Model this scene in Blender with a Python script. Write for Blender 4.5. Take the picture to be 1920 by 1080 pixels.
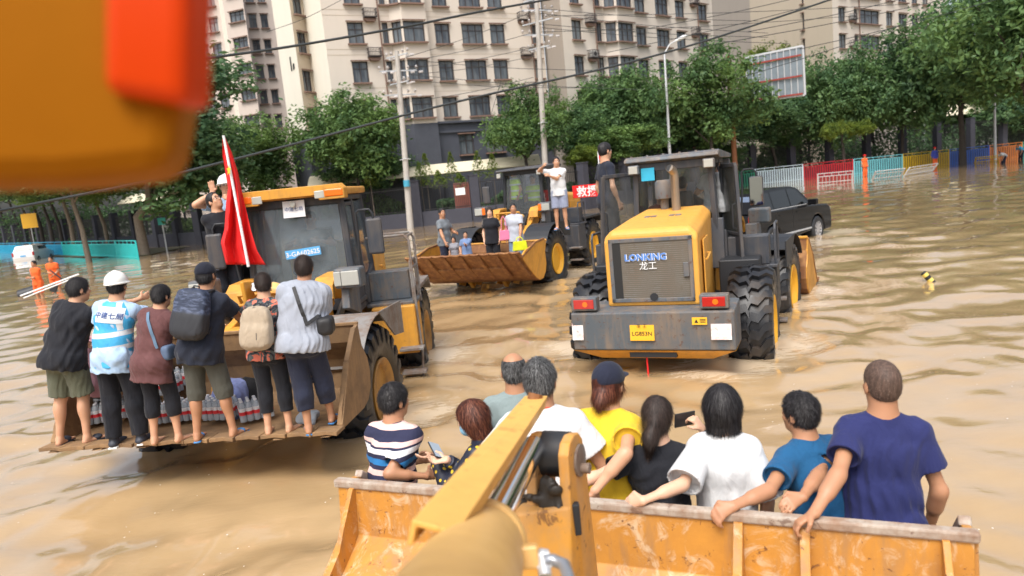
import bpy, bmesh, math, random
import numpy as np
from mathutils import Vector, Matrix, Euler, Quaternion
from mathutils.bvhtree import BVHTree
for o in list(bpy.data.objects): bpy.data.objects.remove(o)
R_ = math.radians
rng = np.random.default_rng(7); random.seed(7)
SC = bpy.context.scene; COL = SC.collection

# ------------------------------------------------ camera, sky, sun, exposure
CAM_H = 2.6; FPX = 1350.0; PITCH = R_(8.4); ROLL = R_(5.67)
_F = np.array([0, math.cos(PITCH), -math.sin(PITCH)]); _R0 = np.array([1., 0, 0]); _U0 = np.array([0, math.sin(PITCH), math.cos(PITCH)])
_R = math.cos(ROLL)*_R0 - math.sin(ROLL)*_U0; _U = math.sin(ROLL)*_R0 + math.cos(ROLL)*_U0
_C = np.array([0, 0, CAM_H])
cd = bpy.data.cameras.new('camera'); cam = bpy.data.objects.new('camera', cd); COL.objects.link(cam)
cd.sensor_width = 36; cd.lens = 36*FPX/1920; cd.clip_start = 0.05; cd.clip_end = 2000
cam.matrix_world = Matrix(((_R[0], _U[0], -_F[0], 0), (_R[1], _U[1], -_F[1], 0), (_R[2], _U[2], -_F[2], CAM_H), (0, 0, 0, 1)))
cd.dof.use_dof = True; cd.dof.focus_distance = 6.0; cd.dof.aperture_fstop = cd.lens/1000/0.0110
SC.camera = cam
w = bpy.data.worlds.new('World'); SC.world = w; w.use_nodes = True
nt = w.node_tree; nt.nodes.clear()
sky = nt.nodes.new('ShaderNodeTexSky'); sky.sky_type = 'NISHITA'; sky.sun_disc = False
SUN_EL = R_(58); SUN_AZ = R_(200)
sky.sun_elevation = SUN_EL; sky.sun_rotation = SUN_AZ; sky.air_density = 1.0; sky.dust_density = 6.0; sky.ozone_density = 1.0
hs = nt.nodes.new('ShaderNodeHueSaturation'); hs.inputs['Saturation'].default_value = 0.50
bg = nt.nodes.new('ShaderNodeBackground'); bg.inputs[1].default_value = 0.15
ou = nt.nodes.new('ShaderNodeOutputWorld')
nt.links.new(sky.outputs[0], hs.inputs['Color']); nt.links.new(hs.outputs[0], bg.inputs[0]); nt.links.new(bg.outputs[0], ou.inputs[0])
sl = bpy.data.lights.new('sun', 'SUN'); sl.energy = 1.25; sl.angle = R_(28); sl.color = (1, .975, .93)
so = bpy.data.objects.new('sun', sl); COL.objects.link(so)
_sd = Vector((math.sin(SUN_AZ)*math.cos(SUN_EL), math.cos(SUN_AZ)*math.cos(SUN_EL), math.sin(SUN_EL)))
so.rotation_euler = _sd.to_track_quat('Z', 'Y').to_euler()
SC.view_settings.view_transform = 'Standard'; SC.view_settings.look = 'None'
SC.view_settings.exposure = 0.74; SC.view_settings.gamma = 1
SC.render.engine = 'CYCLES'

def ray(x, y): return _F + _R*(x-960)/FPX + _U*(540-y)/FPX
def at(x, y, Y):
    d = ray(x, y); return Vector(_C + d*Y/d[1])
def atz(x, y, z=0.0):
    d = ray(x, y); return Vector(_C + d*(z-CAM_H)/d[2])

# ------------------------------------------------ object helpers
def tag(o, label=None, cat=None, group=None, kind=None):
    if label: o['label'] = label
    if cat: o['category'] = cat
    if group: o['group'] = group
    if kind: o['kind'] = kind
    return o
def link(o, parent=None):
    COL.objects.link(o)
    if parent is not None: o.parent = parent
    return o
def empty(name, loc=(0, 0, 0), rz=0, parent=None, rot=None):
    o = bpy.data.objects.new(name, None); o.empty_display_size = .1
    o.location = loc; o.rotation_euler = rot if rot else (0, 0, rz)
    return link(o, parent)
def copy_tree(o, parent=None):
    c = o.copy(); COL.objects.link(c); c.parent = parent
    for ch in [x for x in KIDS.get(o.name, [])]: copy_tree(ch, c)
    return c
KIDS = {}
def mesh_obj(name, me, parent=None, loc=None, rot=None, scale=None, bevel=0, smooth=False):
    o = bpy.data.objects.new(name, me)
    if loc is not None: o.location = loc
    if rot is not None: o.rotation_euler = rot
    if scale is not None: o.scale = scale
    link(o, parent)
    if parent is not None: KIDS.setdefault(parent.name, []).append(o)
    if bevel:
        b = o.modifiers.new('bevel', 'BEVEL'); b.width = bevel; b.segments = 2; b.limit_method = 'ANGLE'; b.angle_limit = R_(35)
    return o
class MB:
    """collects shapes into one mesh"""
    def __init__(s): s.v = []; s.f = []; s.m = []; s.n = 0; s.mi = 0
    def addv(s, V, Fs):
        V = [tuple(x) for x in V]; s.v += V; s.f += [tuple(i+s.n for i in f) for f in Fs]; s.m += [s.mi]*len(Fs); s.n += len(V); return s
    def box(s, c, d, rot=None, taper=1.0):
        hx, hy, hz = d[0]/2, d[1]/2, d[2]/2
        V = [Vector((sx*hx*(taper if sz > 0 else 1), sy*hy*(taper if sz > 0 else 1), sz*hz)) for sz in (-1, 1) for sy in (-1, 1) for sx in (-1, 1)]
        if rot is not None:
            M = Euler(rot).to_matrix() if not isinstance(rot, Matrix) else rot
            V = [M @ v for v in V]
        c = Vector(c); V = [v+c for v in V]
        return s.addv(V, [(0, 2, 3, 1), (4, 5, 7, 6), (0, 1, 5, 4), (2, 6, 7, 3), (0, 4, 6, 2), (1, 3, 7, 5)])
    def bar(s, a, b, w, h=None, up=(0, 0, 1)):
        a, b = Vector(a), Vector(b); h = h or w; z = (b-a); L = z.length
        if L < 1e-6: return s
        z /= L; x = z.cross(Vector(up))
        if x.length < 1e-3: x = z.cross(Vector((1, 0, 0)))
        x.normalize(); y = x.cross(z)
        M = Matrix((x, y, z)).transposed()
        return s.box((a+b)/2, (w, h, L), M)
    def tube(s, pts, r, n=8, cap=True):
        pts = [Vector(p) for p in pts]; rs = r if isinstance(r, (list, tuple)) else [r]*len(pts)
        V = []; T = []
        for i, p in enumerate(pts):
            t = (pts[min(i+1, len(pts)-1)]-pts[max(i-1, 0)]); t = t.normalized() if t.length > 1e-9 else Vector((0, 0, 1)); T.append(t)
        u = T[0].orthogonal().normalized()
        for i, p in enumerate(pts):
            u = (u - T[i]*u.dot(T[i])).normalized(); v = T[i].cross(u)
            for k in range(n):
                a = 2*math.pi*k/n; V.append(p+(u*math.cos(a)+v*math.sin(a))*rs[i])
        Fs = [(i*n+k, i*n+(k+1) % n, (i+1)*n+(k+1) % n, (i+1)*n+k) for i in range(len(pts)-1) for k in range(n)]
        if cap: Fs += [tuple(range(n-1, -1, -1)), tuple((len(pts)-1)*n+k for k in range(n))]
        return s.addv(V, Fs)
    def lathe(s, prof, c=(0, 0, 0), axis='x', n=32, rot=None):
        """prof: list of (along, radius)"""
        V = []
        for (a, r) in prof:
            for k in range(n):
                t = 2*math.pi*k/n; p = (a, r*math.cos(t), r*math.sin(t))
                if axis == 'z': p = (p[1], p[2], p[0])
                if axis == 'y': p = (p[2], p[0], p[1])
                V.append(Vector(p))
        if rot is not None: V = [rot @ v for v in V]
        c = Vector(c); V = [v+c for v in V]
        m = len(prof); Fs = [(i*n+k, i*n+(k+1) % n, (i+1)*n+(k+1) % n, (i+1)*n+k) for i in range(m-1) for k in range(n)]
        Fs += [tuple(range(n-1, -1, -1)), tuple((m-1)*n+k for k in range(n))]
        return s.addv(V, Fs)
    def prism(s, poly, x0, x1, axis='x'):
        """polygon in (y,z) extruded along x (or (x,z) along y, (x,y) along z)"""
        n = len(poly); f = {'x': lambda p, t: (t, p[0], p[1]), 'y': lambda p, t: (p[0], t, p[1]), 'z': lambda p, t: (p[0], p[1], t)}[axis]
        V = [f(p, x0) for p in poly]+[f(p, x1) for p in poly]
        Fs = [(i, (i+1) % n, n+(i+1) % n, n+i) for i in range(n)]+[tuple(range(n-1, -1, -1)), tuple(range(n, 2*n))]
        return s.addv(V, Fs)
    def shell(s, prof, x0, x1, th):
        """open sheet along a (y,z) profile, extruded in x, with thickness th"""
        P = [Vector((0, a, b)) for a, b in prof]; N = []
        for i in range(len(P)):
            t = (P[min(i+1, len(P)-1)]-P[max(i-1, 0)]).normalized(); N.append(Vector((0, -t.z, t.y)))
        poly = [(p.y, p.z) for p in P]+[(p.y+q.y*th, p.z+q.z*th) for p, q in reversed(list(zip(P, N)))]
        n = len(P); V = []; m = 2*n
        V = [(x0, a, b) for a, b in poly]+[(x1, a, b) for a, b in poly]
        Fs = [(i, (i+1) % m, m+(i+1) % m, m+i) for i in range(m)]
        for i in range(n-1):
            Fs.append((i+1, i, m-1-i, m-2-i)); Fs.append((m+i, m+i+1, 2*m-2-i, 2*m-1-i))
        return s.addv(V, Fs)
    def mesh(s, name, mats, smooth=False, fix=True):
        me = bpy.data.meshes.new(name); me.from_pydata(s.v, [], s.f)
        for m in (mats if isinstance(mats, (list, tuple)) else [mats]): me.materials.append(m)
        if any(s.m): me.polygons.foreach_set('material_index', s.m)
        if fix:
            bm = bmesh.new(); bm.from_mesh(me); bmesh.ops.recalc_face_normals(bm, faces=bm.faces); bm.to_mesh(me); bm.free()
        if smooth:
            me.polygons.foreach_set('use_smooth', [True]*len(me.polygons))
            try: me.set_sharp_from_angle(angle=R_(40))
            except Exception: pass
        me.update(); return me
    def build(s, name, mats, parent=None, smooth=False, bevel=0, loc=None, rot=None, fix=True):
        return mesh_obj(name, s.mesh(name, mats, smooth, fix), parent, loc, rot, None, bevel)

# ------------------------------------------------ materials
def newmat(name):
    m = bpy.data.materials.new(name); m.use_nodes = True; nt = m.node_tree; nt.nodes.clear()
    o = nt.nodes.new('ShaderNodeOutputMaterial'); b = nt.nodes.new('ShaderNodeBsdfPrincipled'); nt.links.new(b.outputs[0], o.inputs[0])
    return m, nt, b
def N(nt, t, **kw):
    n = nt.nodes.new('ShaderNode'+t)
    for k, v in kw.items():
        if k.startswith('i_'):
            key = k[2:]; key = int(key) if key.isdigit() else key.replace('_', ' ')
            n.inputs[key].default_value = v
        else: setattr(n, k, v)
    return n
def L(nt, a, b): nt.links.new(a, b)
def mapping(nt, scale=(1, 1, 1), coord='Object', rot=(0, 0, 0)):
    tc = N(nt, 'TexCoord'); mp = N(nt, 'Mapping'); mp.inputs['Scale'].default_value = scale; mp.inputs['Rotation'].default_value = rot
    L(nt, tc.outputs[coord], mp.inputs[0]); return mp.outputs[0]
def noise(nt, vec, scale, detail=4, rough=.55, dist=0):
    n = N(nt, 'TexNoise'); n.inputs['Scale'].default_value = scale; n.inputs['Detail'].default_value = detail
    n.inputs['Roughness'].default_value = rough; n.inputs['Distortion'].default_value = dist; L(nt, vec, n.inputs['Vector']); return n.outputs[0]
def ramp(nt, fac, stops, interp='LINEAR'):
    r = N(nt, 'ValToRGB'); cr = r.color_ramp; cr.interpolation = interp
    while len(cr.elements) > 1: cr.elements.remove(cr.elements[-1])
    for i, (p, c) in enumerate(stops):
        e = cr.elements[0] if i == 0 else cr.elements.new(p)
        e.position = p; e.color = (c[0], c[1], c[2], 1) if isinstance(c, (tuple, list)) else (c, c, c, 1)
    L(nt, fac, r.inputs[0]); return r.outputs[0]
def mix(nt, fac, a, b, mode='MIX'):
    m = N(nt, 'Mix', data_type='RGBA', blend_type=mode)
    if hasattr(fac, 'links'): L(nt, fac, m.inputs[0])
    else: m.inputs[0].default_value = fac
    for i, v in ((6, a), (7, b)):
        if hasattr(v, 'links'): L(nt, v, m.inputs[i])
        else: m.inputs[i].default_value = (v[0], v[1], v[2], 1)
    return m.outputs[2]
def math_(nt, op, a, b=0.0):
    m = N(nt, 'Math', operation=op)
    for i, v in ((0, a), (1, b)):
        if hasattr(v, 'links'): L(nt, v, m.inputs[i])
        else: m.inputs[i].default_value = v
    return m.outputs[0]
def bump(nt, b, h, strength=.3, dist=.01):
    n = N(nt, 'Bump'); n.inputs['Strength'].default_value = strength; n.inputs['Distance'].default_value = dist
    L(nt, h, n.inputs['Height']); L(nt, n.outputs[0], b.inputs['Normal'])
def setc(nt, b, c):
    if hasattr(c, 'links'): L(nt, c, b.inputs['Base Color'])
    else: b.inputs['Base Color'].default_value = (c[0], c[1], c[2], 1)
def simple(name, c, rough=.5, metal=0, var=.12, scale=6, bmp=0, spec=.5, coat=0):
    m, nt, b = newmat(name); v = mapping(nt)
    n = noise(nt, v, scale, 5)
    setc(nt, b, mix(nt, n, [x*(1-var) for x in c], [min(1, x*(1+var)) for x in c]))
    b.inputs['Roughness'].default_value = rough; b.inputs['Metallic'].default_value = metal
    b.inputs['Specular IOR Level'].default_value = spec; b.inputs['Coat Weight'].default_value = coat
    if bmp: bump(nt, b, noise(nt, v, scale*6, 4), bmp)
    return m
def paint(name, c, dirt=(.16, .09, .04), amt=.5, rust=0.25, rough=.38, scale=2.2, streak=True):
    """machine paint with mud film, rust chips, vertical streaks"""
    m, nt, b = newmat(name); v = mapping(nt); vs = mapping(nt, (6, 6, .6))
    n1 = noise(nt, v, scale, 8, .65); n2 = noise(nt, vs, 1.6, 6, .6); n3 = noise(nt, v, 14, 8, .7, .5)
    base = mix(nt, noise(nt, v, .8, 3), [x*.86 for x in c], [min(1, x*1.08) for x in c])
    f1 = ramp(nt, n1, [(.43, 0), (.68, amt)]); f2 = ramp(nt, n2, [(.47, 0), (.66, amt*.8)])
    c1 = mix(nt, f1, base, dirt)
    if streak: c1 = mix(nt, f2, c1, [x*1.3 for x in dirt])
    f3 = ramp(nt, n3, [(.585, 0), (.62, rust)])
    c2 = mix(nt, f3, c1, (.10, .035, .015))
    setc(nt, b, c2)
    L(nt, ramp(nt, n1, [(.35, rough), (.75, min(.85, rough+.35))]), b.inputs['Roughness'])
    bump(nt, b, n3, .15, .004)
    return m
def fabric(name, c, var=.22, rough=.88, bs=.25, wr=1.0):
    m, nt, b = newmat(name); v = mapping(nt)
    n = noise(nt, v, 5, 4)
    setc(nt, b, mix(nt, n, [x*(1-var) for x in c], [min(1, x*(1+var)) for x in c]))
    b.inputs['Roughness'].default_value = rough; b.inputs['Specular IOR Level'].default_value = .25
    try: b.inputs['Sheen Weight'].default_value = .08
    except Exception: pass
    fold = noise(nt, mapping(nt, (7, 7, 3.2), rot=(.5, .3, 0)), 1.7*wr, 3, .5, 1.2)
    weave = noise(nt, v, 240, 2)
    h = math_(nt, 'ADD', math_(nt, 'MULTIPLY', fold, 1.0), math_(nt, 'MULTIPLY', weave, .04))
    bump(nt, b, h, bs*1.8, .03)
    return m
# ------------------------------------------------ implicit-surface modeller (surface nets)
class SDF:
    def __init__(s, lo, hi, h):
        s.h = h; s.lo = np.array(lo, float); n = np.ceil((np.array(hi)-s.lo)/h).astype(int)+1; s.n = n
        s.f = np.full(n, .2, np.float32); s.ax = [(s.lo[i]+h*np.arange(n[i])).astype(np.float32) for i in range(3)]
    def _sl(s, lo, hi):
        a = np.clip(np.floor((np.array(lo)-s.lo)/s.h).astype(int), 0, s.n); b = np.clip(np.ceil((np.array(hi)-s.lo)/s.h).astype(int)+1, 0, s.n)
        if np.any(b <= a): return None, None
        sl = tuple(slice(a[i], b[i]) for i in range(3))
        return sl, (s.ax[0][sl[0]][:, None, None], s.ax[1][sl[1]][None, :, None], s.ax[2][sl[2]][None, None, :])
    def _comb(s, sl, d, k, op):
        a = s.f[sl]
        if op == 'add':
            if k > 0:
                hh = np.maximum(k-np.abs(a-d), 0)/k; s.f[sl] = np.minimum(a, d)-hh*hh*k*.25
            else: s.f[sl] = np.minimum(a, d)
        else:
            d = -d
            if k > 0:
                hh = np.maximum(k-np.abs(a-d), 0)/k; s.f[sl] = np.maximum(a, d)+hh*hh*k*.25
            else: s.f[sl] = np.maximum(a, d)
    def tube(s, a, b, ra, rb, k=.02, u=(1, 0, 0), cap=None, op='add'):
        a = np.array(a, float); b = np.array(b, float)
        ra = (ra, ra) if np.isscalar(ra) else ra; rb = (rb, rb) if np.isscalar(rb) else rb
        w = b-a; Ln = np.linalg.norm(w)+1e-9; w /= Ln; u = np.array(u, float); u = u-w*u.dot(w)
        if np.linalg.norm(u) < 1e-3: u = np.array([0, 1., 0])-w*w[1]
        u /= np.linalg.norm(u); v = np.cross(w, u); m = max(*ra, *rb)+k+s.h*2
        sl, P = s._sl(np.minimum(a, b)-m, np.maximum(a, b)+m)
        if sl is None: return s
        X, Y, Z = P[0]-a[0], P[1]-a[1], P[2]-a[2]
        tw = X*w[0]+Y*w[1]+Z*w[2]; t = np.clip(tw/Ln, 0, 1); qw = tw-t*Ln
        qu = X*u[0]+Y*u[1]+Z*u[2]; qv = X*v[0]+Y*v[1]+Z*v[2]
        ru = ra[0]+(rb[0]-ra[0])*t; rv = ra[1]+(rb[1]-ra[1])*t; rm = np.minimum(ru, rv)
        if cap is None:
            d = (np.sqrt((qu/ru)**2+(qv/rv)**2+(qw/rm)**2)-1)*rm
        else:
            d = (np.sqrt((qu/ru)**2+(qv/rv)**2)-1)*rm; c0, c1 = cap
            if c0: d = np.maximum(d, -tw)
            else: d = np.where(tw < 0, (np.sqrt((qu/ru)**2+(qv/rv)**2+(qw/rm)**2)-1)*rm, d)
            if c1: d = np.maximum(d, tw-Ln)
            else: d = np.where(tw > Ln, (np.sqrt((qu/ru)**2+(qv/rv)**2+(qw/rm)**2)-1)*rm, d)
        s._comb(sl, d.astype(np.float32), k, op); return s
    def ell(s, c, r, M=None, k=.02, op='add', p=2):
        c = np.array(c, float); r = np.array(r, float); m = r.max()+k+s.h*2
        sl, P = s._sl(c-m, c+m)
        if sl is None: return s
        X, Y, Z = P[0]-c[0], P[1]-c[1], P[2]-c[2]
        if M is None: A, B, C = X, Y, Z
        else: A = X*M[0][0]+Y*M[0][1]+Z*M[0][2]; B = X*M[1][0]+Y*M[1][1]+Z*M[1][2]; C = X*M[2][0]+Y*M[2][1]+Z*M[2][2]
        if p == 2: d = (np.sqrt((A/r[0])**2+(B/r[1])**2+(C/r[2])**2)-1)*r.min()
        else: d = ((np.abs(A/r[0])**p+np.abs(B/r[1])**p+np.abs(C/r[2])**p)**(1/p)-1)*r.min()
        s._comb(sl, d.astype(np.float32), k, op); return s
    def plane(s, p, n, k=0):
        """remove everything on the side n points to"""
        n = np.array(n, float); n /= np.linalg.norm(n); p = np.array(p, float)
        d = (s.ax[0][:, None, None]-p[0])*n[0]+(s.ax[1][None, :, None]-p[1])*n[1]+(s.ax[2][None, None, :]-p[2])*n[2]
        s._comb(tuple(slice(0, q) for q in s.n), (-d).astype(np.float32), k, 'cut'); return s
    def displace(s, fn, band=.04):
        I = np.nonzero(np.abs(s.f) < band); X = s.ax[0][I[0]]; Y = s.ax[1][I[1]]; Z = s.ax[2][I[2]]
        s.f[I] += fn(X, Y, Z).astype(np.float32); return s
    def mesh(s, smooth=1):
        f = s.f; f[0] = f[-1] = .2; f[:, 0] = f[:, -1] = .2; f[:, :, 0] = f[:, :, -1] = .2
        g = f < 0; n = s.n; c = np.zeros(n-1, np.int8)
        for i in (0, 1):
            for j in (0, 1):
                for k in (0, 1): c += g[i:n[0]-1+i, j:n[1]-1+j, k:n[2]-1+k]
        act = np.argwhere((c > 0) & (c < 8)); idx = np.full(n-1, -1, np.int32); idx[tuple(act.T)] = np.arange(len(act))
        S = np.zeros((len(act), 3)); C = np.zeros(len(act))
        cor = [(i, j, k) for i in (0, 1) for j in (0, 1) for k in (0, 1)]
        val = {q: f[act[:, 0]+q[0], act[:, 1]+q[1], act[:, 2]+q[2]] for q in cor}
        for q in cor:
            for a in range(3):
                if q[a] == 0:
                    q2 = list(q); q2[a] = 1; q2 = tuple(q2); v0, v1 = val[q], val[q2]; m = (v0 < 0) != (v1 < 0)
                    t = np.where(m, v0/np.where(v0 == v1, 1, v0-v1), 0); P = np.tile(np.array(q, float), (len(act), 1)); P[:, a] = t
                    S[m] += P[m]; C[m] += 1
        V = s.lo+(act+S/C[:, None])*s.h; Q = []
        for a in range(3):
            b_, c_ = (a+1) % 3, (a+2) % 3
            sl0 = [slice(None)]*3; sl1 = [slice(None)]*3; sl0[a] = slice(0, n[a]-1); sl1[a] = slice(1, n[a])
            g0, g1 = g[tuple(sl0)], g[tuple(sl1)]; E = np.argwhere(g0 != g1)
            E = E[(E[:, b_] > 0) & (E[:, c_] > 0) & (E[:, b_] < n[b_]-1) & (E[:, c_] < n[c_]-1)]
            def ii(db, dc):
                e = E.copy(); e[:, b_] += db; e[:, c_] += dc; return idx[tuple(e.T)]
            q = np.stack([ii(-1, -1), ii(0, -1), ii(0, 0), ii(-1, 0)], 1)
            fl = g0[tuple(E.T)]; q[~fl] = q[~fl][:, ::-1]; Q.append(q)
        Q = np.concatenate(Q)
        for _ in range(smooth):
            A = np.zeros_like(V); D = np.zeros(len(V))
            for i in range(4):
                a, b2 = Q[:, i], Q[:, (i+1) % 4]
                for cc in range(3): A[:, cc] += np.bincount(a, V[b2, cc], len(V))+np.bincount(b2, V[a, cc], len(V))
                D += np.bincount(a, minlength=len(V))+np.bincount(b2, minlength=len(V))
            V = V*.45+(A/np.maximum(D, 1)[:, None])*.55
        return V, Q
def np_mesh(name, V, Q, mats, smooth=True):
    me = bpy.data.meshes.new(name); k = Q.shape[1]
    me.vertices.add(len(V)); me.vertices.foreach_set('co', np.ascontiguousarray(V, np.float32).ravel())
    me.loops.add(Q.size); me.loops.foreach_set('vertex_index', np.ascontiguousarray(Q, np.int32).ravel())
    me.polygons.add(len(Q)); me.polygons.foreach_set('loop_start', np.arange(0, Q.size, k, dtype=np.int32))
    try: me.polygons.foreach_set('loop_total', np.full(len(Q), k, np.int32))
    except Exception: pass
    if smooth: me.polygons.foreach_set('use_smooth', np.ones(len(Q), bool))
    for m in (mats if isinstance(mats, (list, tuple)) else [mats]): me.materials.append(m)
    me.update(calc_edges=True); me.validate(); return me
def smin_rot(axis, ang): return np.array(Matrix.Rotation(ang, 3, axis))
def nrm(v):
    v = np.array(v, float); return v/(np.linalg.norm(v)+1e-9)
def ik(a, b, l1, l2, hint):
    a, b = np.array(a, float), np.array(b, float); d = b-a; D = np.linalg.norm(d)
    if D > (l1+l2)*.998: b = a+d/D*(l1+l2)*.998; D = (l1+l2)*.998
    w = nrm(b-a); x = (l1*l1-l2*l2+D*D)/(2*D); y = math.sqrt(max(l1*l1-x*x, 0)); h = np.array(hint, float); h = h-w*h.dot(w); h = nrm(h)
    return a+w*x+h*y, b
def folds(amp, seed, zs=1.0):
    r = np.random.default_rng(seed); W = r.normal(size=(5, 3))*np.array([20, 20, 15*zs]); ph = r.uniform(0, 6.28, 5)
    def fn(X, Y, Z):
        wx = .02*np.sin(Y*17+Z*13+ph[0]); wz = .025*np.sin(X*15+Y*9+ph[1]); o = 0
        for i in range(5): o = o+np.abs(np.sin((W[i, 0]*(X+wx)+W[i, 1]*Y+W[i, 2]*(Z+wz))+ph[i]))**1.6*(.8**i)
        return (o/2.4-.95)*amp
    return fn

# ------------------------------------------------ materials for people
def skin_mat(name, c):
    m, nt, b = newmat(name); v = mapping(nt)
    n = noise(nt, v, 9, 5); n2 = noise(nt, v, 90, 3)
    setc(nt, b, mix(nt, n, [c[0]*.9, c[1]*.82, c[2]*.8], [c[0]*1.05, c[1]*1.04, c[2]*1.02]))
    b.inputs['Roughness'].default_value = .5; b.inputs['Subsurface Weight'].default_value = .12
    b.inputs['Subsurface Radius'].default_value = (.6, .25, .12); b.inputs['Subsurface Scale'].default_value = .015
    bump(nt, b, n2, .12, .002); return m
SK = {'a': skin_mat('skin', (.56, .32, .20)), 'b': skin_mat('skin_tan', (.44, .23, .13)), 'c': skin_mat('skin_pale', (.66, .42, .29))}
def hair_mat(name, c, c2=None, rough=.55):
    m, nt, b = newmat(name); v = mapping(nt, (60, 60, 9))
    n = noise(nt, v, 1.5, 3); c2 = c2 or [x*2.6 for x in c]
    setc(nt, b, mix(nt, ramp(nt, n, [(.4, 0), (.7, 1)]), c, c2)); b.inputs['Roughness'].default_value = rough; b.inputs['Specular IOR Level'].default_value = .3
    bump(nt, b, n, .5, .006); return m
HM = {'black': hair_mat('hair_black', (.010, .009, .010)), 'brown': hair_mat('hair_redbrown', (.035, .010, .006), (.10, .028, .016)),
      'grey': hair_mat('hair_greying', (.018, .018, .019), (.11, .11, .11), .55), 'dark': hair_mat('hair_darkbrown', (.018, .012, .010)),
      'buzz': hair_mat('hair_stubble', (.07, .045, .035), (.13, .08, .06), .6)}
HML = {k: hair_mat('hair_light_'+k, c_, [x*1.6 for x in c_], .4) for k, c_ in (('black', (.030, .028, .029)), ('brown', (.16, .055, .03)), ('grey', (.15, .15, .15)), ('dark', (.045, .030, .024)), ('buzz', (.16, .11, .08)))}
M_EYE = simple('eye_white', (.75, .72, .68), .25, var=.02); M_IRIS = simple('iris', (.02, .012, .01), .2, var=.02); M_LIP = simple('lip', (.42, .16, .13), .45, var=.05)
M_SHOE = simple('shoe_dark', (.03, .035, .05), .6); M_SOLE = simple('sole_white', (.7, .7, .68), .6)
M_BLUE_SLIP = simple('slipper_blue', (.05, .20, .45), .5)
MATC = {}
def fab(name, c, **k):
    if name not in MATC: MATC[name] = fabric(name, c, **k)
    return MATC[name]

def strands(V, Q, o, crown, hu, length, count, width, lift, seed, rnd=.22):
    r = np.random.default_rng(seed); P = V[Q]; A = np.linalg.norm(np.cross(P[:, 1]-P[:, 0], P[:, 3]-P[:, 0]), axis=1)
    nr = np.cross(P[:, 2]-P[:, 0], P[:, 3]-P[:, 1]); nr /= np.linalg.norm(nr, axis=1)[:, None]+1e-9
    i = r.choice(len(Q), count, p=A/A.sum()); p = P[i].mean(1)+r.normal(size=(count, 3))*.002; n = nr[i]
    g = p-crown; g = g-n*np.sum(g*n, 1)[:, None]; g /= np.linalg.norm(g, axis=1)[:, None]+1e-6
    g = g+r.normal(size=g.shape)*rnd; g = g-hu*.25; g /= np.linalg.norm(g, axis=1)[:, None]
    ln = (length*r.uniform(.5, 1.1, count))[:, None]; s = np.cross(g, n); s /= np.linalg.norm(s, axis=1)[:, None]+1e-6
    lf = lift*r.uniform(.2, 1, count)[:, None]
    a = p-n*.001; b = p+g*ln*.5+n*lf*.8; c = p+g*ln+n*lf*.7-hu*ln*.1; wd = width*.5
    VV = np.concatenate([a-s*wd, a+s*wd, b+s*wd*.8, b-s*wd*.8, c+s*wd*.15, c-s*wd*.15]); k = np.arange(count)
    F1 = np.stack([k, k+count, k+2*count, k+3*count], 1); F2 = np.stack([k+3*count, k+2*count, k+4*count, k+5*count], 1)
    return VV, np.concatenate([F1, F2])

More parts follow.
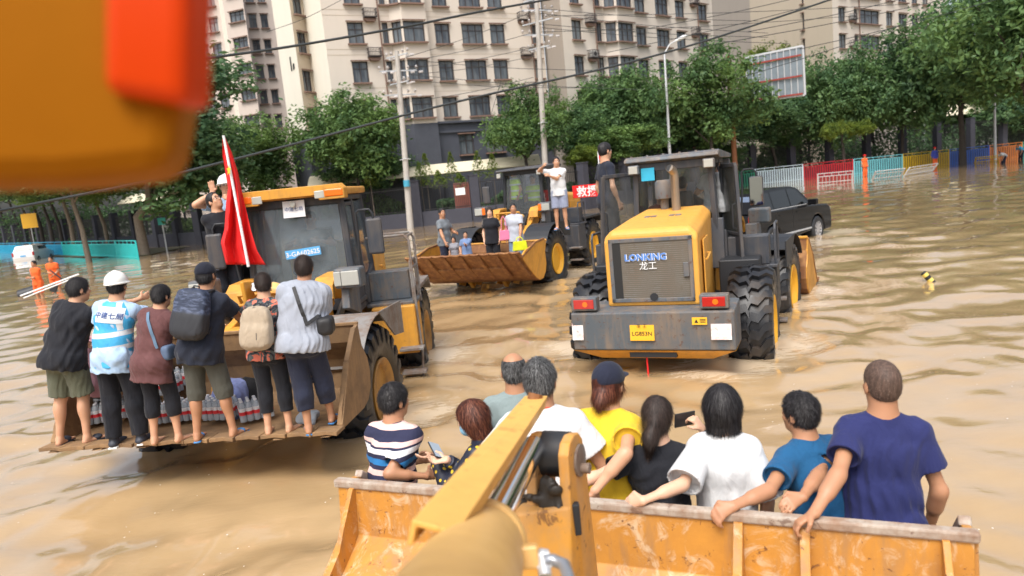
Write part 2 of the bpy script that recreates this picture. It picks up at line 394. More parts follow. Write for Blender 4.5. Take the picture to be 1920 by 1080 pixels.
def human(label, pos, yaw=0, h=1.7, lean=0, side=0, twist=0, pel=(0, 0, 0), head=(0, 0, 0), LH=None, RH=None, Lh=None, Rh=None, feet=None,
          hands=(None, None), knee=(0, 1, 0), w=1.0, fem=False, top=None, bottom=None, hair='short', hairc='black', hat=None, skin='a', shoes='bare',
          res=.008, group=None, sleeve=.62, hem=-.12, leg=.98, ease=.016, mask=False, glasses=False, collar=None, vest=None, seed=1, lower=True, belly=0,
          long_sleeve=False, extra=None, roll=0, legbend=None, head_at=None):
    """one figure: continuous body mesh (head, torso, arms, fingers, legs), clothes, hair and hat as its parts. Faces local +Y."""
    s = h/1.70; r = np.random.default_rng(seed)
    root = empty('person', pos, R_(yaw)); root.scale = (s, s, s); tag(root, label, 'person', group)
    lf, sd, tw_ = R_(lean), R_(side), R_(twist)
    P = np.array([0, 0, .93])+np.array(pel, float)
    def dirn(f): return nrm(np.array(Matrix.Rotation(sd*f, 3, 'Y') @ Matrix.Rotation(-lf*f, 3, 'X') @ Vector((0, 0, 1))))
    d1, d2 = dirn(.6), dirn(1.05)
    rt = np.array([math.cos(tw_), math.sin(tw_), 0]); rt = nrm(rt-d2*rt.dot(d2)); rp = np.array([1., 0, 0])
    W_ = P+d1*.15; CH = W_+d2*.20; NB = CH+d2*.165; fwd = np.cross(d2, rt)
    shw = (.135 if fem else .158)*(.5+.5*w); SL, SR = NB-rt*shw-d2*.068, NB+rt*shw-d2*.068
    hy, hp, hr = head; Mh = np.array((Matrix.Rotation(R_(hy), 3, 'Z') @ Matrix.Rotation(R_(hr), 3, 'Y') @ Matrix.Rotation(R_(-hp), 3, 'X')))
    hR, hF, hU = Mh[:, 0], Mh[:, 1], Mh[:, 2]; NK = NB+d2*.05+hU*.02; HC = NB+d2*.075+hU*.085+hF*.02
    Mt = Mh.T
    def hl(x, y, z): return HC+hR*x+hF*y+hU*z
    if head_at is not None:
        tp, fz = head_at; s = (tp.z-fz)/HC[2]; root.scale = (s, s, s); o_ = Matrix.Rotation(R_(yaw), 3, 'Z') @ Vector(HC*s); root.location = (tp.x-o_.x, tp.y-o_.y, fz)
    def loc_(T): 
        if isinstance(T, Vector): T = np.array((Matrix.Rotation(-R_(yaw), 3, 'Z') @ (T-root.location))/s)
        return T
    LH, RH = loc_(LH), loc_(RH)
    if feet is None: feet = [(-.11, 0, 0), (.11, .0, 0)]
    ank = [np.array([f[0], f[1]-.03, f[2]+.075]) for f in feet]; hips = [P+np.array([-.09, 0, -.03]), P+np.array([.09, 0, -.03])]
    kn = []
    for i in range(2):
        hint = legbend[i] if legbend else knee
        k_, a_ = ik(hips[i], ank[i], .42, .41, hint); kn.append(k_); ank[i] = a_
    arms = []
    for sgn, S, T, hint in ((-1, SL, LH, Lh), (1, SR, RH, Rh)):
        if T is None: T = S+np.array([sgn*.07, .06, -.50])
        if hint is None: hint = (sgn*.7, -.8, -.3)
        e, t = ik(S, T, .285, .25, hint); arms.append((sgn, S, e, t))
    pts = np.array([P, NB, HC, HC+hU*.14, *kn, *ank, *[a[2] for a in arms], *[a[3] for a in arms]])
    lo = pts.min(0)-.2; hi = pts.max(0)+.2; lo[2] = max(lo[2], (min(a[2] for a in ank) if lower else P[2]-.25)-.10)
    if not lower: lo[2] = P[2]-.25
    B = SDF(lo, hi, res); hips_w = .165 if fem else .155
    # torso
    B.tube(P-d1*.05, W_, (hips_w*w, .11*w), (.128*w if fem else .14*w, .095*w+belly*.5), .05, rp)
    B.tube(W_, CH, (.128*w if fem else .14*w, .095*w+belly*.5), (.150*w, .108*w), .05, rt); B.tube(CH, NB-d2*.07, (.150*w, .108*w), (.135*w, .075*w), .04, rt)
    if belly: B.ell(W_+fwd*.05, (.14*w, .09+belly, .13), None, .05)
    B.tube(SL+rt*.01, SR-rt*.01, .047*w, .047*w, .05)
    for S_ in (SL, SR): B.tube(NB+d2*.0, S_+d2*.012, .042, .036, .04); B.tube(NB-d2*.04-fwd*.005, NK+hU*.03, (.062, .060), (.052, .054), .04, hR)
    if fem:
        for q in (-1, 1): B.ell(CH+rt*q*.065+fwd*.075+d2*.0, (.06, .05, .06), None, .04)
    for q in (-1, 1): B.ell(P+np.array([q*.075, -.055*w, -.05]), (.085*w, .075*w, .09), None, .05)
    # head
    B.ell(hl(0, -.012, .035), (.075, .096, .088), Mt, .02); B.ell(hl(0, .018, -.042), (.058, .068, .072), Mt, .03); B.ell(hl(0, .052, -.088), (.027, .024, .022), Mt, .025)
    B.tube(hl(0, .078, .018), hl(0, .098, -.020), .008, .012, .012); B.ell(hl(0, .080, -.055), (.023, .012, .010), Mt, .01)
    for q in (-1, 1):
        B.ell(hl(q*.077, -.012, -.008), (.009, .019, .031), Mt, .008); B.ell(hl(q*.03, .086, .010), (.016, .012, .009), Mt, .012, 'cut')
        B.tube(hl(q*.018, .080, .0155), hl(q*.043, .073, .0145), .0055, .0055, .005); B.tube(hl(q*.018, .079, .0005), hl(q*.042, .072, .001), .0055, .0055, .005); B.ell(hl(q*.038, .055, -.025), (.022, .02, .018), Mt, .02)
    # arms and hands
    for (sgn, S, e, t), hd in zip(arms, hands):
        aw = (.9 if fem else 1.0)*(.6+.4*w)
        B.tube(S, e, .046*aw, .036*aw, .03); B.tube(e, t, .037*aw, (.028*aw, .021*aw), .02, (sgn, 0, 0)); B.tube(e+(t-e)*.12, e+(t-e)*.45, .037*aw, .035*aw, .03)
        hd = hd or {}
        d = nrm(hd.get('d', t-e)); nn = np.array(hd.get('n', (sgn*-1, 0, 0)), float); nn = nrm(nn-d*nn.dot(d)); sdv = np.cross(d, nn)*sgn  # sdv: towards the thumb
        if 'thumb' in hd: sdv = nrm(np.array(hd['thumb'])-d*np.dot(hd['thumb'], d))
        cu = hd.get('c', .5); hs_ = .9 if fem else 1.0
        pc = t+d*.045*hs_; B.tube(t, t+d*.08*hs_, (.026, .018), (.040*hs_, .014), .012, sdv)
        for j, (off, ln) in enumerate(((.030, .072), (.0105, .080), (-.0105, .075), (-.030, .060))):
            b0 = t+d*.082*hs_+sdv*off*hs_; ang = 0; p = b0; dd = d; spread = sdv*off*2.2
            for seg, (fr, rr) in enumerate(((.45, .0092), (.32, .0085), (.23, .0078))):
                ang += cu*(.75 if seg == 0 else .95)*(1+.08*j); dd = nrm(d*math.cos(ang)+nn*math.sin(ang)+spread*(1 if seg == 0 else .3)*.8)
                q = p+dd*ln*fr*hs_; B.tube(p, q, rr*hs_, (rr-.0006)*hs_, .003 if seg else .008); p = q
        tb = t+d*.022+sdv*.024; t1 = tb+nrm(d*.6+sdv*.75+nn*.35)*.042*hs_; t2 = t1+nrm(d*.9+sdv*.1+nn*(.3+.5*cu))*.034*hs_
        B.tube(tb, t1, .0125, .011, .012); B.tube(t1, t2, .0105, .009, .004)
    # legs
    if lower:
        for i in range(2):
            lw = 1.0*(.7+.3*w)
            B.tube(hips[i], kn[i], .082*lw, .054*lw, .03); B.tube(kn[i], ank[i], .052*lw, .034, .02); c = kn[i]+(ank[i]-kn[i])*.3
            B.ell(c+np.array([0, -.018, 0]), (.050*lw, .053*lw, .11), None, .03)
            f = feet[i]; tx = f[3] if len(f) > 3 else (.25 if i else -.25); fx, fy = math.sin(tx), math.cos(tx); dn = -.045
            heel = ank[i]+np.array([-fx*.02, -fy*.03, dn]); toe = ank[i]+np.array([fx*.15, fy*.15, dn-.010])
            B.tube(heel, toe, (.030, .028), (.042, .018), .03, (fy, -fx, 0)); B.ell(ank[i]+np.array([0, 0, -.01]), (.034, .04, .035), None, .02)
            for tnum in range(5):
                o_ = (tnum-2)*.017*(1 if i else -1); q = toe+np.array([fy, -fx, 0])*o_+np.array([fx, fy, 0])*.015
                B.tube(q, q+np.array([fx, fy, 0])*(.030-.004*tnum), .011, .009, .006)
    V, Q = B.mesh(1); mesh_obj('body', np_mesh('body', V, Q, SK[skin]), root)
    # shirt
    if top is not None:
        C = SDF(lo-.05, hi+.05, max(res, .0075) if res < .012 else res); e = ease; fo = folds(.017 if res < .012 else .010, seed)
        hemP = P+d1*hem
        C.tube(hemP, W_, (hips_w*w+e+.022, .135*w+e+belly*.4), ((.132 if fem else .145)*w+e, .10*w+e+belly*.6), .05, rp, (True, False))
        C.tube(W_, CH, ((.132 if fem else .145)*w+e, .10*w+e+belly*.6), (.152*w+e, .110*w+e), .05, rt)
        C.tube(CH, NB-d2*.07, (.152*w+e, .110*w+e), (.138*w+e*.8, .080*w+e), .04, rt); C.tube(SL+rt*.01, SR-rt*.01, .047*w+e*.6, .047*w+e*.6, .04)
        for S_ in (SL, SR): C.tube(NB-d2*.01, S_+d2*.012, .045+e*.5, .038+e*.6, .03)
        if belly: C.ell(W_+fwd*.05, (.14*w+e, .09+belly+e, .14), None, .05)
        C.tube(NB-d2*.06, NB+d2*.012, (.085, .07), (.066, .064), .03, rt, (False, True))
        if fem:
            for q in (-1, 1): C.ell(CH+rt*q*.065+fwd*.085, (.07, .05, .065), None, .05)
        if bottom is not None:
            for q in (-1, 1): C.ell(P+np.array([q*.07, -.05*w, -.03]), (.085*w+e*1.6, .085*w+e*1.7, .10+e), None, .05)
            C.plane(hemP, -d1)
        C.displace(lambda X, Y, Z: fo(X, Y, Z)*np.clip((np.sqrt((X-NB[0])**2+(Y-NB[1])**2+(Z-NB[2])**2)-.09)/.07, 0, 1)-.003, .05)
        hol = []
        if vest != 'only':
            for (sgn, S, el, t) in arms:
                aw = .6+.4*w; puff = extra == 'puff'
                if long_sleeve:
                    C.tube(S, el, .050*aw+e, .044*aw+e*.8, .03); C.tube(el, el+(t-el)*.93, .050*aw+e*.8, .036+e*.5, .02, cap=(False, True))
                elif sleeve > 0:
                    en = S+(el-S)*min(sleeve, 1)
                    if sleeve > 1: C.tube(S, el, .050*aw+e, .055*aw+e, .04); C.tube(el, el+(t-el)*(sleeve-1), .062*aw+e+(.02 if puff else 0), .045*aw+e, .02, cap=(False, True))
                    else: C.tube(S, en, .048*aw+e*.9, .047*aw+e*1.3+(.02 if puff else 0), .03, cap=(False, True)); hol.append((en-(en-S)*.12, en+(en-S)*.06, .047*aw+e*1.3+(.02 if puff else 0)-.013))
        C.tube(NB-d2*.005, NB+d2*.08, .056, .062, .004, op='cut')
        for a_, b_, r_ in hol: C.tube(a_, b_, r_, r_, .004, op='cut', cap=(True, True))
        if not lower: pass
        V, Q = C.mesh(1); sh = mesh_obj('shirt', np_mesh('shirt', V, Q, top), root)
        if collar:
            cl = SDF(NB-.13, NB+.13, .006); cl.tube(NB-d2*.02, NB+d2*.035, (.078, .078), (.068, .070), 0, rt, (True, True))
            cl.tube(NB-d2*.04, NB+d2*.06, (.066, .066), (.058, .060), 0, rt, (True, True), 'cut'); V, Q = cl.mesh(0); mesh_obj('collar', np_mesh('collar', V, Q, collar), root)
    # second layer
    if vest and vest != 'only':
        C = SDF(lo-.05, hi+.05, .009); e = ease+.012
        C.tube(P+d1*(hem+.05), W_, (hips_w*w+e+.02, .135*w+e), (.148*w+e, .105*w+e), .05, rp, (True, False)); C.tube(W_, CH, (.145*w+e, .10*w+e), (.152*w+e, .110*w+e), .05, rt)
        C.tube(CH, NB-d2*.07, (.152*w+e, .110*w+e), (.125*w+e*.8, .080*w+e), .04, rt); C.tube(SL+rt*.04, SR-rt*.04, .047*w+e*.7, .047*w+e*.7, .04)
        C.displace(folds(.008, seed+1), .05); C.tube(NB-d2*.02, NB+d2*.09, .072, .09, .004, op='cut')
        V, Q = C.mesh(1); vo = mesh_obj('vest', np_mesh('vest', V, Q, vest), root); root['_vest'] = vo.name
    if bottom is not None and lower:
        C = SDF(lo-.03, hi+.03, max(res, .009) if res < .012 else res); e = .016
        C.tube(P-d1*.03, P+d1*.10, (hips_w*w+e*.7, .115*w+e*.7), (.142*w+e*.5, .10*w+e*.5+belly*.4), .04, rp, (False, True))
        for q in (-1, 1): C.ell(P+np.array([q*.075, -.055*w, -.05]), (.085*w+e*.6, .075*w+e*.6, .09+e), None, .05)
        tight = extra == 'tight'; e2 = .013 if tight else .024
        for i in range(2):
            lw = .7+.3*w
            if leg <= .5:
                he = hips[i]+(kn[i]-hips[i])*leg*2; C.tube(hips[i], he, .092*lw+e, .064*lw+e2*1.6, .03, cap=(False, True))
            else:
                C.tube(hips[i], kn[i], .088*lw+e*.6, .060*lw+e2, .03); C.tube(kn[i], kn[i]+(ank[i]-kn[i])*(leg-.5)*2, .064*lw+e2, .056*lw+e2*.8, .02, cap=(False, True))
                if leg > .7: C.ell(kn[i]+(ank[i]-kn[i])*.25+np.array([0, -.016, 0]), (.055*lw+e2, .060*lw+e2, .10), None, .03)
        C.displace(folds(.003 if tight else .011, seed+5, .7), .05)
        V, Q = C.mesh(1); mesh_obj('trousers' if leg > .6 else 'shorts', np_mesh('trousers', V, Q, bottom), root)
    # shoes
    if lower and shoes != 'bare':
        for i in range(2):
            f = feet[i]; tx = f[3] if len(f) > 3 else (.25 if i else -.25); fx, fy = math.sin(tx), math.cos(tx); a0 = ank[i]; b_ = np.array([0, 0, -.058])
            C = SDF(a0-np.array([.22, .22, .12]), a0+np.array([.22, .22, .10]), max(.007, res*.8)); u_ = (fy, -fx, 0); hl_ = a0+np.array([-fx*.04, -fy*.045, 0]); tl_ = a0+np.array([fx*.185, fy*.185, 0])
            if shoes == 'slipper':
                C.tube(hl_+b_-np.array([0, 0, .015]), tl_+b_-np.array([0, 0, .015]), (.038, .013), (.050, .012), .01, u_)
                md = a0+np.array([fx*.10, fy*.10, -.04]); C.ell(md, (.050, .050, .030), None, .01); mt_ = M_SHOE
            elif shoes == 'flip':
                C.tube(hl_+b_-np.array([0, 0, .015]), tl_+b_-np.array([0, 0, .015]), (.036, .011), (.048, .010), .01, u_)
                md = a0+np.array([fx*.11, fy*.11, -.045]); C.ell(md, (.046, .022, .026), None, .008); mt_ = M_BLUE_SLIP
            else:
                C.tube(hl_+b_+np.array([0, 0, .01]), tl_+b_, (.040, .03), (.048, .022), .02, u_); C.tube(a0+b_*.5, a0+np.array([0, 0, .03]), .046, .045, .03, cap=(False, True)); mt_ = M_SHOE
            V, Q = C.mesh(1); so_ = mesh_obj('shoe', np_mesh('shoe', V, Q, mt_), root)
            if shoes == 'shoe': MB().box(a0+np.array([fx*.065, fy*.065, -.082]), (.088, .265, .022), (0, 0, -tx)).build('sole', M_SOLE, so_, bevel=.006)
    # hair
    hres = min(max(res*.8, .006), .012)
    if hair:
        C = SDF(HC-.28, HC+.2, hres)
        if hair in ('short', 'buzz', 'bald'):
            th = {'short': .007, 'buzz': .003, 'bald': .004}[hair]
            C.ell(hl(0, -.014, .036), (.075+th, .096+th*1.1, .088+th*1.3), Mt, .02); C.ell(hl(0, -.046, -.010), (.062+th*.5, .054+th, .062), Mt, .03)
            if th > .006: C.displace(folds(.006, seed+9), .03)
            C.ell(hl(0, .090, -.045), (.092, .075, .125), Mt, .01, 'cut'); C.plane(hl(0, 0, -.062), -hU, .01)
            for q in (-1, 1): C.ell(hl(q*.092, -.004, -.022), (.030, .034, .044), Mt, .006, 'cut')
            if hair == 'bald': C.ell(hl(0, .01, .13), (.085, .115, .075), Mt, .01, 'cut')
            sp = {'short': (.028, 7500, .0020, .010), 'buzz': (.006, 5000, .0014, .002), 'bald': (.022, 3000, .002, .003)}[hair]
        elif hair == 'bob':
            C.ell(hl(0, -.018, .026), (.094, .116, .108), Mt, .02); C.tube(hl(0, -.02, .0), hl(0, -.028, -.085), (.098, .098), (.092, .080), .03, hR)
            C.ell(hl(0, .120, -.05), (.088, .085, .135), Mt, .015, 'cut'); C.plane(hl(0, 0, -.125), -hU*.95-hF*.1, .02); sp = (.10, 7000, .0028, .004)
        elif hair == 'long':
            C.ell(hl(0, -.016, .034), (.086, .108, .100), Mt, .02); C.tube(hl(0, -.04, .0), hl(0, -.06, -.17), (.088, .06), (.085, .04), .03, hR)
            C.ell(hl(0, .105, -.05), (.080, .085, .12), Mt, .012, 'cut'); sp = (.10, 2500, .003, .004)
        elif hair in ('pony', 'bun'):
            C.ell(hl(0, -.014, .036), (.086, .108, .100), Mt, .02); C.ell(hl(0, -.045, -.02), (.07, .07, .07), Mt, .03)
            if hair == 'pony': C.tube(hl(0, -.11, .02), hl(-.02, -.15, -.07), .040, .040, .03); C.tube(hl(-.02, -.15, -.07), hl(-.03, -.135, -.17), .040, .012, .03)
            else: C.ell(hl(0, -.115, -.035), (.050, .038, .045), Mt, .015)
            C.displace(folds(.005, seed+9), .03)
            C.ell(hl(0, .095, -.045), (.092, .075, .12), Mt, .01, 'cut'); C.plane(hl(0, 0, -.20), -hU)
            for q in (-1, 1): C.ell(hl(q*.092, .002, -.03), (.024, .028, .036), Mt, .006, 'cut')
            sp = (.085, 6000, .0022, .005)
        V, Q = C.mesh(1)
        if res < .010:
            if hair in ('bob', 'pony', 'bun'): sp = (.07, sp[1], sp[2], sp[3])
            V2, Q2 = strands(V, Q, HC, hl(0, -.035, .125), hU, sp[0], sp[1], sp[2], sp[3], seed, .24 if hair == 'short' else (.2 if hair in ('buzz', 'bald') else .10)); nc = len(V2)//6; VV = V2.reshape(6, nc, 3)-HC; tip = np.stack([VV@hR, VV@hF, VV@hU], -1)
            ok = ~((((tip[..., 0]/.092)**2+((tip[..., 1]-.105)/.085)**2+((tip[..., 2]+.05)/.13)**2) < 1).any(0))
            if hat: ok &= (tip[..., 2] < (.03 if hat[0] == 'hard' else .015)).all(0)
            if hair in ('short', 'bald'): ok &= (tip[..., 2] > -.085).all(0)
            Q2 = Q2[np.concatenate([ok, ok])]; Q = np.concatenate([Q, Q2+len(V)]); V = np.concatenate([V, V2])
        hk = 'buzz' if hair == 'buzz' else hairc; me = np_mesh('hair', V, Q, [HM[hk], HML[hk]])
        if res < .010: mi = np.zeros(len(me.polygons), np.int32); q0 = len(me.polygons)-len(Q2); k_ = len(Q2)//2; pick = (r.uniform(0, 1, k_) < .38).astype(np.int32); mi[q0:q0+k_] = pick; mi[q0+k_:q0+2*k_] = pick; me.polygons.foreach_set('material_index', mi)
        mesh_obj('hair', me, root)
    if hat:
        C = SDF(HC-.26, HC+.26, .007)
        if hat[0] == 'hard':
            C.ell(hl(0, -.008, .045), (.104, .128, .112), Mt, .01); C.plane(hl(0, 0, .028), -hU, 0); C.ell(hl(0, .014, .030), (.122, .152, .012), Mt, .012)
            C.tube(hl(0, -.12, .07), hl(0, .10, .09), .0, .0, 0) if False else None
            C.ell(hl(0, -.01, .060), (.016, .118, .104), Mt, .012)
        else:
            C.ell(hl(0, -.014, .045), (.089, .110, .096), Mt, .02); C.plane(hl(0, 0, .022), -hU-hF*.05, .003); C.ell(hl(0, .105, .036), (.068, .075, .010), Mt, .012)
        V, Q = C.mesh(1); mesh_obj('hard_hat' if hat[0] == 'hard' else 'cap', np_mesh('hat', V, Q, hat[1]), root)
    # face details
    if res < .02:
        b = MB(); e_ = MB()
        for q in (-1, 1):
            c = hl(q*.030, .0725, .008); m = Mh
            for rr, cc, mi in ((.0120, 0, 0), (.0070, .0058, 1)):
                b.mi = mi; R3 = Matrix(m.tolist()); b.lathe([(-rr, .0005), (-rr*.7, rr*.7), (0, rr), (rr*.7, rr*.7), (rr, .0005)], c+hF*cc, 'y', 10, R3)
            e_.tube([hl(q*.014, .088, .030), hl(q*.030, .088, .036), hl(q*.046, .078, .031)], [.003, .004, .002], 5)
        b.build('eyes', [M_EYE, M_IRIS], root, smooth=True); e_.build('eyebrows', HM[hairc if hairc != 'buzz' else 'black'], root)
        l_ = MB(); l_.tube([hl(-.022, .082, -.056), hl(0, .0935, -.054), hl(.022, .082, -.056)], [.002, .006, .002], 6); l_.build('lips', M_LIP, root, smooth=True)
    if mask:
        C = SDF(HC-.2, HC+.2, .006); C.ell(hl(0, .055, -.052), (.062, .052, .052), Mt, .01); C.plane(hl(0, .045, 0), -hF); V, Q = C.mesh(1); mk = mesh_obj('face_mask', np_mesh('mask', V, Q, simple('mask_blue', (.25, .50, .68), .8)), root)
        lp = MB()
        for q in (-1, 1):
            lp.tube([hl(q*.056, .06, -.03), hl(q*.080, .0, .0), hl(q*.082, -.015, -.01)], .0015, 5); lp.tube([hl(q*.056, .055, -.075), hl(q*.078, .0, -.03), hl(q*.082, -.015, -.015)], .0015, 5)
        lp.build('ear_loop', M_SOLE, root)
    if glasses:
        g = MB()
        for q in (-1, 1):
            g.tube([hl(q*.032+.024*math.cos(t), .098, .010+.017*math.sin(t)) for t in np.linspace(0, 6.283, 13)], .0022, 5); g.tube([hl(q*.056, .096, .014), hl(q*.080, -.01, .01)], .002, 5)
        g.tube([hl(-.009, .099, .012), hl(.009, .099, .012)], .002, 5); g.build('glasses', M_SHOE, root)
    info = dict(root=root, P=P, W=W_, CH=CH, NB=NB, SL=SL, SR=SR, HC=HC, rt=rt, fwd=fwd, up=d2, arms=arms, hl=hl, s=s, ank=ank)
    return info
def to_world(info, p):
    root = info['root']; M = Matrix.LocRotScale(root.location, root.rotation_euler, root.scale); return M @ Vector(p)
# ------------------------------------------------ machine materials
YEL = (.66, .31, .035)
M_YEL = paint('loader_yellow', YEL, amt=.35, rust=.2)
M_YELB = paint('loader_yellow_clean', (.72, .36, .06), amt=.15, rust=.05, rough=.34)
M_YELW = paint('loader_yellow_worn', (.62, .28, .035), dirt=(.30, .20, .12), amt=.75, rust=.7, rough=.5, scale=3)
M_CREAM = paint('loader_cream', (.74, .45, .15), dirt=(.35, .18, .06), amt=.3, rust=.05, rough=.32)
M_GREY = paint('loader_grey', (.085, .105, .125), dirt=(.22, .15, .09), amt=.5, rust=.65, rough=.4, scale=3)
M_DGREY = paint('cab_dark', (.035, .042, .055), dirt=(.16, .12, .08), amt=.25, rust=0, rough=.42)
M_BLK = simple('black_plastic', (.018, .020, .024), .5, var=.2)
M_RUST = paint('bucket_rust', (.17, .065, .022), dirt=(.30, .15, .05), amt=.7, rust=.5, rough=.7, scale=4)
M_MUD = paint('bucket_mud', (.28, .165, .075), dirt=(.14, .085, .045), amt=.8, rust=.3, rough=.75, scale=2.5)
def near_mat():
    m, nt, b = newmat('near_bucket_paint'); v = mapping(nt); n1 = noise(nt, v, 2.0, 8, .68, .3); n2 = noise(nt, mapping(nt, (5, 5, .8)), 1.6, 7, .65); n3 = noise(nt, v, 16, 8, .75, .6); n4 = noise(nt, mapping(nt, (1, 1, 1), rot=(.4, .2, 0)), 6, 9, .72, 1.5)
    c = mix(nt, ramp(nt, n1, [(.36, 0), (.64, 1)]), (.56, .25, .035), (.42, .18, .03)); c = mix(nt, ramp(nt, n2, [(.48, 0), (.66, .75)]), c, (.30, .165, .075)); c = mix(nt, ramp(nt, n4, [(.52, 0), (.66, .75)]), c, (.60, .47, .32))
    sp = N(nt, 'SeparateXYZ'); L(nt, v, sp.inputs[0]); top = ramp(nt, math_(nt, 'ADD', sp.outputs[2], math_(nt, 'MULTIPLY', n1, .5)), [(1.02, 0), (1.36, .75)]); c = mix(nt, top, c, (.27, .17, .10)); c = mix(nt, ramp(nt, n3, [(.60, 0), (.635, .9)]), c, (.13, .045, .02))
    setc(nt, b, c); L(nt, ramp(nt, n1, [(.35, .38), (.7, .7)]), b.inputs['Roughness']); bump(nt, b, n3, .35, .005); return m
M_NEARB = near_mat()
M_EDGE = paint('bare_edge', (.42, .36, .30), dirt=(.20, .10, .05), amt=.8, rust=.6, rough=.5, scale=9)
M_CHROME = simple('chrome_rod', (.75, .75, .77), .08, 1, .03)
M_STEEL = paint('worn_steel', (.22, .21, .20), dirt=(.14, .08, .045), amt=.7, rust=.5, rough=.5, scale=6)
M_RED = simple('lens_red', (.42, .02, .015), .2, coat=.5); M_ORG = simple('lens_orange', (.85, .16, .01), .25, coat=.4); M_LAMP = simple('lens_clear', (.42, .42, .38), .15, coat=.5)
def tyre_mat():
    m, nt, b = newmat('tyre_rubber'); v = mapping(nt); n = noise(nt, v, 3.5, 6, .65)
    geo = N(nt, 'NewGeometry'); sx = N(nt, 'SeparateXYZ'); L(nt, v, sx.inputs[0])
    setc(nt, b, mix(nt, ramp(nt, n, [(.52, 0), (.8, .6)]), (.012, .013, .016), (.11, .075, .045)))
    L(nt, ramp(nt, n, [(.3, .2), (.7, .62)]), b.inputs['Roughness']); bump(nt, b, noise(nt, v, 60, 4), .25, .004); return m
M_TYRE = tyre_mat()
def glass_mat(name, tint=(.93, .96, .97), rough=.04, film=.25, fc=(.35, .34, .31)):
    m, nt, b = newmat(name); o = [n for n in nt.nodes if n.type == 'OUTPUT_MATERIAL'][0]
    tr = N(nt, 'BsdfTransparent'); tr.inputs[0].default_value = (*tint, 1); gl = N(nt, 'BsdfGlossy'); gl.inputs['Roughness'].default_value = rough
    fr = N(nt, 'Fresnel'); fr.inputs[0].default_value = 1.5; mx = N(nt, 'MixShader'); L(nt, fr.outputs[0], mx.inputs[0]); L(nt, tr.outputs[0], mx.inputs[1]); L(nt, gl.outputs[0], mx.inputs[2])
    df = N(nt, 'BsdfDiffuse'); df.inputs[0].default_value = (*fc, 1); m2 = N(nt, 'MixShader')
    n = noise(nt, mapping(nt), 2.2, 7, .65); L(nt, ramp(nt, n, [(.4, film*.35), (.75, film)]), m2.inputs[0]); L(nt, mx.outputs[0], m2.inputs[1]); L(nt, df.outputs[0], m2.inputs[2])
    L(nt, m2.outputs[0], o.inputs[0]); return m
M_GLASS = glass_mat('cab_glass', film=.08); M_GLASSD = glass_mat('dusty_glass', (.90, .94, .95), .08, .22)
M_MIRR = simple('mirror', (.8, .82, .85), .03, 1, .01)
M_WHITE = simple('white_paper', (.78, .78, .78), .7, var=.02); M_BLUEP = simple('plate_blue', (.10, .38, .72), .5, var=.05)
M_REDC = simple('flag_red', (.70, .012, .012), .75, var=.08); M_INK = simple('ink_navy', (.02, .03, .12), .6, var=.02); M_YPL = simple('plate_yellow', (.80, .42, .02), .5, var=.05)
M_INKB = simple('ink_black', (.015, .015, .015), .6, var=.02)

def text(s, size, mat, parent, loc, M3=None, name='lettering', depth=.001, space=1.0, bold=0.0, italic=0):
    cu = bpy.data.curves.new(name, 'FONT'); cu.body = s; cu.size = size; cu.align_x = 'CENTER'; cu.align_y = 'CENTER'; cu.extrude = depth; cu.space_character = space; cu.offset = bold*size; cu.resolution_u = 2; cu.shear = italic
    t = bpy.data.objects.new('tmp', cu); COL.objects.link(t); bpy.context.view_layer.update()
    me = bpy.data.meshes.new_from_object(t.evaluated_get(bpy.context.evaluated_depsgraph_get())); bpy.data.objects.remove(t); bpy.data.curves.remove(cu)
    me.materials.clear(); me.materials.append(mat)
    co = np.zeros(len(me.vertices)*3); me.vertices.foreach_get('co', co); co = co.reshape(-1, 3); co[:, :2] -= (co[:, :2].max(0)+co[:, :2].min(0))/2; me.vertices.foreach_set('co', co.ravel())
    o = mesh_obj(name, me, parent)
    o.matrix_local = Matrix.Translation(Vector(loc)) @ (M3.to_4x4() if M3 is not None else Matrix.Identity(4)); o['kind'] = 'stuff'
    return o
def axes(x, y):
    x = Vector(x).normalized(); y = Vector(y); y = (y-x*y.dot(x)).normalized(); return Matrix((x, y, x.cross(y))).transposed()
def wrap_on(o, target, d):
    """pull the vertices of lettering onto the target surface along direction d (object space of the same parent)"""
    me = target.data; V = [v.co.copy() for v in me.vertices]; bvh = BVHTree.FromPolygons(V, [tuple(p.vertices) for p in me.polygons]); ML = o.matrix_basis.copy(); MI = ML.inverted(); d = Vector(d).normalized()
    for v in o.data.vertices:
        p = ML @ v.co; h = bvh.ray_cast(p-d*.4, d)
        if h[0] is not None: v.co = MI @ (h[0]-d*.004)

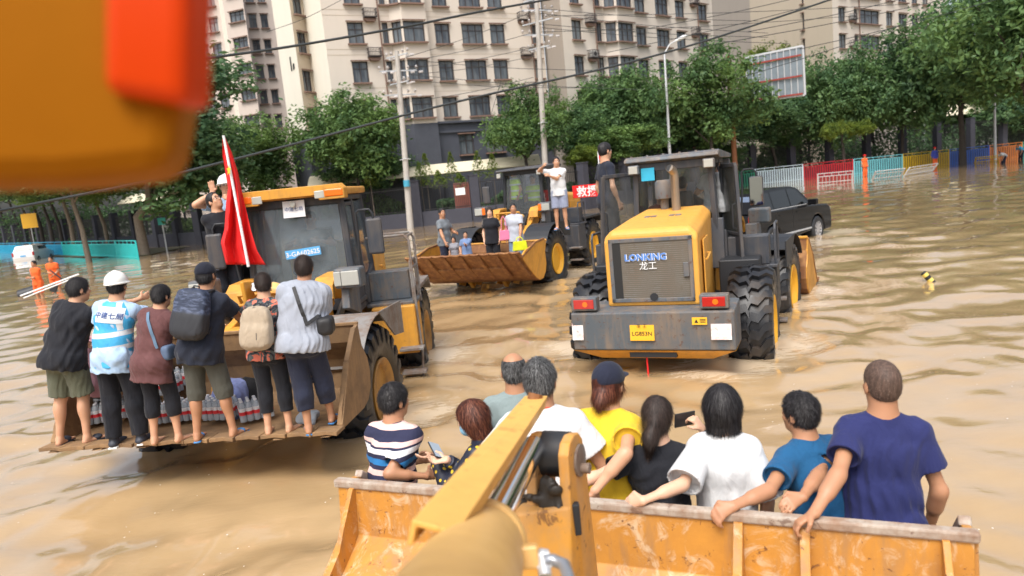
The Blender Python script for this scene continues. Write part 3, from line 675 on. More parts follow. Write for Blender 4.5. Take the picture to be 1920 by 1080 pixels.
# ------------------------------------------------ tyre, shared by all loaders
def tyre_mesh():
    b = MB(); R0, W0 = .74, .29
    prof = [(-W0*.62, .36), (-W0*.9, .42), (-W0*1.02, .56), (-W0*.97, .68), (-W0*.86, .745), (-W0*.5, .762), (0, .768), (W0*.5, .762), (W0*.86, .745), (W0*.97, .68), (W0*1.02, .56), (W0*.9, .42), (W0*.62, .36)]
    b.lathe(prof, n=56)
    n = 22
    def P(x, a, r): return (x, r*math.cos(a), r*math.sin(a))
    for sd in (-1, 1):
        for i in range(n):
            a0 = 2*math.pi*(i+(.5 if sd > 0 else 0))/n; st = 2*math.pi/n
            # chevron lug as three skewed blocks from the shoulder to the centre line
            path = [(1.03, -.02, .62), (1.0, 0, .735), (.72, .10*1, .775), (.42, .62*1, .795), (.12, .50, .80), (-.04, .95, .80)]
            hw = st*.29; V = []; F = []
            for q, (fx, da, rr) in enumerate(path):
                a = a0+da*st; x = sd*fx*W0; top = rr+(.028 if q > 1 else .012); bot = rr-.05
                w_ = hw*(.8 if q in (0, 5) else 1)
                V += [P(x, a-w_, bot), P(x, a-w_*.85, top), P(x, a+w_*.85, top), P(x, a+w_, bot)]
            for q in range(len(path)-1):
                o = q*4; F += [(o, o+1, o+5, o+4), (o+1, o+2, o+6, o+5), (o+2, o+3, o+7, o+6)]
            F += [(0, 3, 2, 1), (20, 21, 22, 23)]
            b.addv(V, F)
    return b.mesh('tyre', M_TYRE, smooth=True)
TYRE = tyre_mesh()
def rim_mesh(mat):
    b = MB(); b.lathe([(.20, .37), (.275, .40), (.285, .385), (.25, .33), (.16, .30), (.13, .20), (.17, .19), (.19, .13), (.20, .0)], n=36)
    b.lathe([(-.20, .37), (-.26, .39), (-.2, .3), (-.1, .2), (-.1, .0)], n=24)
    for k in range(12):
        a = k*math.pi/6; b.lathe([(.12, .018), (.175, .018), (.18, .0)], (0, .25*math.cos(a), .25*math.sin(a)), n=6)
    return b.mesh('rim', mat, smooth=True)
def wheel(parent, loc, side, rimme, rz=0):
    o = mesh_obj('tyre', TYRE, parent, loc, (random.uniform(0, 6), 0, 0))
    r = mesh_obj('rim', rimme, o, None, (0, 0, 0 if side > 0 else math.pi)); return o

def bucket(parent, kind, wdt=2.95):
    """bucket local frame: floor along +y from 0 to 1.15, back rises at y<0; x across"""
    root = empty('bucket', parent=parent); KIDS.setdefault(parent.name, []).append(root)
    m_in = {'mud': M_MUD, 'rust': M_RUST, 'near': M_NEARB}[kind]; h = wdt/2
    prof = [(1.12, 0), (.55, -.01), (.1, 0), (-.12, .06), (-.28, .20), (-.33, .40), (-.28, .60), (-.12, .78), (-.06, .86), (-.03, 1.10)]
    if kind == 'near': prof = [(1.12, 0), (.55, -.01), (.1, 0), (-.20, .08), (-.42, .25), (-.47, .42), (-.40, .58), (-.16, .74), (-.10, .80), (-.07, 1.08)]
    s = MB(); s.shell(prof, -h, h, .022); sh = s.build('bucket_shell', m_in, root, bevel=.004)
    side = [(1.05, -.01), (.6, -.02), (.1, -.01), (-.12, .05), (-.28, .19), (-.33, .40), (-.28, .60), (-.1, .80), (-.03, 1.10), (.12, 1.05), (.55, .66), (.95, .22)] if kind != 'near' else \
           [(1.05, -.01), (.6, -.02), (.1, -.01), (-.20, .07), (-.42, .25), (-.47, .42), (-.40, .58), (-.10, .80), (-.07, 1.08), (.08, 1.05), (.55, .66), (.95, .22)]
    for q in (-1, 1):
        p = MB().prism(side, q*h-.018, q*h+.018); p.build('side_plate', M_MUD if kind == 'mud' else (M_YEL if kind == 'rust' else M_NEARB), root, bevel=.004)
        e = MB(); e.bar((q*h, 1.02, .02), (q*h, .52, .70), .05, .06, (1, 0, 0)); e.bar((q*h, .52, .70), (q*h, .10, 1.06), .045, .05, (1, 0, 0)); e.build('side_cutter', M_EDGE if kind == 'near' else m_in, root, bevel=.008)
    # cutting edge: plates with worn wavy front
    n = 12; r = np.random.default_rng(4 if kind == 'mud' else 5)
    for i in range(n):
        x0, x1 = -h-.04+(wdt+.08)*i/n, -h-.04+(wdt+.08)*(i+1)/n
        a, c = (r.uniform(-.02, .045) if kind == 'mud' else 0), (r.uniform(-.02, .045) if kind == 'mud' else 0)
        tip = .02 if kind == 'mud' else 0
        poly = [(x0+.004, 1.0), (x1-.004, 1.0), (x1-.004, 1.26+c), ((x0+x1)/2, 1.23+(a+c)/2-tip), (x0+.004, 1.26+a)]
        MB().prism(poly, -.025, .022, 'z').build('edge_plate', M_MUD if kind == 'mud' else M_RUST, root, bevel=.006)
    if kind != 'near':
        for i in range(7):
            x = -h+.1+(wdt-.2)*i/6; MB().prism([(.25, -.02), (1.18, -.03), (1.24, -.05), (.9, -.10), (.3, -.09)], x-.05, x+.05).build('wear_strip', M_RUST if kind == 'rust' else M_MUD, root, bevel=.006)
        b = MB(); b.box((0, .45, -.05), (wdt*.62, .5, .06)); b.build('underside_plate', m_in, root, bevel=.01)
    # rear ribs and top rim
    t = MB(); t.bar((-h-.02, prof[-1][0]-.01, prof[-1][1]+.005), (h+.02, prof[-1][0]-.01, prof[-1][1]+.005), .055, .045); t.build('top_rim', M_EDGE if kind == 'near' else (M_YEL if kind == 'rust' else M_MUD), root, bevel=.01)
    xs = [-h+.10, -.62, .62, h-.62, h-.10] if kind == 'near' else [-.75, -.3, .3, .75]
    for x in xs:
        if kind == 'near': poly = [(-.09, 1.07), (-.12, 1.07), (-.24, .90), (-.30, .80), (-.62, .56), (-.60, .30), (-.42, .20), (-.50, .42), (-.42, .60), (-.17, .75), (-.11, .82)]
        else: poly = [(-.05, 1.0), (-.30, .85), (-.5, .5), (-.48, .15), (-.2, .03), (-.34, .40), (-.28, .62)]
        th = .014 if abs(x) > .9 or kind != 'near' else .02
        MB().prism(poly, x-th, x+th).build('rear_rib', M_NEARB if kind == 'near' else M_YEL, root, bevel=.003)
    return root

def build_front(F, P):
    """front frame: towers, boom arms, tilt linkage, axle, fenders, lamps, bucket. F empty, forward +y, ground z=0"""
    yel = P.get('yel', M_YEL); K = P.get('arms', True)
    fr = MB()
    for q in (-1, 1):
        fr.prism([(.05, .75), (.05, 1.25), (.45, 1.95), (.72, 2.0), (.85, 1.85), (1.2, 1.25), (2.0, 1.05), (2.05, .7)], q*.36-.03, q*.36+.03)
    fr.box((0, 1.1, .85), (.70, 1.9, .22)); fr.box((0, 1.5, .78), (1.3, .42, .34)); fr.box((0, .6, 1.3), (.68, .05, .7)); fr.build('front_frame', yel, F, bevel=.012)
    tw = MB()
    for q in (-1, 1): tw.lathe([(q*.30, .11), (q*.42, .11), (q*.43, .05), (q*.44, .0)], (0, .60, 1.82), n=20)
    tw.build('pivot_pin', M_STEEL, F)
    ax = MB(); ax.tube([(-1.05, 1.5, .8), (-.5, 1.5, .8), (0, 1.5, .8), (.5, 1.5, .8), (1.05, 1.5, .8)], [.17, .14, .26, .14, .17], 14); ax.build('front_axle', M_YEL, F, smooth=True)
    for q in (-1, 1): wheel(F, (q*1.10, 1.5, .8), q, P['rim'])
    for q in (-1, 1):
        fd = MB(); ang = [R_(a) for a in range(-8, 100, 12)]
        fd.shell([(1.5+.95*math.cos(a+R_(40)), .80+.93*math.sin(a+R_(40))) for a in ang][::-1], q*1.08-.34, q*1.08+.34, .014); fd.build('front_fender', P.get('fender', M_GREY), F, bevel=.004)
        fb = MB(); fb.prism([(.95, 1.35), (.55, 1.3), (.55, 1.72), (1.5, 1.75)], q*1.41-.01, q*1.41+.01); fb.build('fender_side', P.get('fender', M_GREY), F)
    # headlamps on brackets
    for q in (-1, 1):
        lb = MB(); lb.bar((q*.62, .75, 1.55), (q*.92, .95, 2.02), .09, .05); lb.prism([(.62, 1.60), (.62, 2.02), (1.0, 2.02), (1.05, 1.75)], q*.80-.02, q*.80+.14*q+.02); lb.build('lamp_bracket', M_GREY, F, bevel=.01)
        hb = MB(); hb.box((q*.95, 1.0, 2.13), (.34, .22, .25)); ho = hb.build('headlamp', M_GREY, F, bevel=.03)
        MB().box((q*.99, 1.115, 2.13), (.22, .02, .18)).build('lens', M_LAMP, ho, bevel=.012)
        MB().box((q*.83, 1.115, 2.13), (.09, .02, .18)).build('indicator', P.get('ind', M_LAMP), ho, bevel=.01)
    # boom: pivot (0.6,1.82) to bucket pin
    by, bz, tilt = P['bucket']; pin = Vector((0, by, bz))
    B = bucket(F, P['bk'], P.get('bw', 2.95)); tz = R_(tilt); B.location = (0, by+.10*math.sin(tz)*0+.38*math.cos(tz), bz+.38*math.sin(tz)-.12*math.cos(tz)); B.rotation_euler = (tz, 0, 0); B.scale = P.get('bs', (1, 1, 1))
    if K:
        for q in (-1, 1):
            a = Vector((q*.47, .60, 1.82)); c = Vector((q*.47, by, bz+.02)); d = (c-a); n_ = Vector((0, -d.z, d.y)).normalized()
            m1 = a+d*.55+n_*.28; poly = [a+n_*.11-d.normalized()*.1, a-n_*.13-d.normalized()*.08, a+d*.5-n_*.02, c-n_*.13, c+n_*.11+d.normalized()*.05, m1+d*.12+n_*.04, m1]
            MB().prism([(p.y, p.z) for p in poly], q*.47-.05, q*.47+.05).build('boom_arm', yel, F, bevel=.012)
            cy = MB(); p0 = Vector((q*.30, .35, 1.0)); p1 = a+d*.48; cy.tube([p0, p0+(p1-p0)*.62], .085, 14); cyo = cy.build('lift_cylinder', P.get('cyl', yel), F, smooth=True)
            MB().tube([p0+(p1-p0)*.6, p1], .04, 10).build('rod', M_CHROME, cyo, smooth=True)
        cb = MB(); mid = Vector((0, (0.60+by)/2+.12, (1.82+bz)/2+.22)); cb.bar((-.5, mid.y, mid.z-.05), (.5, mid.y, mid.z-.05), .24, .16); cb.build('cross_tube', yel, F, bevel=.03)
        # bell crank and tilt cylinder, with the twin plates and hoses seen from the front
        top = mid+Vector((0, .10, .52)); low = mid+Vector((0, .22, -.42))
        for q in (-1, 1): MB().prism([(top.y-.1, top.z+.06), (top.y+.1, top.z+.08), (mid.y+.16, mid.z), (low.y+.08, low.z-.05), (low.y-.08, low.z), (mid.y-.16, mid.z)], q*.10-.025, q*.10+.025).build('bell_crank', yel, F, bevel=.015)
        tc = MB(); t0 = Vector((0, .48, 1.86)); tc.tube([t0, t0+(top-t0)*.55], .10, 16); tc.tube([t0+(top-t0)*.5, t0+(top-t0)*.58], .12, 16); tco = tc.build('tilt_cylinder', P.get('cyl', M_CREAM), F, smooth=True)
        MB().tube([t0+(top-t0)*.5, top], .05, 12).build('rod', M_CHROME, tco, smooth=True)
        lk = MB(); lk.bar(low, (0, by+.02, bz+.52), .10, .12); lk.build('bucket_link', yel, F, bevel=.02)
        # box-like tower heads with hydraulic pipes
        for q in (-1, 1):
            hd = MB(); hd.prism([(.42, 1.80), (.42, 2.16), (.85, 2.14), (.98, 2.05), (1.02, 1.88), (.95, 1.86), (.90, 2.02), (.80, 2.08), (.48, 2.09), (.48, 1.80)], q*.58-.13, q*.58+.13); hd.build('tower_head', yel, F, bevel=.01)
            hp = MB()
            for k in range(3):
                x = q*(.24+.05*k); hp.tube([(x, .3, 1.3), (x, .5, 1.7), (x, .8, 1.9+.04*k), (x, 1.1, 1.75), (x, 1.3, 1.5)], .018, 6)
            hp.build('hydraulic_hose', M_BLK, F, smooth=True)
        gd = MB()
        gd.tube([(-.34, 1.30, 1.96), (-.34, 1.36, 2.06), (.34, 1.36, 2.06), (.34, 1.30, 1.96)], .024, 8); gd.build('grab_bar', yel, F, smooth=True)
    return B

def build_rear(Rr, P):
    yel = P.get('yel', M_YEL)
    f = MB(); f.box((0, -1.1, .85), (.9, 2.3, .35)); f.box((0, -.05, .95), (.5, .35, .6)); f.build('rear_frame', M_DGREY, Rr, bevel=.02)
    ax = MB(); ax.tube([(-1.05, -1.5, .8), (-.5, -1.5, .8), (0, -1.5, .8), (.5, -1.5, .8), (1.05, -1.5, .8)], [.17, .14, .26, .14, .17], 14); ax.build('rear_axle', M_YEL, Rr, smooth=True)
    for q in (-1, 1): wheel(Rr, (q*1.10, -1.5, .8), q, P['rim'])
    # engine hood (tapered box loft)
    hd = MB()
    sec = [(-.98, .52, 1.0, 2.48, .10), (-1.9, .56, 1.0, 2.42, .10), (-2.78, .60, 1.34, 2.34, .10), (-2.84, .60, 1.34, 2.28, .10)]
    V = []; Fs = []
    for (y, hw, z0, z1, ch) in sec: V += [(-hw, y, z0), (-hw, y, z1-ch), (-hw+ch, y, z1), (hw-ch, y, z1), (hw, y, z1-ch), (hw, y, z0)]
    for i in range(len(sec)-1): Fs += [(i*6+k, i*6+(k+1) % 6, (i+1)*6+(k+1) % 6, (i+1)*6+k) for k in range(6)]
    Fs += [(0, 1, 2, 3, 4, 5), tuple(18+k for k in (5, 4, 3, 2, 1, 0))]; hd.addv(V, Fs); hood = hd.build('engine_hood', P.get('hoodm', M_YELB), Rr, bevel=.03)
    for q in (-1, 1):
        dl = MB(); dl.box((q*.60, -2.2, 1.78), (.02, .62, .70), (0, 0, q*.06)); d_ = dl.build('side_door', P.get('hoodm', M_YELB), hood, bevel=.01)
        MB().tube([(q*.61, -2.42, 1.85), (q*.65, -2.42, 1.87), (q*.65, -2.18, 1.92), (q*.61, -2.18, 1.92)], .012, 6).build('handle', P.get('hoodm', M_YELB), hood)
        for k in range(2): MB().box((q*.17+k*.09-.045, -1.9, 2.424), (.07, .10, .012), (R_(4), 0, 0)).build('vent', M_STEEL, hood)
    # rear grille
    g = MB(); y = -2.845
    gx, gz0, gz1 = .51, 1.42, 2.20
    for q in (-1, 1): g.box((q*gx, y, (gz0+gz1)/2), (.05, .04, gz1-gz0+.05))
    for z in (gz0, gz1): g.box((0, y, z), (2*gx+.05, .04, .05))
    go = g.build('grille_frame', M_GREY, Rr, bevel=.006)
    mg = MB(); nx, nz = 40, 30
    for i in range(1, nx): x = -gx+2*gx*i/nx; mg.box((x, y-.002, (gz0+gz1)/2), (.005, .006, gz1-gz0))
    for i in range(1, nz): z = gz0+(gz1-gz0)*i/nz; mg.box((0, y-.006, z), (2*gx, .006, .005))
    tag(mg.build('grille_mesh', M_STEEL, go), kind='stuff')
    MB().box((0, -2.846, 1.81), (1.00, .012, .76)).build('radiator', simple('radiator', (.12, .105, .08), .7, var=.3, scale=3), go)
    MB().box((-gx+.07, -2.850, 1.81), (.12, .012, .74)).build('radiator_duct', M_INKB, go)
    MB().box((gx-.06, y-.02, 1.80), (.07, .03, .18)).build('latch', M_GREY, go, bevel=.006); MB().tube([(.02, y-.01, 1.46), (.02, y-.03, 1.46)], .05, 14).build('cap', M_BLK, go)
    MX = axes((1, 0, 0), (0, 0, 1))
    # counterweight
    c = MB(); c.prism([(-3.12, .82), (-3.16, 1.32), (-2.5, 1.36), (-2.5, .80)], -1.03, 1.03); cw = c.build('counterweight', P.get('cw', M_GREY), Rr, bevel=.02)
    c2 = MB(); V = [(-1.03, -3.12, .818), (1.03, -3.12, .818), (.72, -2.9, .66), (-.72, -2.9, .66), (-1.03, -2.5, .818), (1.03, -2.5, .818), (.72, -2.5, .66), (-.72, -2.5, .66)]
    c2.addv(V, [(0, 1, 2, 3), (0, 3, 7, 4), (1, 5, 6, 2), (3, 2, 6, 7), (4, 7, 6, 5)]); c2.build('counterweight_base', M_YEL, cw)
    MB().box((0, -3.02, .75), (.6, .1, .07)).build('tow_slot', M_BLK, cw)
    if P.get('rearview'):
        text('LONKING', .118, simple('logo_blue', (.10, .24, .62), .4, var=.03), go, (-.06, y-.022, 1.98), MX, 'logo', .004, 1.02, .03, .0)
        text('LONKING', .118, M_WHITE, go, (-.055, y-.016, 1.977), MX, 'logo', .001, 1.02, .06, .0)
        text('龙工', .115, M_WHITE, go, (-.03, y-.02, 1.87), MX, 'logo', .003)
        for x in (-.84, .80):
            tl = MB().box((x, -3.07, 1.435), (.34, .16, .17)).build('tail_light', M_GREY, Rr, bevel=.012)
            MB().box((x-.0, -3.155, 1.435), (.27, .012, .12)).build('lens', M_RED, tl, bevel=.006); MB().tube([(x+.02, -3.16, 1.435), (x+.02, -3.165, 1.435)], .035, 12).build('reflector', M_ORG, tl)
        pl = MB().box((-.10, -3.147, 1.09), (.31, .010, .27), (R_(-4.5), 0, 0)).build('plate', M_YPL, cw, bevel=.003)
        text('LG853N', .075, M_INKB, cw, (-.10, -3.158, 1.045), MX, bold=.01); text('龙  工', .05, M_INKB, cw, (-.10, -3.163, 1.15), MX)
        M_REFW = paint('reflector_white', (.75, .74, .72), dirt=(.5, .05, .04), amt=.6, rust=.5, streak=False, scale=9)
        for x, wd in ((-.95, .15), (.87, .24)): MB().box((x, -3.147, 1.10), (wd, .010, .27), (R_(-4.5), 0, 0)).build('reflective_sticker', M_REFW, cw)
        st = MB().box((.62, -3.158, 1.20), (.18, .010, .09), (R_(-4.5), 0, 0)).build('warning_sticker', M_YPL, cw)
        MB().prism([(.56, 1.18), (.605, 1.18), (.582, 1.225)], -3.168, -3.163, 'y').build('triangle', M_INKB, cw)
        for k in range(3): MB().box((.66, -3.165, 1.185+.018*k), (.07, .003, .007)).build('print_line', M_INKB, cw)
        MB().tube([(-.1, -3.0, .72), (-.09, -3.02, .5), (-.10, -3.02, .30)], .012, 6).build('red_strap', M_REDC, Rr)
        # exhaust and pre-cleaner
        ex = MB(); ex.tube([(.09, -1.35, 2.40), (.09, -1.35, 2.96), (.08, -1.38, 3.02), (.05, -1.47, 3.07)], [.062, .060, .060, .060], 20, cap=False); ex.tube([(.05, -1.465, 3.067), (.08, -1.38, 3.02)], [.055, .05], 16); eo = ex.build('exhaust_pipe', simple('exhaust_steel', (.34, .28, .22), .35, .6, .3, 5), Rr, smooth=True)
        MB().lathe([(2.40, .10), (2.43, .10), (2.43, .07)], (.09, -1.35, 0), 'z', 18).build('base_ring', M_BLK, eo); MB().tube([(.052, -1.458, 3.064), (.050, -1.466, 3.068)], .052, 16).build('bore', M_INKB, eo)
        pc = MB(); pc.lathe([(2.38, .06), (2.62, .06), (2.63, .13), (2.86, .13), (2.90, .10)], (-.12, -1.12, 0), 'z', 22); pc.build('air_cleaner', M_GREY, Rr, smooth=True)
    # rear fenders, platforms, steps, handrails
    for q in (-1, 1):
        if P.get('nofend'): p = MB(); p.box((q*.92, -1.15, 1.45), (.55, .5, .5)); p.build('side_tank', M_BLK, Rr, bevel=.02)
        p = MB(); p.prism([(-.85, 1.62), (-.85, 1.68), (-2.15, 1.68), (-2.35, 1.50), (-2.35, 1.44), (-2.15, 1.62)], q*1.05-.36, q*1.05+.36); P.get('nofend') or p.build('rear_fender', P.get('fender', M_GREY), Rr, bevel=.006)
        s_ = MB(); s_.box((q*1.05, -.62, 1.52), (.72, .62, .05)); s_.box((q*1.0, -.75, 1.76), (.60, .36, .42)); s_.build('platform', P.get('plat', M_DGREY), Rr, bevel=.012)
        fs = MB(); fs.box((q*1.08, -.50, 1.15), (.62, .60, .70)); fs.build('tank', P.get('tank', M_DGREY), Rr, bevel=.02)
        for k in range(2): MB().box((q*1.30, -.12, .55+.34*k), (.34, .20, .035)).build('step', M_STEEL, Rr, bevel=.004)
        gr = MB(); gr.tube([(q*1.38, -.30, 1.55), (q*1.38, -.30, 2.05), (q*1.38, -.36, 2.12), (q*1.38, -.78, 2.12), (q*1.38, -.84, 2.05), (q*1.38, -.84, 1.55)], .020, 8); gr.build('handrail', P.get('railm', M_DGREY), Rr, smooth=True)
    if P.get('tallrail'):
        q = -1; tr = MB()
        for y in (-.30, -.88): tr.tube([(q*1.40, y, 1.45), (q*1.40, y, 2.42), (q*1.34, y, 2.50), (q*.80, y, 2.50)], .020, 8)
        tr.tube([(q*1.40, -.30, 2.02), (q*1.40, -.88, 2.02)], .016, 8); tr.tube([(q*1.38, -.30, 2.48), (q*1.38, -.88, 2.48)], .018, 8); tr.tube([(q*1.40, -.30, 1.5), (q*1.42, -.28, .8), (q*1.40, -.2, .45)], .018, 8); tr.build('access_rail', M_STEEL, Rr, smooth=True)
    # cab
    cabm = P.get('cabm', M_DGREY); y0, y1, hw, z0, z1 = -1.02, .30, P.get('hw', .62), 1.62, 3.14; kx = hw/.70
    b = MB(); fl = .06
    b.box((0, (y0+y1)/2, 1.58), (1.40, y1-y0, .10)); b.prism([(y1-.0, 1.55), (y1, 1.98), (y1-.05, 1.98), (y1-.05, 1.55)], -.62, .62); b.prism([(y0-.12, 1.55), (y0-.02, 2.28), (y0+.03, 2.28), (y0-.05, 1.55)], -.70, .70)
    for q in (-1, 1): b.prism([(y0, 1.55), (y0+.02, 2.1), (y0+.5, 1.95), (y0+.62, 1.55)], q*.70-.03, q*.70+.03)
    b.build('cab_base', cabm, Rr, bevel=.015)
    fm = MB()
    for q in (-1, 1):
        fm.bar((q*.66*kx, y1, 1.6), (q*.60*kx, y1-.14, z1), .08, .07); fm.bar((q*.70*kx, y0, 1.6), (q*.62*kx, y0+.02, z1), .09, .08); fm.bar((q*.70*kx, -.32, 1.6), (q*.62*kx, -.32, z1), .07, .06)
        fm.bar((q*.62*kx, y1-.12, z1-.03), (q*.62*kx, y0, z1-.03), .07, .07)
    fm.bar((-.62*kx, y1-.13, z1-.04), (.62*kx, y1-.13, z1-.04), .09, .12); fm.bar((-.62*kx, y0+.02, z1-.04), (.62*kx, y0+.02, z1-.04), .08, .12); fm.build('cab_frame', cabm, Rr, bevel=.012)
    gl = P.get('glass', M_GLASS)
    G = MB(); G.addv([(-.60*kx, y1-.02, 1.98), (.60*kx, y1-.02, 1.98), (.57*kx, y1-.15, z1-.08), (-.57*kx, y1-.15, z1-.08), (-.60*kx, y1-.032, 1.98), (.60*kx, y1-.032, 1.98), (.57*kx, y1-.162, z1-.08), (-.57*kx, y1-.162, z1-.08)], [(0, 1, 2, 3), (7, 6, 5, 4), (0, 4, 5, 1), (2, 6, 7, 3), (0, 3, 7, 4), (1, 5, 6, 2)]); G.build('windscreen', gl, Rr)
    G = MB(); G.addv([(-.66*kx, y0, 2.28), (.66*kx, y0, 2.28), (.58*kx, y0+.02, z1-.09), (-.58*kx, y0+.02, z1-.09), (-.66*kx, y0+.012, 2.28), (.66*kx, y0+.012, 2.28), (.58*kx, y0+.032, z1-.09), (-.58*kx, y0+.032, z1-.09)], [(3, 2, 1, 0), (4, 5, 6, 7), (1, 5, 4, 0), (3, 7, 6, 2), (4, 7, 3, 0), (2, 6, 5, 1)]); G.build('rear_window', gl, Rr)
    for q in (-1, 1):
        G = MB(); G.box((q*.655*kx, -.67, 2.52), (.01, .58, 1.05), (0, q*-.055, 0)); G.build('side_window', gl, Rr)
        if not P.get('open'):
            D = MB(); D.bar((q*.69*kx, -.26, 1.66), (q*.63*kx, -.26, 3.02), .05, .05); D.bar((q*.675*kx, y1-.06, 1.66), (q*.62*kx, y1-.17, 3.02), .05, .05); D.bar((q*.63*kx, -.26, 3.02), (q*.62*kx, y1-.17, 3.02), .05, .05); D.bar((q*.69*kx, -.26, 1.68), (q*.675*kx, y1-.06, 1.68), .05, .06)
            D.box((q*.672*kx, 0.0, 1.86), (.03, .46, .36), (0, q*-.03, 0)); do = D.build('door', cabm, Rr, bevel=.008); MB().box((q*.655*kx, 0.0, 2.5), (.008, .44, .98), (0, q*-.045, 0)).build('pane', gl, do)
        else:
            ang, px_ = P['open'][0 if q < 0 else 1], q*.70*kx
            De = empty('door', (px_, -.42 if q > 0 else -.42, 0), ang, Rr); D = MB()
            L_ = .78; D.bar((0, .03, 1.62), (0, .03, 3.02), .05, .06); D.bar((0, L_, 1.62), (0, L_-.12, 3.02), .05, .06); D.bar((0, .03, 3.02), (0, L_-.12, 3.02), .05, .06); D.bar((0, .03, 1.64), (0, L_, 1.64), .05, .07); D.box((0, L_/2, 1.82), (.03, L_-.06, .34)); D.bar((0, .03, 2.02), (0, L_-.04, 2.02), .04, .05)
            D.build('door_frame', cabm, De, bevel=.008); MB().box((0, L_/2-.02, 2.5), (.008, L_-.14, .98)).build('pane', M_GLASSD, De)
            mt = MB().tube([(.03*q, L_-.1, 2.1), (.08*q, L_-.1, 2.12), (.08*q, L_-.1, 2.45), (.03*q, L_-.1, 2.47)], .012, 6).build('handle', M_BLK, De)
    # seat, wheel, console
    s_ = MB(); s_.box((0, -.55, 2.08), (.5, .48, .14)); s_.box((0, -.80, 2.40), (.48, .12, .60), (R_(-8), 0, 0)); s_.box((0, -.55, 1.8), (.3, .3, .4)); s_.build('seat', P.get('seatm', M_BLK), Rr, bevel=.03)
    c_ = MB(); c_.tube([(0, .10, 1.62), (0, -.05, 2.12)], .05, 10); c_.box((0, .12, 1.80), (.4, .2, .36)); c_.lathe([(0, .2), (.02, .21), (.04, .2), (.02, .185)], (0, -.07, 2.16), 'z', 20, Euler((R_(-25), 0, 0)).to_matrix()); c_.build('steering_column', M_BLK, Rr)
    # roof
    if P.get('roof') == 'visor':
        r_ = MB(); r_.box((0, -.38, 3.20), (1.46, 1.45, .10)); ro = r_.build('roof', P.get('roofm', M_YEL), Rr, bevel=.03)
        v_ = MB()
        V = []; prof_ = [(-.80, .0), (-.80, .14), (-.74, .20), (.74, .20), (.80, .14), (.80, .0), (.44, .0), (.38, .075), (-.38, .075), (-.44, .0)]
        n = len(prof_)
        for (y, s2) in ((.30, .95), (.42, .92)):
            V += [(x*s2, y, 3.10+z*(1 if y < .4 else .95)+.0) for x, z in prof_]
        v_.addv(V, [(i, (i+1) % n, n+(i+1) % n, n+i) for i in range(n)]+[(0, 1, 2, 9), (2, 3, 8, 9)[::1], (3, 4, 7, 8), (4, 5, 6, 7), (10, 19, 12, 11), (12, 19, 18, 13), (13, 18, 17, 14), (14, 17, 16, 15)]); vo = v_.build('roof_visor', P.get('roofm', M_YEL), ro, bevel=.012)
        for q in (-1, 1):
            MB().box((q*.60, .41, 3.185), (.24, .04, .095)).build('turn_signal', M_ORG, ro, bevel=.012); MB().box((q*.41, .41, 3.175), (.13, .03, .10)).build('work_light', M_LAMP, ro, bevel=.008)
        MB().lathe([(0, .0), (.0, .035), (.05, .04), (.055, .03), (.055, 0)], (-.02, .30, 3.08), 'y', 16).build('spot_lamp', M_LAMP, ro)
    else:
        r_ = MB(); r_.prism([(.42, 3.16), (.40, 3.20), (-1.0, 3.27), (-1.12, 3.24), (-1.14, 3.19), (-1.0, 3.15), (.3, 3.14)], -.78*kx, .78*kx); ro = r_.build('roof', P.get('roofm', M_GREY), Rr, bevel=.012)
        for i in range(6): MB().tube([(-.6+i*.24, -1.0, 3.26), (-.6+i*.24, -1.0, 3.285)], .02, 8).build('bolt', M_STEEL, ro)
        for q in (-1, 1):
            l_ = MB().box((q*.55, -1.12, 3.08), (.17, .10, .14)).build('work_light', M_GREY, ro, bevel=.02); MB().box((q*.55, -1.175, 3.08), (.13, .012, .11)).build('lens', M_LAMP, l_, bevel=.004)
            l_ = MB().box((q*.60, .40, 3.05), (.14, .06, .14)).build('front_light', M_GREY, ro, bevel=.02); MB().box((q*.60, .435, 3.05), (.11, .012, .11)).build('lens', M_LAMP, l_, bevel=.004)
    # mirrors on bent tubes
    for q in P.get('mirrors', (-1, 1)):
        m_ = MB(); m_.tube([(q*.66, y1, 2.05), (q*.80, y1+.05, 2.08), (q*.84, y1+.07, 2.6), (q*.84, y1+.07, 2.88), (q*.88, y1+.07, 2.92), (q*1.02, y1+.07, 2.92), (q*1.06, y1+.07, 2.86), (q*1.06, y1+.07, 2.78)], .016, 8); mo = m_.build('mirror_arm', M_BLK, Rr, smooth=True)
        MB().box((q*1.06, y1+.07, 2.56), (.22, .06, .48), (0, 0, q*.1)).build('mirror_housing', M_DGREY, mo, bevel=.03)
        MB().box((q*1.06-.003*q, y1+.036, 2.56), (.19, .008, .44), (0, 0, q*.1)).build('mirror_glass', M_MIRR, mo)

def loader(name_label, loc, deg, P, art=0, group='wheel loaders carrying people'):
    P.setdefault('rim', rim_mesh(P.get('rimm', M_YEL)))
    root = empty('wheel_loader', loc, R_(deg)); tag(root, name_label, 'wheel loader', group)
    R2 = empty('rear_section', parent=root); F2 = empty('front_section', (0, 0, 0), R_(art), root)
    build_rear(R2, P); Bk = build_front(F2, P)
    flatten(root, R2); flatten(root, F2)
    return root, Bk
def flatten(root, S):
    for c in list(S.children):
        ml = S.matrix_basis @ c.matrix_basis; c.parent = root; c.matrix_basis = ml
        KIDS.setdefault(root.name, []).append(c)
    bpy.data.objects.remove(S)
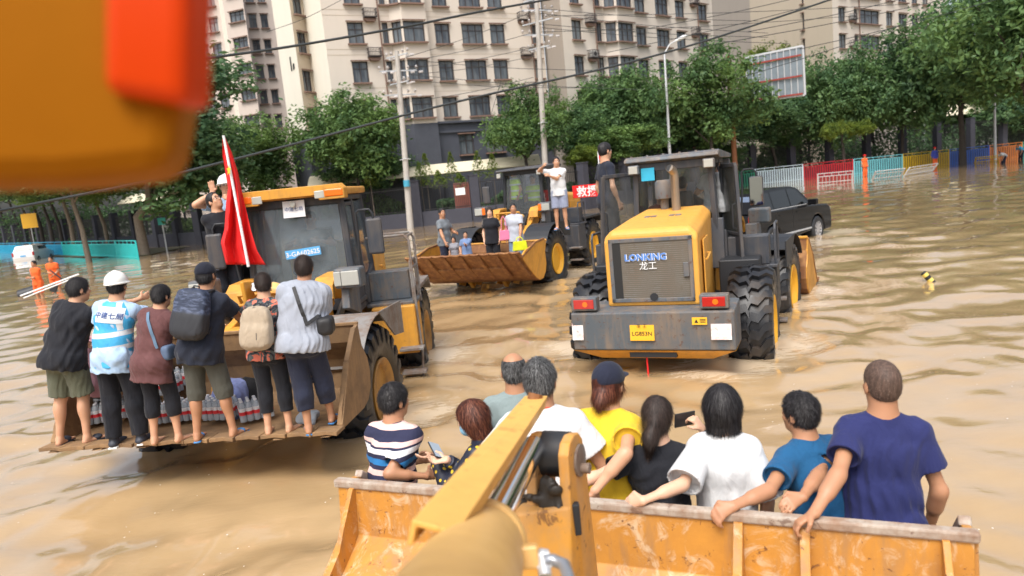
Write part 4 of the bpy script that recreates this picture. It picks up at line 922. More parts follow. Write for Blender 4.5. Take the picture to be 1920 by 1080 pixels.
# ------------------------------------------------ water and ground
def water():
    def axis(a, b, s0, s1):
        c = [0.0]
        while c[-1] < b: c.append(c[-1]+min(s1, s0*(1+c[-1]/9.0)**1.25))
        d = [0.0]
        while d[-1] > a: d.append(d[-1]-min(s1, s0*(1-d[-1]/9.0)**1.25))
        return np.array(d[:0:-1]+c)
    X = axis(-110, 110, .055, 4); Y = axis(-6, 100, .055, 3)
    gx, gy = np.meshgrid(X, Y, indexing='ij'); Z = np.zeros_like(gx); r = np.random.default_rng(3)
    wx = gx+.35*np.sin(gy*.55+1)+.22*np.sin(gx*1.1+gy*.7)+.10*np.sin(gy*2.3-gx*1.7); wy = gy+.3*np.sin(gx*.6)+.15*np.sin(gx*1.6-gy*1.2)+.07*np.sin(gx*3.1+gy*2.2)
    for i in range(46):
        lam = .18*(14**(r.uniform(0, 1)**1.25)); th = r.normal(1.75, .62); k = 2*math.pi/lam; amp = .0048*lam**.58
        dx = abs(gy)*.006+.05; fade = np.clip((lam/(dx*6)), 0, 1)**2
        m = .5+.5*np.sin(gx*r.uniform(.15, .8)+gy*r.uniform(-.8, .8)+r.uniform(0, 6)); ph = k*(wx*math.cos(th)+wy*math.sin(th))+r.uniform(0, 6.28)
        Z += amp*fade*(.45+.9*m)*(1-2*np.abs(np.sin(ph/2)))*1.05 if i % 2 else amp*fade*(.5+.8*m)*np.sin(ph)
    for (cx, cy, rad, a) in WAKES:
        d = np.hypot(gx-cx, gy-cy); Z += a*np.sin(d*9-1)*np.exp(-((d-rad)/.9)**2)
    V = np.stack([gx.ravel(), gy.ravel(), Z.ravel()], 1); nx, ny = gx.shape; I = np.arange(nx*ny).reshape(nx, ny)
    Q = np.stack([I[:-1, :-1].ravel(), I[1:, :-1].ravel(), I[1:, 1:].ravel(), I[:-1, 1:].ravel()], 1)
    m, nt, b = newmat('muddy_water'); v = mapping(nt)
    n1 = noise(nt, mapping(nt, (.10, .22, 1)), 1.0, 6, .6, 1.0); n2 = noise(nt, v, .9, 6, .6, .8)
    col = mix(nt, ramp(nt, n1, [(.3, 0), (.7, 1)]), (.340, .225, .110), (.445, .310, .165)); col = mix(nt, ramp(nt, n2, [(.4, 0), (.75, .55)]), col, (.45, .32, .175))
    # froth and suspended silt around the wheels and wakes
    sp = N(nt, 'SeparateXYZ'); L(nt, v, sp.inputs[0]); foam = None
    for (cx, cy, rad, a) in WAKES:
        vd = N(nt, 'VectorMath', operation='DISTANCE'); L(nt, v, vd.inputs[0]); vd.inputs[1].default_value = (cx, cy, 0)
        f = math_(nt, 'SUBTRACT', 1.0, math_(nt, 'DIVIDE', vd.outputs['Value'], rad*1.5)); f = math_(nt, 'MAXIMUM', f, 0.0)
        foam = f if foam is None else math_(nt, 'MAXIMUM', foam, f)
    fn = noise(nt, mapping(nt, (1.1, 3.0, 1)), 2.2, 9, .72, 1.6); fm = ramp(nt, math_(nt, 'MULTIPLY', math_(nt, 'MULTIPLY', foam, 2.2), fn), [(.50, 0), (.78, .7)])
    fn2 = noise(nt, mapping(nt, (.35, 1.3, 1), rot=(0, 0, .2)), 1.5, 9, .7, 1.2); fm2 = ramp(nt, fn2, [(.66, 0), (.76, .3)])
    col = mix(nt, fm2, col, (.50, .39, .26)); col = mix(nt, fm, col, (.58, .48, .35)); setc(nt, b, col)
    L(nt, ramp(nt, fm, [(0, .035), (1, .5)]), b.inputs['Roughness']); b.inputs['IOR'].default_value = 1.45; b.inputs['Specular IOR Level'].default_value = .75; b.inputs['Coat Weight'].default_value = .6; b.inputs['Coat Roughness'].default_value = .02; b.inputs['Coat IOR'].default_value = 1.4
    h = noise(nt, mapping(nt, (.8, 2.0, 1)), 5.0, 7, .66, .9); h2 = noise(nt, mapping(nt, (.22, .5, 1)), 1.5, 6, .65, .6)
    hh = math_(nt, 'ADD', math_(nt, 'MULTIPLY', h, .28), math_(nt, 'MULTIPLY', h2, 1.5)); bump(nt, b, hh, .36, .024)
    o = mesh_obj('water', np_mesh('water', V, Q, m)); tag(o, 'brown muddy flood water with choppy ripples covering the whole street', 'flood water', kind='structure')
WAKES = [(-1.6, 8.3, 1.1, .012), (-1.5, 11.4, 1.1, .010), (3.5, 9.9, 1.2, .012), (4.7, 12.5, 1.1, .010), (1.2, 10.9, 1.1, .010), (2.6, 9.0, 1.0, .008), (1.5, 19.0, 1.3, .012), (8.3, 21.4, 1.3, .010), (10.4, 22.8, 1.4, .010), (9.6, 20.4, 1.6, .008), (5.0, 14.0, 1.8, .008), (-17.9, 27.6, .8, .006)]
water()
def flecks():
    r = np.random.default_rng(8); n = 900; Y = 3+r.uniform(0, 1, n)**1.4*24; X = r.uniform(-.75, .75, n)*Y+r.normal(0, .3, n); m = MB()
    for x, y in zip(X, Y):
        if 2.2 < y < 5 and -1.6 < x < 2.4: continue
        a = r.uniform(0, 6.28); s = r.uniform(.003, .009); z = .012+.0*y; m.addv([(x+s*math.cos(a+k)*(.6+.6*((k*7) % 3)/3), y+s*math.sin(a+k), z) for k in (0, 1.1, 2.3, 3.4, 4.9)], [(0, 1, 2, 3, 4)])
    tag(m.build('foam_flecks', simple('foam', (.62, .57, .48), .7, var=.3), fix=False), 'small pale foam flecks and bits floating on the brown water', 'foam', kind='stuff')
flecks()
WALL = [(-78, 106), (-51, 82), (-30.2, 63.1), (-24.5, 58.2), (-6.2, 52.5), (-2, 51.9), (6, 53.5), (24, 69.5), (54, 78), (84, 86)]
M_EARTH = simple('earth', (.07, .065, .035), .95, var=.5, scale=1.2, bmp=.5)
def sheet(name, pts, z, mat, label, cat, kind='structure'):
    bm = bmesh.new(); vs = [bm.verts.new((x, y, z)) for x, y in pts]; bm.faces.new(vs); bmesh.ops.triangulate(bm, faces=bm.faces); bmesh.ops.recalc_face_normals(bm, faces=bm.faces)
    if bm.faces[:][0].normal.z < 0: bmesh.ops.reverse_faces(bm, faces=bm.faces)
    me = bpy.data.meshes.new(name); bm.to_mesh(me); bm.free(); me.materials.append(mat); o = mesh_obj(name, me); return tag(o, label, cat, kind=kind)
sheet('ground', [(-900, -300), (900, -300), (900, 1200), (-900, 1200)], -.62, M_EARTH, 'ground under and around the flooded street', 'ground')
sheet('courtyard', [(x, y+.3) for x, y in WALL]+[(500, 200), (500, 900), (-500, 900), (-500, 300)], .10, simple('courtyard_ground', (.10, .10, .075), .9, var=.4, scale=.6), 'courtyard ground behind the dark perimeter wall', 'ground')
sheet('verge', [(-51.5, 80.5), (-30.8, 61.6), (-24.9, 56.9), (-24.8, 49.5), (-31, 54.2), (-50.5, 75)], .035, M_EARTH, 'muddy tree verge behind the turquoise barrier', 'verge')

# ------------------------------------------------ perimeter wall
M_WALL = simple('wall_slate', (.040, .042, .058), .75, var=.25, scale=3, bmp=.25); M_IRON = simple('wrought_iron', (.012, .012, .014), .5, var=.2)
def perimeter():
    root = empty('perimeter_wall', (WALL[4][0], WALL[4][1], 0)); tag(root, 'long dark slate perimeter wall with pillars and iron railings behind the flood', 'wall'); off = Vector(root.location)
    def top(x): return 3.25 if x < 0 else 3.25+min(1.15, x/45)
    for (a, b) in zip(WALL[:-1], WALL[1:]):
        A, B_ = Vector((*a, 0))-off, Vector((*b, 0))-off; d = B_-A; Ln = d.length; n = max(1, round(Ln/4.6)); u = d/Ln; ang = math.atan2(u.y, u.x)
        for i in range(n):
            p0, p1 = A+d*i/n, A+d*(i+1)/n; t = top(p0.x+off.x); w0 = 1.05
            MB().box((p0.x, p0.y, t/2-.3), (.62, .62, t+.6), (0, 0, ang)).build('pillar', M_WALL, root, bevel=.02)
            MB().box((p0.x, p0.y, t+.04), (.70, .70, .08), (0, 0, ang)).build('pillar_cap', M_WALL, root, bevel=.015)
            m = (p0+p1)/2; s = (p1-p0).length
            MB().box((m.x, m.y, w0/2-.3), (s-.64, .34, w0+.6), (0, 0, ang)).build('base_wall', M_WALL, root, bevel=.015)
            r = MB(); z1 = t-.35
            for z in (w0+.12, z1-.12): r.bar(p0+u*.33+Vector((0, 0, z)), p1-u*.33+Vector((0, 0, z)), .05)
            k = int((s-.7)/.14)
            for j in range(k):
                q = p0+u*(.38+j*.14); r.bar((q.x, q.y, w0), (q.x, q.y, z1+.08), .026)
            tag(r.build('railing', M_IRON, root), kind='stuff')
    return root
PW = perimeter()
# hedge and clutter seen through the railings
# ------------------------------------------------ coloured street barriers
def barrier(a, b, col, label, h=1.15, z=0.0, tilt=0, group='coloured barrier sections along the water', name='street_barrier', pitch=.13, n_posts=2, thick=.055):
    a, b = Vector((*a, z)), Vector((*b, z)); d = b-a; Ln = d.length; root = empty(name, (a+b)/2, math.atan2(d.y, d.x), rot=(R_(tilt), 0, math.atan2(d.y, d.x))); tag(root, label, 'barrier', group); hl = Ln/2
    m = col if not isinstance(col, tuple) else simple('barrier_paint', col, .45, var=.15, scale=2)
    for i in range(n_posts):
        x = -hl+.05+(Ln-.1)*i/(n_posts-1); MB().box((x, 0, h/2-.25), (.09, .09, h+.5)).build('post', m, root, bevel=.01)
    for zz in (h-.02, h-.26, .12): MB().bar((-hl, 0, zz), (hl, 0, zz), .05, .06).build('rail', m, root, bevel=.005)
    b_ = MB(); k = max(2, int(Ln/pitch))
    for i in range(k): x = -hl+Ln*(i+.5)/k; b_.bar((x, 0, -.1), (x, 0, h-.26), thick)
    for i in range(4): x = -hl+Ln*(i+1)/5; b_.bar((x, 0, h-.26), (x, 0, h), .035)
    tag(b_.build('bars', m, root), kind='stuff'); return root
xs = [(1381, 351), (1440, 347), (1525, 337.5), (1608, 328), (1685, 319), (1762, 310.5), (1833, 303), (1898, 296.5), (1960, 291)]
P_ = [atz(x, y, 0).xy for x, y in xs]
A0, A1 = P_[0], P_[-1]; _s = lambda i: (A0+(A1-A0)*((P_[i]-A0).dot(A1-A0)/(A1-A0).length_squared))
cols = [((.02, .22, .13), 'dark green barrier section left of the pale one, behind the black car'), ((.55, .68, .75), 'white and pale blue barrier section between the green and the red one'), ((.42, .02, .03), 'dark red barrier section behind the bent white fence'),
        ((.16, .48, .55), 'teal barrier section with pale top rail beside the orange suited worker'), ((.55, .36, .02), 'yellow barrier section between the teal and the blue one'), ((.04, .12, .45), 'deep blue barrier section right of the blue jacket worker'),
        ((.50, .16, .03), 'orange brown barrier section behind the lamp post'), ((.03, .22, .17), 'green barrier section at the right edge')]
for i, (c, lb) in enumerate(cols): barrier(_s(i), _s(i+1), c, lb, h=1.5 if i else 1.4, pitch=.22, thick=.10)
def turq():
    pts = [(260, 486.5), (221, 483), (166, 481), (120, 479), (60, 477), (0, 474), (-60, 472)]; Q = [atz(*p).xy for p in pts]
    nm = ['turquoise barrier end section nearest the leaning tree trunk', 'turquoise barrier section second from the tree trunk', 'turquoise barrier section with a tree trunk in front', 'blue turquoise barrier section behind the two orange workers', 'blue barrier section right of the white car', 'turquoise barrier section behind the white car']
    for i in range(6): barrier(Q[i+1], Q[i], (.03, .50, .50) if i in (0, 1, 2, 5) else (.02, .36, .60), nm[i], h=1.22, group='turquoise barrier sections', pitch=.20 if i < 2 else .12)
turq()
def fallen(p0, p1, h, label, col=(.42, .42, .42), tilt=-25, bend=0):
    a, b = atz(*p0), atz(*p1); barrier((a.x, a.y), (b.x, b.y), col, label, h=h, tilt=tilt, group='bent fence pieces leaning in the water', name='fallen_fence', pitch=.24, thick=.03)
fallen((1532, 346), (1600, 340), .85, 'bent white fence piece in front of the red barrier', tilt=10)
fallen((1634, 338), (1690, 332), .8, 'white fence piece leaning beside the orange worker in front of teal barrier', tilt=35); fallen((1694, 331), (1748, 322), .8, 'white fence piece leaning in front of the yellow barrier', tilt=35)
fallen((1826, 306), (1872, 302), .8, 'bent yellow fence piece lying in the water beside the stooping people', (.62, .42, .02), tilt=48)

# ------------------------------------------------ buildings
M_PANE, nt_, b_ = newmat('window_glass'); oi = N(nt_, 'ObjectInfo'); v_ = mapping(nt_, (1.2, 1, .15)); nn_ = noise(nt_, v_, 3.0, 2)
cr_ = ramp(nt_, oi.outputs['Random'], [(0, (.035, .045, .06)), (.35, (.07, .085, .10)), (.6, (.045, .055, .07)), (.8, (.13, .145, .15)), (.92, (.22, .22, .21))], 'CONSTANT')
setc(nt_, b_, mix(nt_, ramp(nt_, nn_, [(.45, 0), (.6, .5)]), cr_, (.16, .18, .19))); b_.inputs['Roughness'].default_value = .12; b_.inputs['Specular IOR Level'].default_value = .8
M_FRAME = simple('window_frame', (.055, .045, .045), .5, var=.1); M_TRIM = simple('sill_brown', (.20, .125, .095), .7, var=.15)
def render_mat(name, c, joint=2.95, z0=8.0, jc=None):
    m, nt, b = newmat(name); v = mapping(nt); n = noise(nt, mapping(nt, (1.5, 1.5, .25)), .8, 6, .6); n2 = noise(nt, v, .35, 3)
    col = mix(nt, ramp(nt, n, [(.45, 0), (.8, .30)]), c, [x*.72 for x in c]); col = mix(nt, n2, col, [min(1, x*1.06) for x in c]); setc(nt, b, col)
    b.inputs['Roughness'].default_value = .85; bump(nt, b, noise(nt, v, 12, 4), .1, .01); return m
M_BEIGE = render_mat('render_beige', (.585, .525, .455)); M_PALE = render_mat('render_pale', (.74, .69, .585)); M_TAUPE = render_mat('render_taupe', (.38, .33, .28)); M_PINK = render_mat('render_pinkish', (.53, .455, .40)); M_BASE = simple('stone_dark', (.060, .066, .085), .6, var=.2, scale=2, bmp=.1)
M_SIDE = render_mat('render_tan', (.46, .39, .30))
WIN = {}
def window(parent, c, u, n_, w_, h_, depth=.14, mull=1):
    """c: centre of opening on wall plane, u: along, n_: outward"""
    key = (round(w_, 1), round(h_, 1), mull)
    if key not in WIN:
        f = MB(); t = .07; W2, H2 = w_/2, h_/2
        for q in (-1, 1): f.box((q*(W2-t/2), 0, 0), (t, .09, h_)); f.box((0, 0, q*(H2-t/2)), (w_-2*t, .088, t))
        for k in range(mull): f.box((-W2+w_*(k+1)/(mull+1), -.003, 0), (.055, .08, h_-2*t))
        if h_ > 1.2: f.box((0, -.002, H2*.35), (w_-2*t, .07, .05))
        s = MB(); s.box((0, -.17, -H2-.06), (w_+.24, .26, .12)); li = MB(); li.box((0, -.15, H2+.04), (w_+.2, .16, .08))
        p = MB(); p.box((0, .03, 0), (w_-.06, .02, h_-.06)); WIN[key] = (f.mesh('window_frame', M_FRAME), s.mesh('sill', M_TRIM), p.mesh('pane', M_PANE), li.mesh('lintel', M_TRIM))
    fm, sm, pm, lm_ = WIN[key]; M = Matrix((u, -n_, (0, 0, 1))).transposed().to_4x4(); M.translation = c-n_*depth
    o = mesh_obj('window', fm, parent); o.matrix_local = M; mesh_obj('pane', pm, o); s_ = mesh_obj('sill', sm, o); s_.location = (0, -depth, 0); s_ = mesh_obj('lintel', lm_, o); s_.location = (0, -depth, 0); return o
def wall_seg(parent, a, b, z0, z1, mat, wins, out, name='wall', th=.35):
    """wall from a to b (parent space) with real openings wins=[(u0,u1,z0,z1)]"""
    a, b = Vector((*a, 0)), Vector((*b, 0)); d = b-a; Ln = d.length; u = d/Ln; n_ = Vector((u.y, -u.x, 0)) if out > 0 else Vector((-u.y, u.x, 0))
    wins = [(max(.05, x0), min(Ln-.05, x1), max(z0+.05, y0), min(z1-.05, y1)) for x0, x1, y0, y1 in wins]; wins = [w_ for w_ in wins if w_[1]-w_[0] > .3 and w_[3]-w_[2] > .3]
    us = sorted({0, Ln, *[x for w_ in wins for x in w_[:2]]}); zs = sorted({z0, z1, *[x for w_ in wins for x in w_[2:]]}); m = MB()
    def P(uu, z, dp=0): return a+u*uu+Vector((0, 0, z))-n_*dp
    for i in range(len(us)-1):
        for j in range(len(zs)-1):
            cu, cz = (us[i]+us[i+1])/2, (zs[j]+zs[j+1])/2
            if any(w_[0] < cu < w_[1] and w_[2] < cz < w_[3] for w_ in wins): continue
            m.addv([P(us[i], zs[j]), P(us[i+1], zs[j]), P(us[i+1], zs[j+1]), P(us[i], zs[j+1])], [(0, 1, 2, 3)])
    for (x0, x1, y0, y1) in wins:
        c4 = [(x0, y0), (x1, y0), (x1, y1), (x0, y1)]
        for k in range(4):
            p, q = c4[k], c4[(k+1) % 4]; m.addv([P(*p), P(*q), P(*q, th), P(*p, th)], [(0, 1, 2, 3)])
    o = m.build(name, mat, parent, fix=False)
    for (x0, x1, y0, y1) in wins: window(parent, P((x0+x1)/2, (y0+y1)/2), u, n_, x1-x0, y1-y0, mull=1 if x1-x0 < 1.9 else 2)
    return o, u, n_
def hit(px, a, b, y=100):
    """distance u along the line a-b where the pixel column px (at row y) crosses it"""
    d = ray(px, y); a, b = Vector(a[:2]), Vector(b[:2]); e = (b-a); L_ = e.length; e = e/L_
    # solve a+e*t = s*d
    det = e.x*(-d[1])-e.y*(-d[0]); t = ((-a.x)*(-d[1])-(-a.y)*(-d[0]))/det; s = (e.x*(-a.y)-e.y*(-a.x))/det
    return t, CAM_H+d[2]*s
def ac_unit(parent, c, u, n_, box=True):
    g = MB(); hw, dp, h_ = .5, .55, .62
    g.box((0, -dp/2, 0), (2*hw, dp, .08))
    for z in (.32, h_): g.bar((-hw, -dp, z), (hw, -dp, z), .04); [g.bar((q*hw, -dp, z), (q*hw, 0, z), .04) for q in (-1, 1)]
    for i in range(9): x = -hw+2*hw*i/8; g.bar((x, -dp, 0), (x, -dp, h_), .025)
    for q in (-1, 1): [g.bar((q*hw, -dp*i/4, 0), (q*hw, -dp*i/4, h_), .025) for i in range(1, 4)]
    o = g.build('balcony_rack', M_FRAME, parent); M = Matrix((u, -n_, (0, 0, 1))).transposed().to_4x4(); M.translation = c; o.matrix_local = M
    s_ = MB(); s_.prism([(-hw, -.10), (hw, -.10), (hw*.7, -.32), (-hw*.7, -.32)], -.4, 0, 'y'); s_.build('rack_shelf', M_TRIM, o)
    if box:
        a_ = MB(); a_.box((0, -.28, .32), (.78, .3, .52)); a_.build('air_conditioner', simple('ac_white', (.6, .6, .58), .5), o, bevel=.02); MB().lathe([(-.435, .19), (-.44, .17)], (.1, 0, .32), 'y', 16).build('fan_grille', M_BLK, o)
FL = 2.95
def main_building():
    p0, p1 = at(630, 230, 57).xy, at(1030, 200, 66).xy
    root = empty('apartment_building', (p0.x, p0.y, 0)); tag(root, 'long beige apartment building with dark stone base and brown window sills', 'building'); off = p0; loc = lambda p: (p[0]-off.x, p[1]-off.y)
    e = (p1-p0).normalized(); nrm_ = Vector((e.y, -e.x)); ZB = 7.9; ZT = 30
    rows = [8.35+FL*k for k in range(7)]
    cols_ = [(657, 687, 1), (722, 733, 1), (820, 848, 1), (870, 910, 1), (923, 950, 1), (1000, 1015, 1)]
    bays = [(744, 793)]
    wins = []
    for x0, x1, _ in cols_:
        u0, u1 = hit(x0, p0, p1)[0], hit(x1, p0, p1)[0]
        for z in rows: wins.append((u0, u1, z, z+1.62))
    bu = [(hit(x0, p0, p1)[0], hit(x1, p0, p1)[0]) for x0, x1 in bays]; Ln = (p1-p0).length; cur = 0; dep = .75
    segs = []
    for (b0, b1) in bu:
        segs.append((cur, b0-.3, 0)); segs.append(('bay', b0-.3, b1+.3)); cur = b1+.3
    segs.append((cur, Ln, 0))
    for s_ in segs:
        if s_[0] == 'bay':
            a, b = s_[1], s_[2]; A = p0+e*a; A2 = p0+e*(a+.75)+nrm_*dep; B2 = p0+e*(b-.0)+nrm_*dep; B3 = p0+e*b
            for q0, q1, ww in ((A, A2, [(.12, .92, z, z+1.62) for z in rows]), (A2, B2, [(.06, (B2-A2).length-.25, z, z+1.62) for z in rows]), (B2, B3, [])):
                wall_seg(root, loc(q0), loc(q1), ZB-.0, ZT, M_BEIGE, ww, 1)
                wall_seg(root, loc(q0), loc(q1), 0, ZB, M_BASE, [], 1, 'base_wall')
        else:
            a, b, _ = s_; ww = [(w_[0]-a, w_[1]-a, w_[2], w_[3]) for w_ in wins if w_[0] > a and w_[1] < b]
            wall_seg(root, loc(p0+e*a), loc(p0+e*b), ZB, ZT, M_BEIGE, ww, 1)
            ww = [(hit(x0, p0, p1)[0]-a, hit(x1, p0, p1)[0]-a, 5.2, 6.9) for x0, x1 in ((799, 827), (842, 870), (893, 926)) if a < hit(x0, p0, p1)[0] and hit(x1, p0, p1)[0] < b]
            wall_seg(root, loc(p0+e*a+nrm_*.12), loc(p0+e*b+nrm_*.12), 0, ZB, M_BASE, ww, 1, 'base_wall')
            m = MB(); A, B_ = loc(p0+e*a+nrm_*.14), loc(p0+e*b+nrm_*.14)
            for z, w_ in ((ZB+.02, .55), (ZB-.75, .3)): m.bar((*A, z), (*B_, z), w_, .16)
            m.build('cornice', M_BASE, root)
            for k in range(7):
                g_ = MB(); z = rows[k]+2.12; [g_.bar((*loc(p0+e*a+nrm_*.002), z+dz), (*loc(p0+e*b+nrm_*.002), z+dz), .02, .035) for dz in (0, .42)]; g_.build('string_course', M_TRIM if 0 else M_SIDE, root)
    # left flank: narrow windowed return, then the gable, lit look put into its pale render
    gA, gB, gC = at(545, 260, 62).xy, at(577, 255, 58.6).xy, at(600, 245, 60.0).xy
    z1 = ZT
    sW = [(.35, 1.35, z-.1, z+1.55) for z in rows]
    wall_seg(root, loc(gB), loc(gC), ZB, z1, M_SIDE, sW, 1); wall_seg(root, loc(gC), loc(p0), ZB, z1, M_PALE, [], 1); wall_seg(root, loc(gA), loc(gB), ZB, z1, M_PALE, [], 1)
    for q0, q1 in ((gA, gB), (gB, gC), (gC, p0)): wall_seg(root, loc(q0), loc(q1), 0, ZB, M_BASE, [], 1, 'base_wall'); MB().bar((*loc(q0), ZB), (*loc(q1), ZB), .4, .16).build('cornice', M_BASE, root)
    n2 = (gB-gA).normalized(); no = Vector((n2.y, -n2.x)); m3 = axes((n2.x, n2.y, 0), (0, 0, 1)); c = gA+(gB-gA)*hit(546, gA, gB, 120)[0]/(gB-gA).length
    zc = hit(546, gA, gB, 120)[1]; text('1', 1.5, M_INKB, root, (*loc(c+no*.03), zc), m3, 'building_number', .02, bold=.02); text('#', .62, M_INKB, root, (*loc(c+no*.03+n2*.55), zc-.3), m3, 'building_number', .02, bold=.02)
    # racks and drain pipes
    for px in (700, 985):
        u0 = hit(px, p0, p1)[0]
        for k, z in enumerate(rows[:6]):
            if px == 700 and k in (0,): continue
            P3 = p0+e*u0; ac_unit(root, Vector((*loc(P3), z+1.95)), Vector((e.x, e.y, 0)), Vector((nrm_.x, nrm_.y, 0)), k in (3, 5))
        pp = MB(); q = p0+e*(u0+.75)+nrm_*.1; pp.tube([(*loc(q), ZB), (*loc(q), ZT)], .06, 8); pp.build('drain_pipe', M_TRIM, root)
    # back volume
    back = 12; m = MB()
    gAb = Vector((gA.x*1.16+1.2, gA.y*1.16))
    for q0, q1 in ((gA, gAb), (p1, p1-nrm_*back), (gAb, p1-nrm_*back)): m.addv([(*loc(q0), 0), (*loc(q1), 0), (*loc(q1), ZT), (*loc(q0), ZT)], [(0, 1, 2, 3)])
    m.addv([(*loc(gA), ZT), (*loc(gB), ZT), (*loc(gC), ZT), (*loc(p0), ZT), (*loc(p1), ZT), (*loc(p1-nrm_*back), ZT), (*loc(gAb), ZT)], [tuple(range(7))]); m.build('rear_wall', M_TAUPE, root)
    return root
main_building()
def section2():
    p0, p1 = at(1066, 200, 62.5).xy, at(1345, 200, 78).xy; s0 = at(1031, 200, 66.6).xy
    root = empty('apartment_building', (p0.x, p0.y, 0)); tag(root, 'beige apartment block with open sash windows and rusty cage balconies right of the taupe strip', 'building'); off = p0; loc = lambda p: (p[0]-off.x, p[1]-off.y)
    e = (p1-p0).normalized(); nr_ = Vector((e.y, -e.x)); rows = [8.0+FL*k for k in range(5)]; ZT = 24; wins = []
    for x0, x1 in ((1076, 1094), (1121, 1132), (1196, 1215), (1234, 1258), (1271, 1288), (1314, 1330)):
        for z in rows: wins.append((hit(x0, p0, p1)[0], hit(x1, p0, p1)[0], z, z+1.65))
    b0, b1 = hit(1137, p0, p1)[0], hit(1180, p0, p1)[0]; Ln = (p1-p0).length
    for a, b in ((0, b0), (b1, Ln)): wall_seg(root, loc(p0+e*a), loc(p0+e*b), 7.4, ZT, M_BEIGE, [(w_[0]-a, w_[1]-a, w_[2], w_[3]) for w_ in wins if w_[0] > a and w_[1] < b], 1)
    A, A2, B2, B3 = p0+e*b0, p0+e*(b0+.85)+nr_*.8, p0+e*b1+nr_*.8, p0+e*b1
    for q0, q1, ww in ((A, A2, [(.1, 1.0, z, z+1.65) for z in rows]), (A2, B2, [(.08, (B2-A2).length-.2, z, z+1.65) for z in rows]), (B2, B3, [])): wall_seg(root, loc(q0), loc(q1), 7.4, ZT, M_BEIGE, ww, 1)
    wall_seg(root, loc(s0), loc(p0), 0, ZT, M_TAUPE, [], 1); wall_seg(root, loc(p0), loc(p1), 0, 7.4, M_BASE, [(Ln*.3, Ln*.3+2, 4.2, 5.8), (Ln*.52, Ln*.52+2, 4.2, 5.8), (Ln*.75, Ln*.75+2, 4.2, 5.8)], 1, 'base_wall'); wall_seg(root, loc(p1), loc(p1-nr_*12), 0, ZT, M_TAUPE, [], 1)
    m = MB(); q = [loc(x) for x in (s0, p0, p1, p1-nr_*12, s0-nr_*12)]; m.addv([(*x, ZT) for x in q], [(0, 1, 2, 3, 4)]); m.build('roof', M_TAUPE, root)
    for px, k0 in ((1108, 0), (1303, 1)):
        for k in range(5): P3 = p0+e*hit(px, p0, p1)[0]; ac_unit(root, Vector((*loc(P3), rows[k]+1.5)), Vector((e.x, e.y, 0)), Vector((nr_.x, nr_.y, 0)), k in (1, 3) and px < 1200)
        pp = MB(); q = p0+e*(hit(px, p0, p1)[0]+.8)+nr_*.1; pp.tube([(*loc(q), 7.4), (*loc(q), ZT)], .06, 8); pp.build('drain_pipe', M_TRIM, root)
    return root
section2()
def plain_block(pts, zt, mat, rows, wincols, label, base=None, zb=0, seg_mats=None, bottom_mat=None, extra=None):
    """pts: list of plan points left to right; wincols: per segment list of (u0,u1) pixel pairs"""
    p0 = pts[0]; root = empty('apartment_building', (p0.x, p0.y, 0)); tag(root, label, 'building'); loc = lambda p: (p[0]-p0.x, p[1]-p0.y)
    for i in range(len(pts)-1):
        a, b = pts[i], pts[i+1]; ww = []
        for (x0, x1, *o) in wincols[i]:
            u0, u1 = hit(x0, a, b)[0], hit(x1, a, b)[0]; h_ = o[0] if o else 1.6; dz = o[1] if len(o) > 1 else 0
            ww += [(u0, u1, z+dz, z+dz+h_) for z in rows]
        wall_seg(root, loc(a), loc(b), zb, zt, (seg_mats or [mat]*9)[i], ww, 1)
    e = (pts[-1]-pts[0]).normalized(); n_ = Vector((e.y, -e.x)); m = MB(); bk = [pts[-1]-n_*14, pts[0]-n_*14]
    q = [loc(x) for x in list(pts)+bk]; m.addv([(*x, zt) for x in q], [tuple(range(len(q)))]); a, b = loc(pts[-1]), loc(bk[0]); m.addv([(*a, 0), (*b, 0), (*b, zt), (*a, zt)], [(0, 1, 2, 3)]); a, b = loc(pts[0]), loc(bk[1]); m.addv([(*a, 0), (*b, 0), (*b, zt), (*a, zt)], [(0, 1, 2, 3)])
    m.build('roof', M_TAUPE, root); return root
# left tower
T = [at(290, 100, 92).xy, at(424, 100, 90).xy, at(432, 100, 88).xy, at(470, 100, 87).xy, at(473, 100, 90).xy, at(560, 100, 92).xy]
plain_block(T, 52, M_PINK, [3.0+2.95*k for k in range(15)], [[(300, 330), (357, 391), (400, 417)], [], [(441, 468, 1.2, .2)], [], [(476, 490), (498, 511), (530, 545)]], 'tall pinkish beige tower block behind the left trees', seg_mats=[M_PINK, M_PALE, M_PINK, M_PINK, M_PINK])
# distant block and right building
T = [at(1340, 60, 150).xy, at(1420, 60, 156).xy]
plain_block(T, 36, M_PINK, [6.2+2.95*k for k in range(10)], [[(1347, 1355, 1.7), (1366, 1372, 1.7), (1376, 1381, 1.7), (1386, 1409, 1.7)]], 'distant pale high rise between the two nearer blocks')
T = [at(1408, 60, 96).xy, at(1562, 60, 84).xy, at(1775, 60, 100).xy]
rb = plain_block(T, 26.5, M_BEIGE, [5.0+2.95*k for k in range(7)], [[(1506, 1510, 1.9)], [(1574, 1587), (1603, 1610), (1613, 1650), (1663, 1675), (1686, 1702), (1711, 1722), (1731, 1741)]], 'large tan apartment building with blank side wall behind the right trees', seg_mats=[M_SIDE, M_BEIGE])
def rb_details():
    p0, p1 = T[1], T[2]; e = (p1-p0).normalized(); nr_ = Vector((e.y, -e.x)); off = T[0]
    for k in range(3, 7):
        P3 = p0+e*hit(1597, p0, p1)[0]; ac_unit(rb, Vector((P3.x-off.x, P3.y-off.y, 5.0+2.95*k+.3)), Vector((e.x, e.y, 0)), Vector((nr_.x, nr_.y, 0)), k % 2 == 0)
    pp = MB(); q = p0+e*hit(1612, p0, p1)[0]+nr_*.1-off; pp.tube([(q.x, q.y, 0), (q.x, q.y, 26)], .07, 8); pp.build('drain_pipe', M_TRIM, rb)
rb_details()
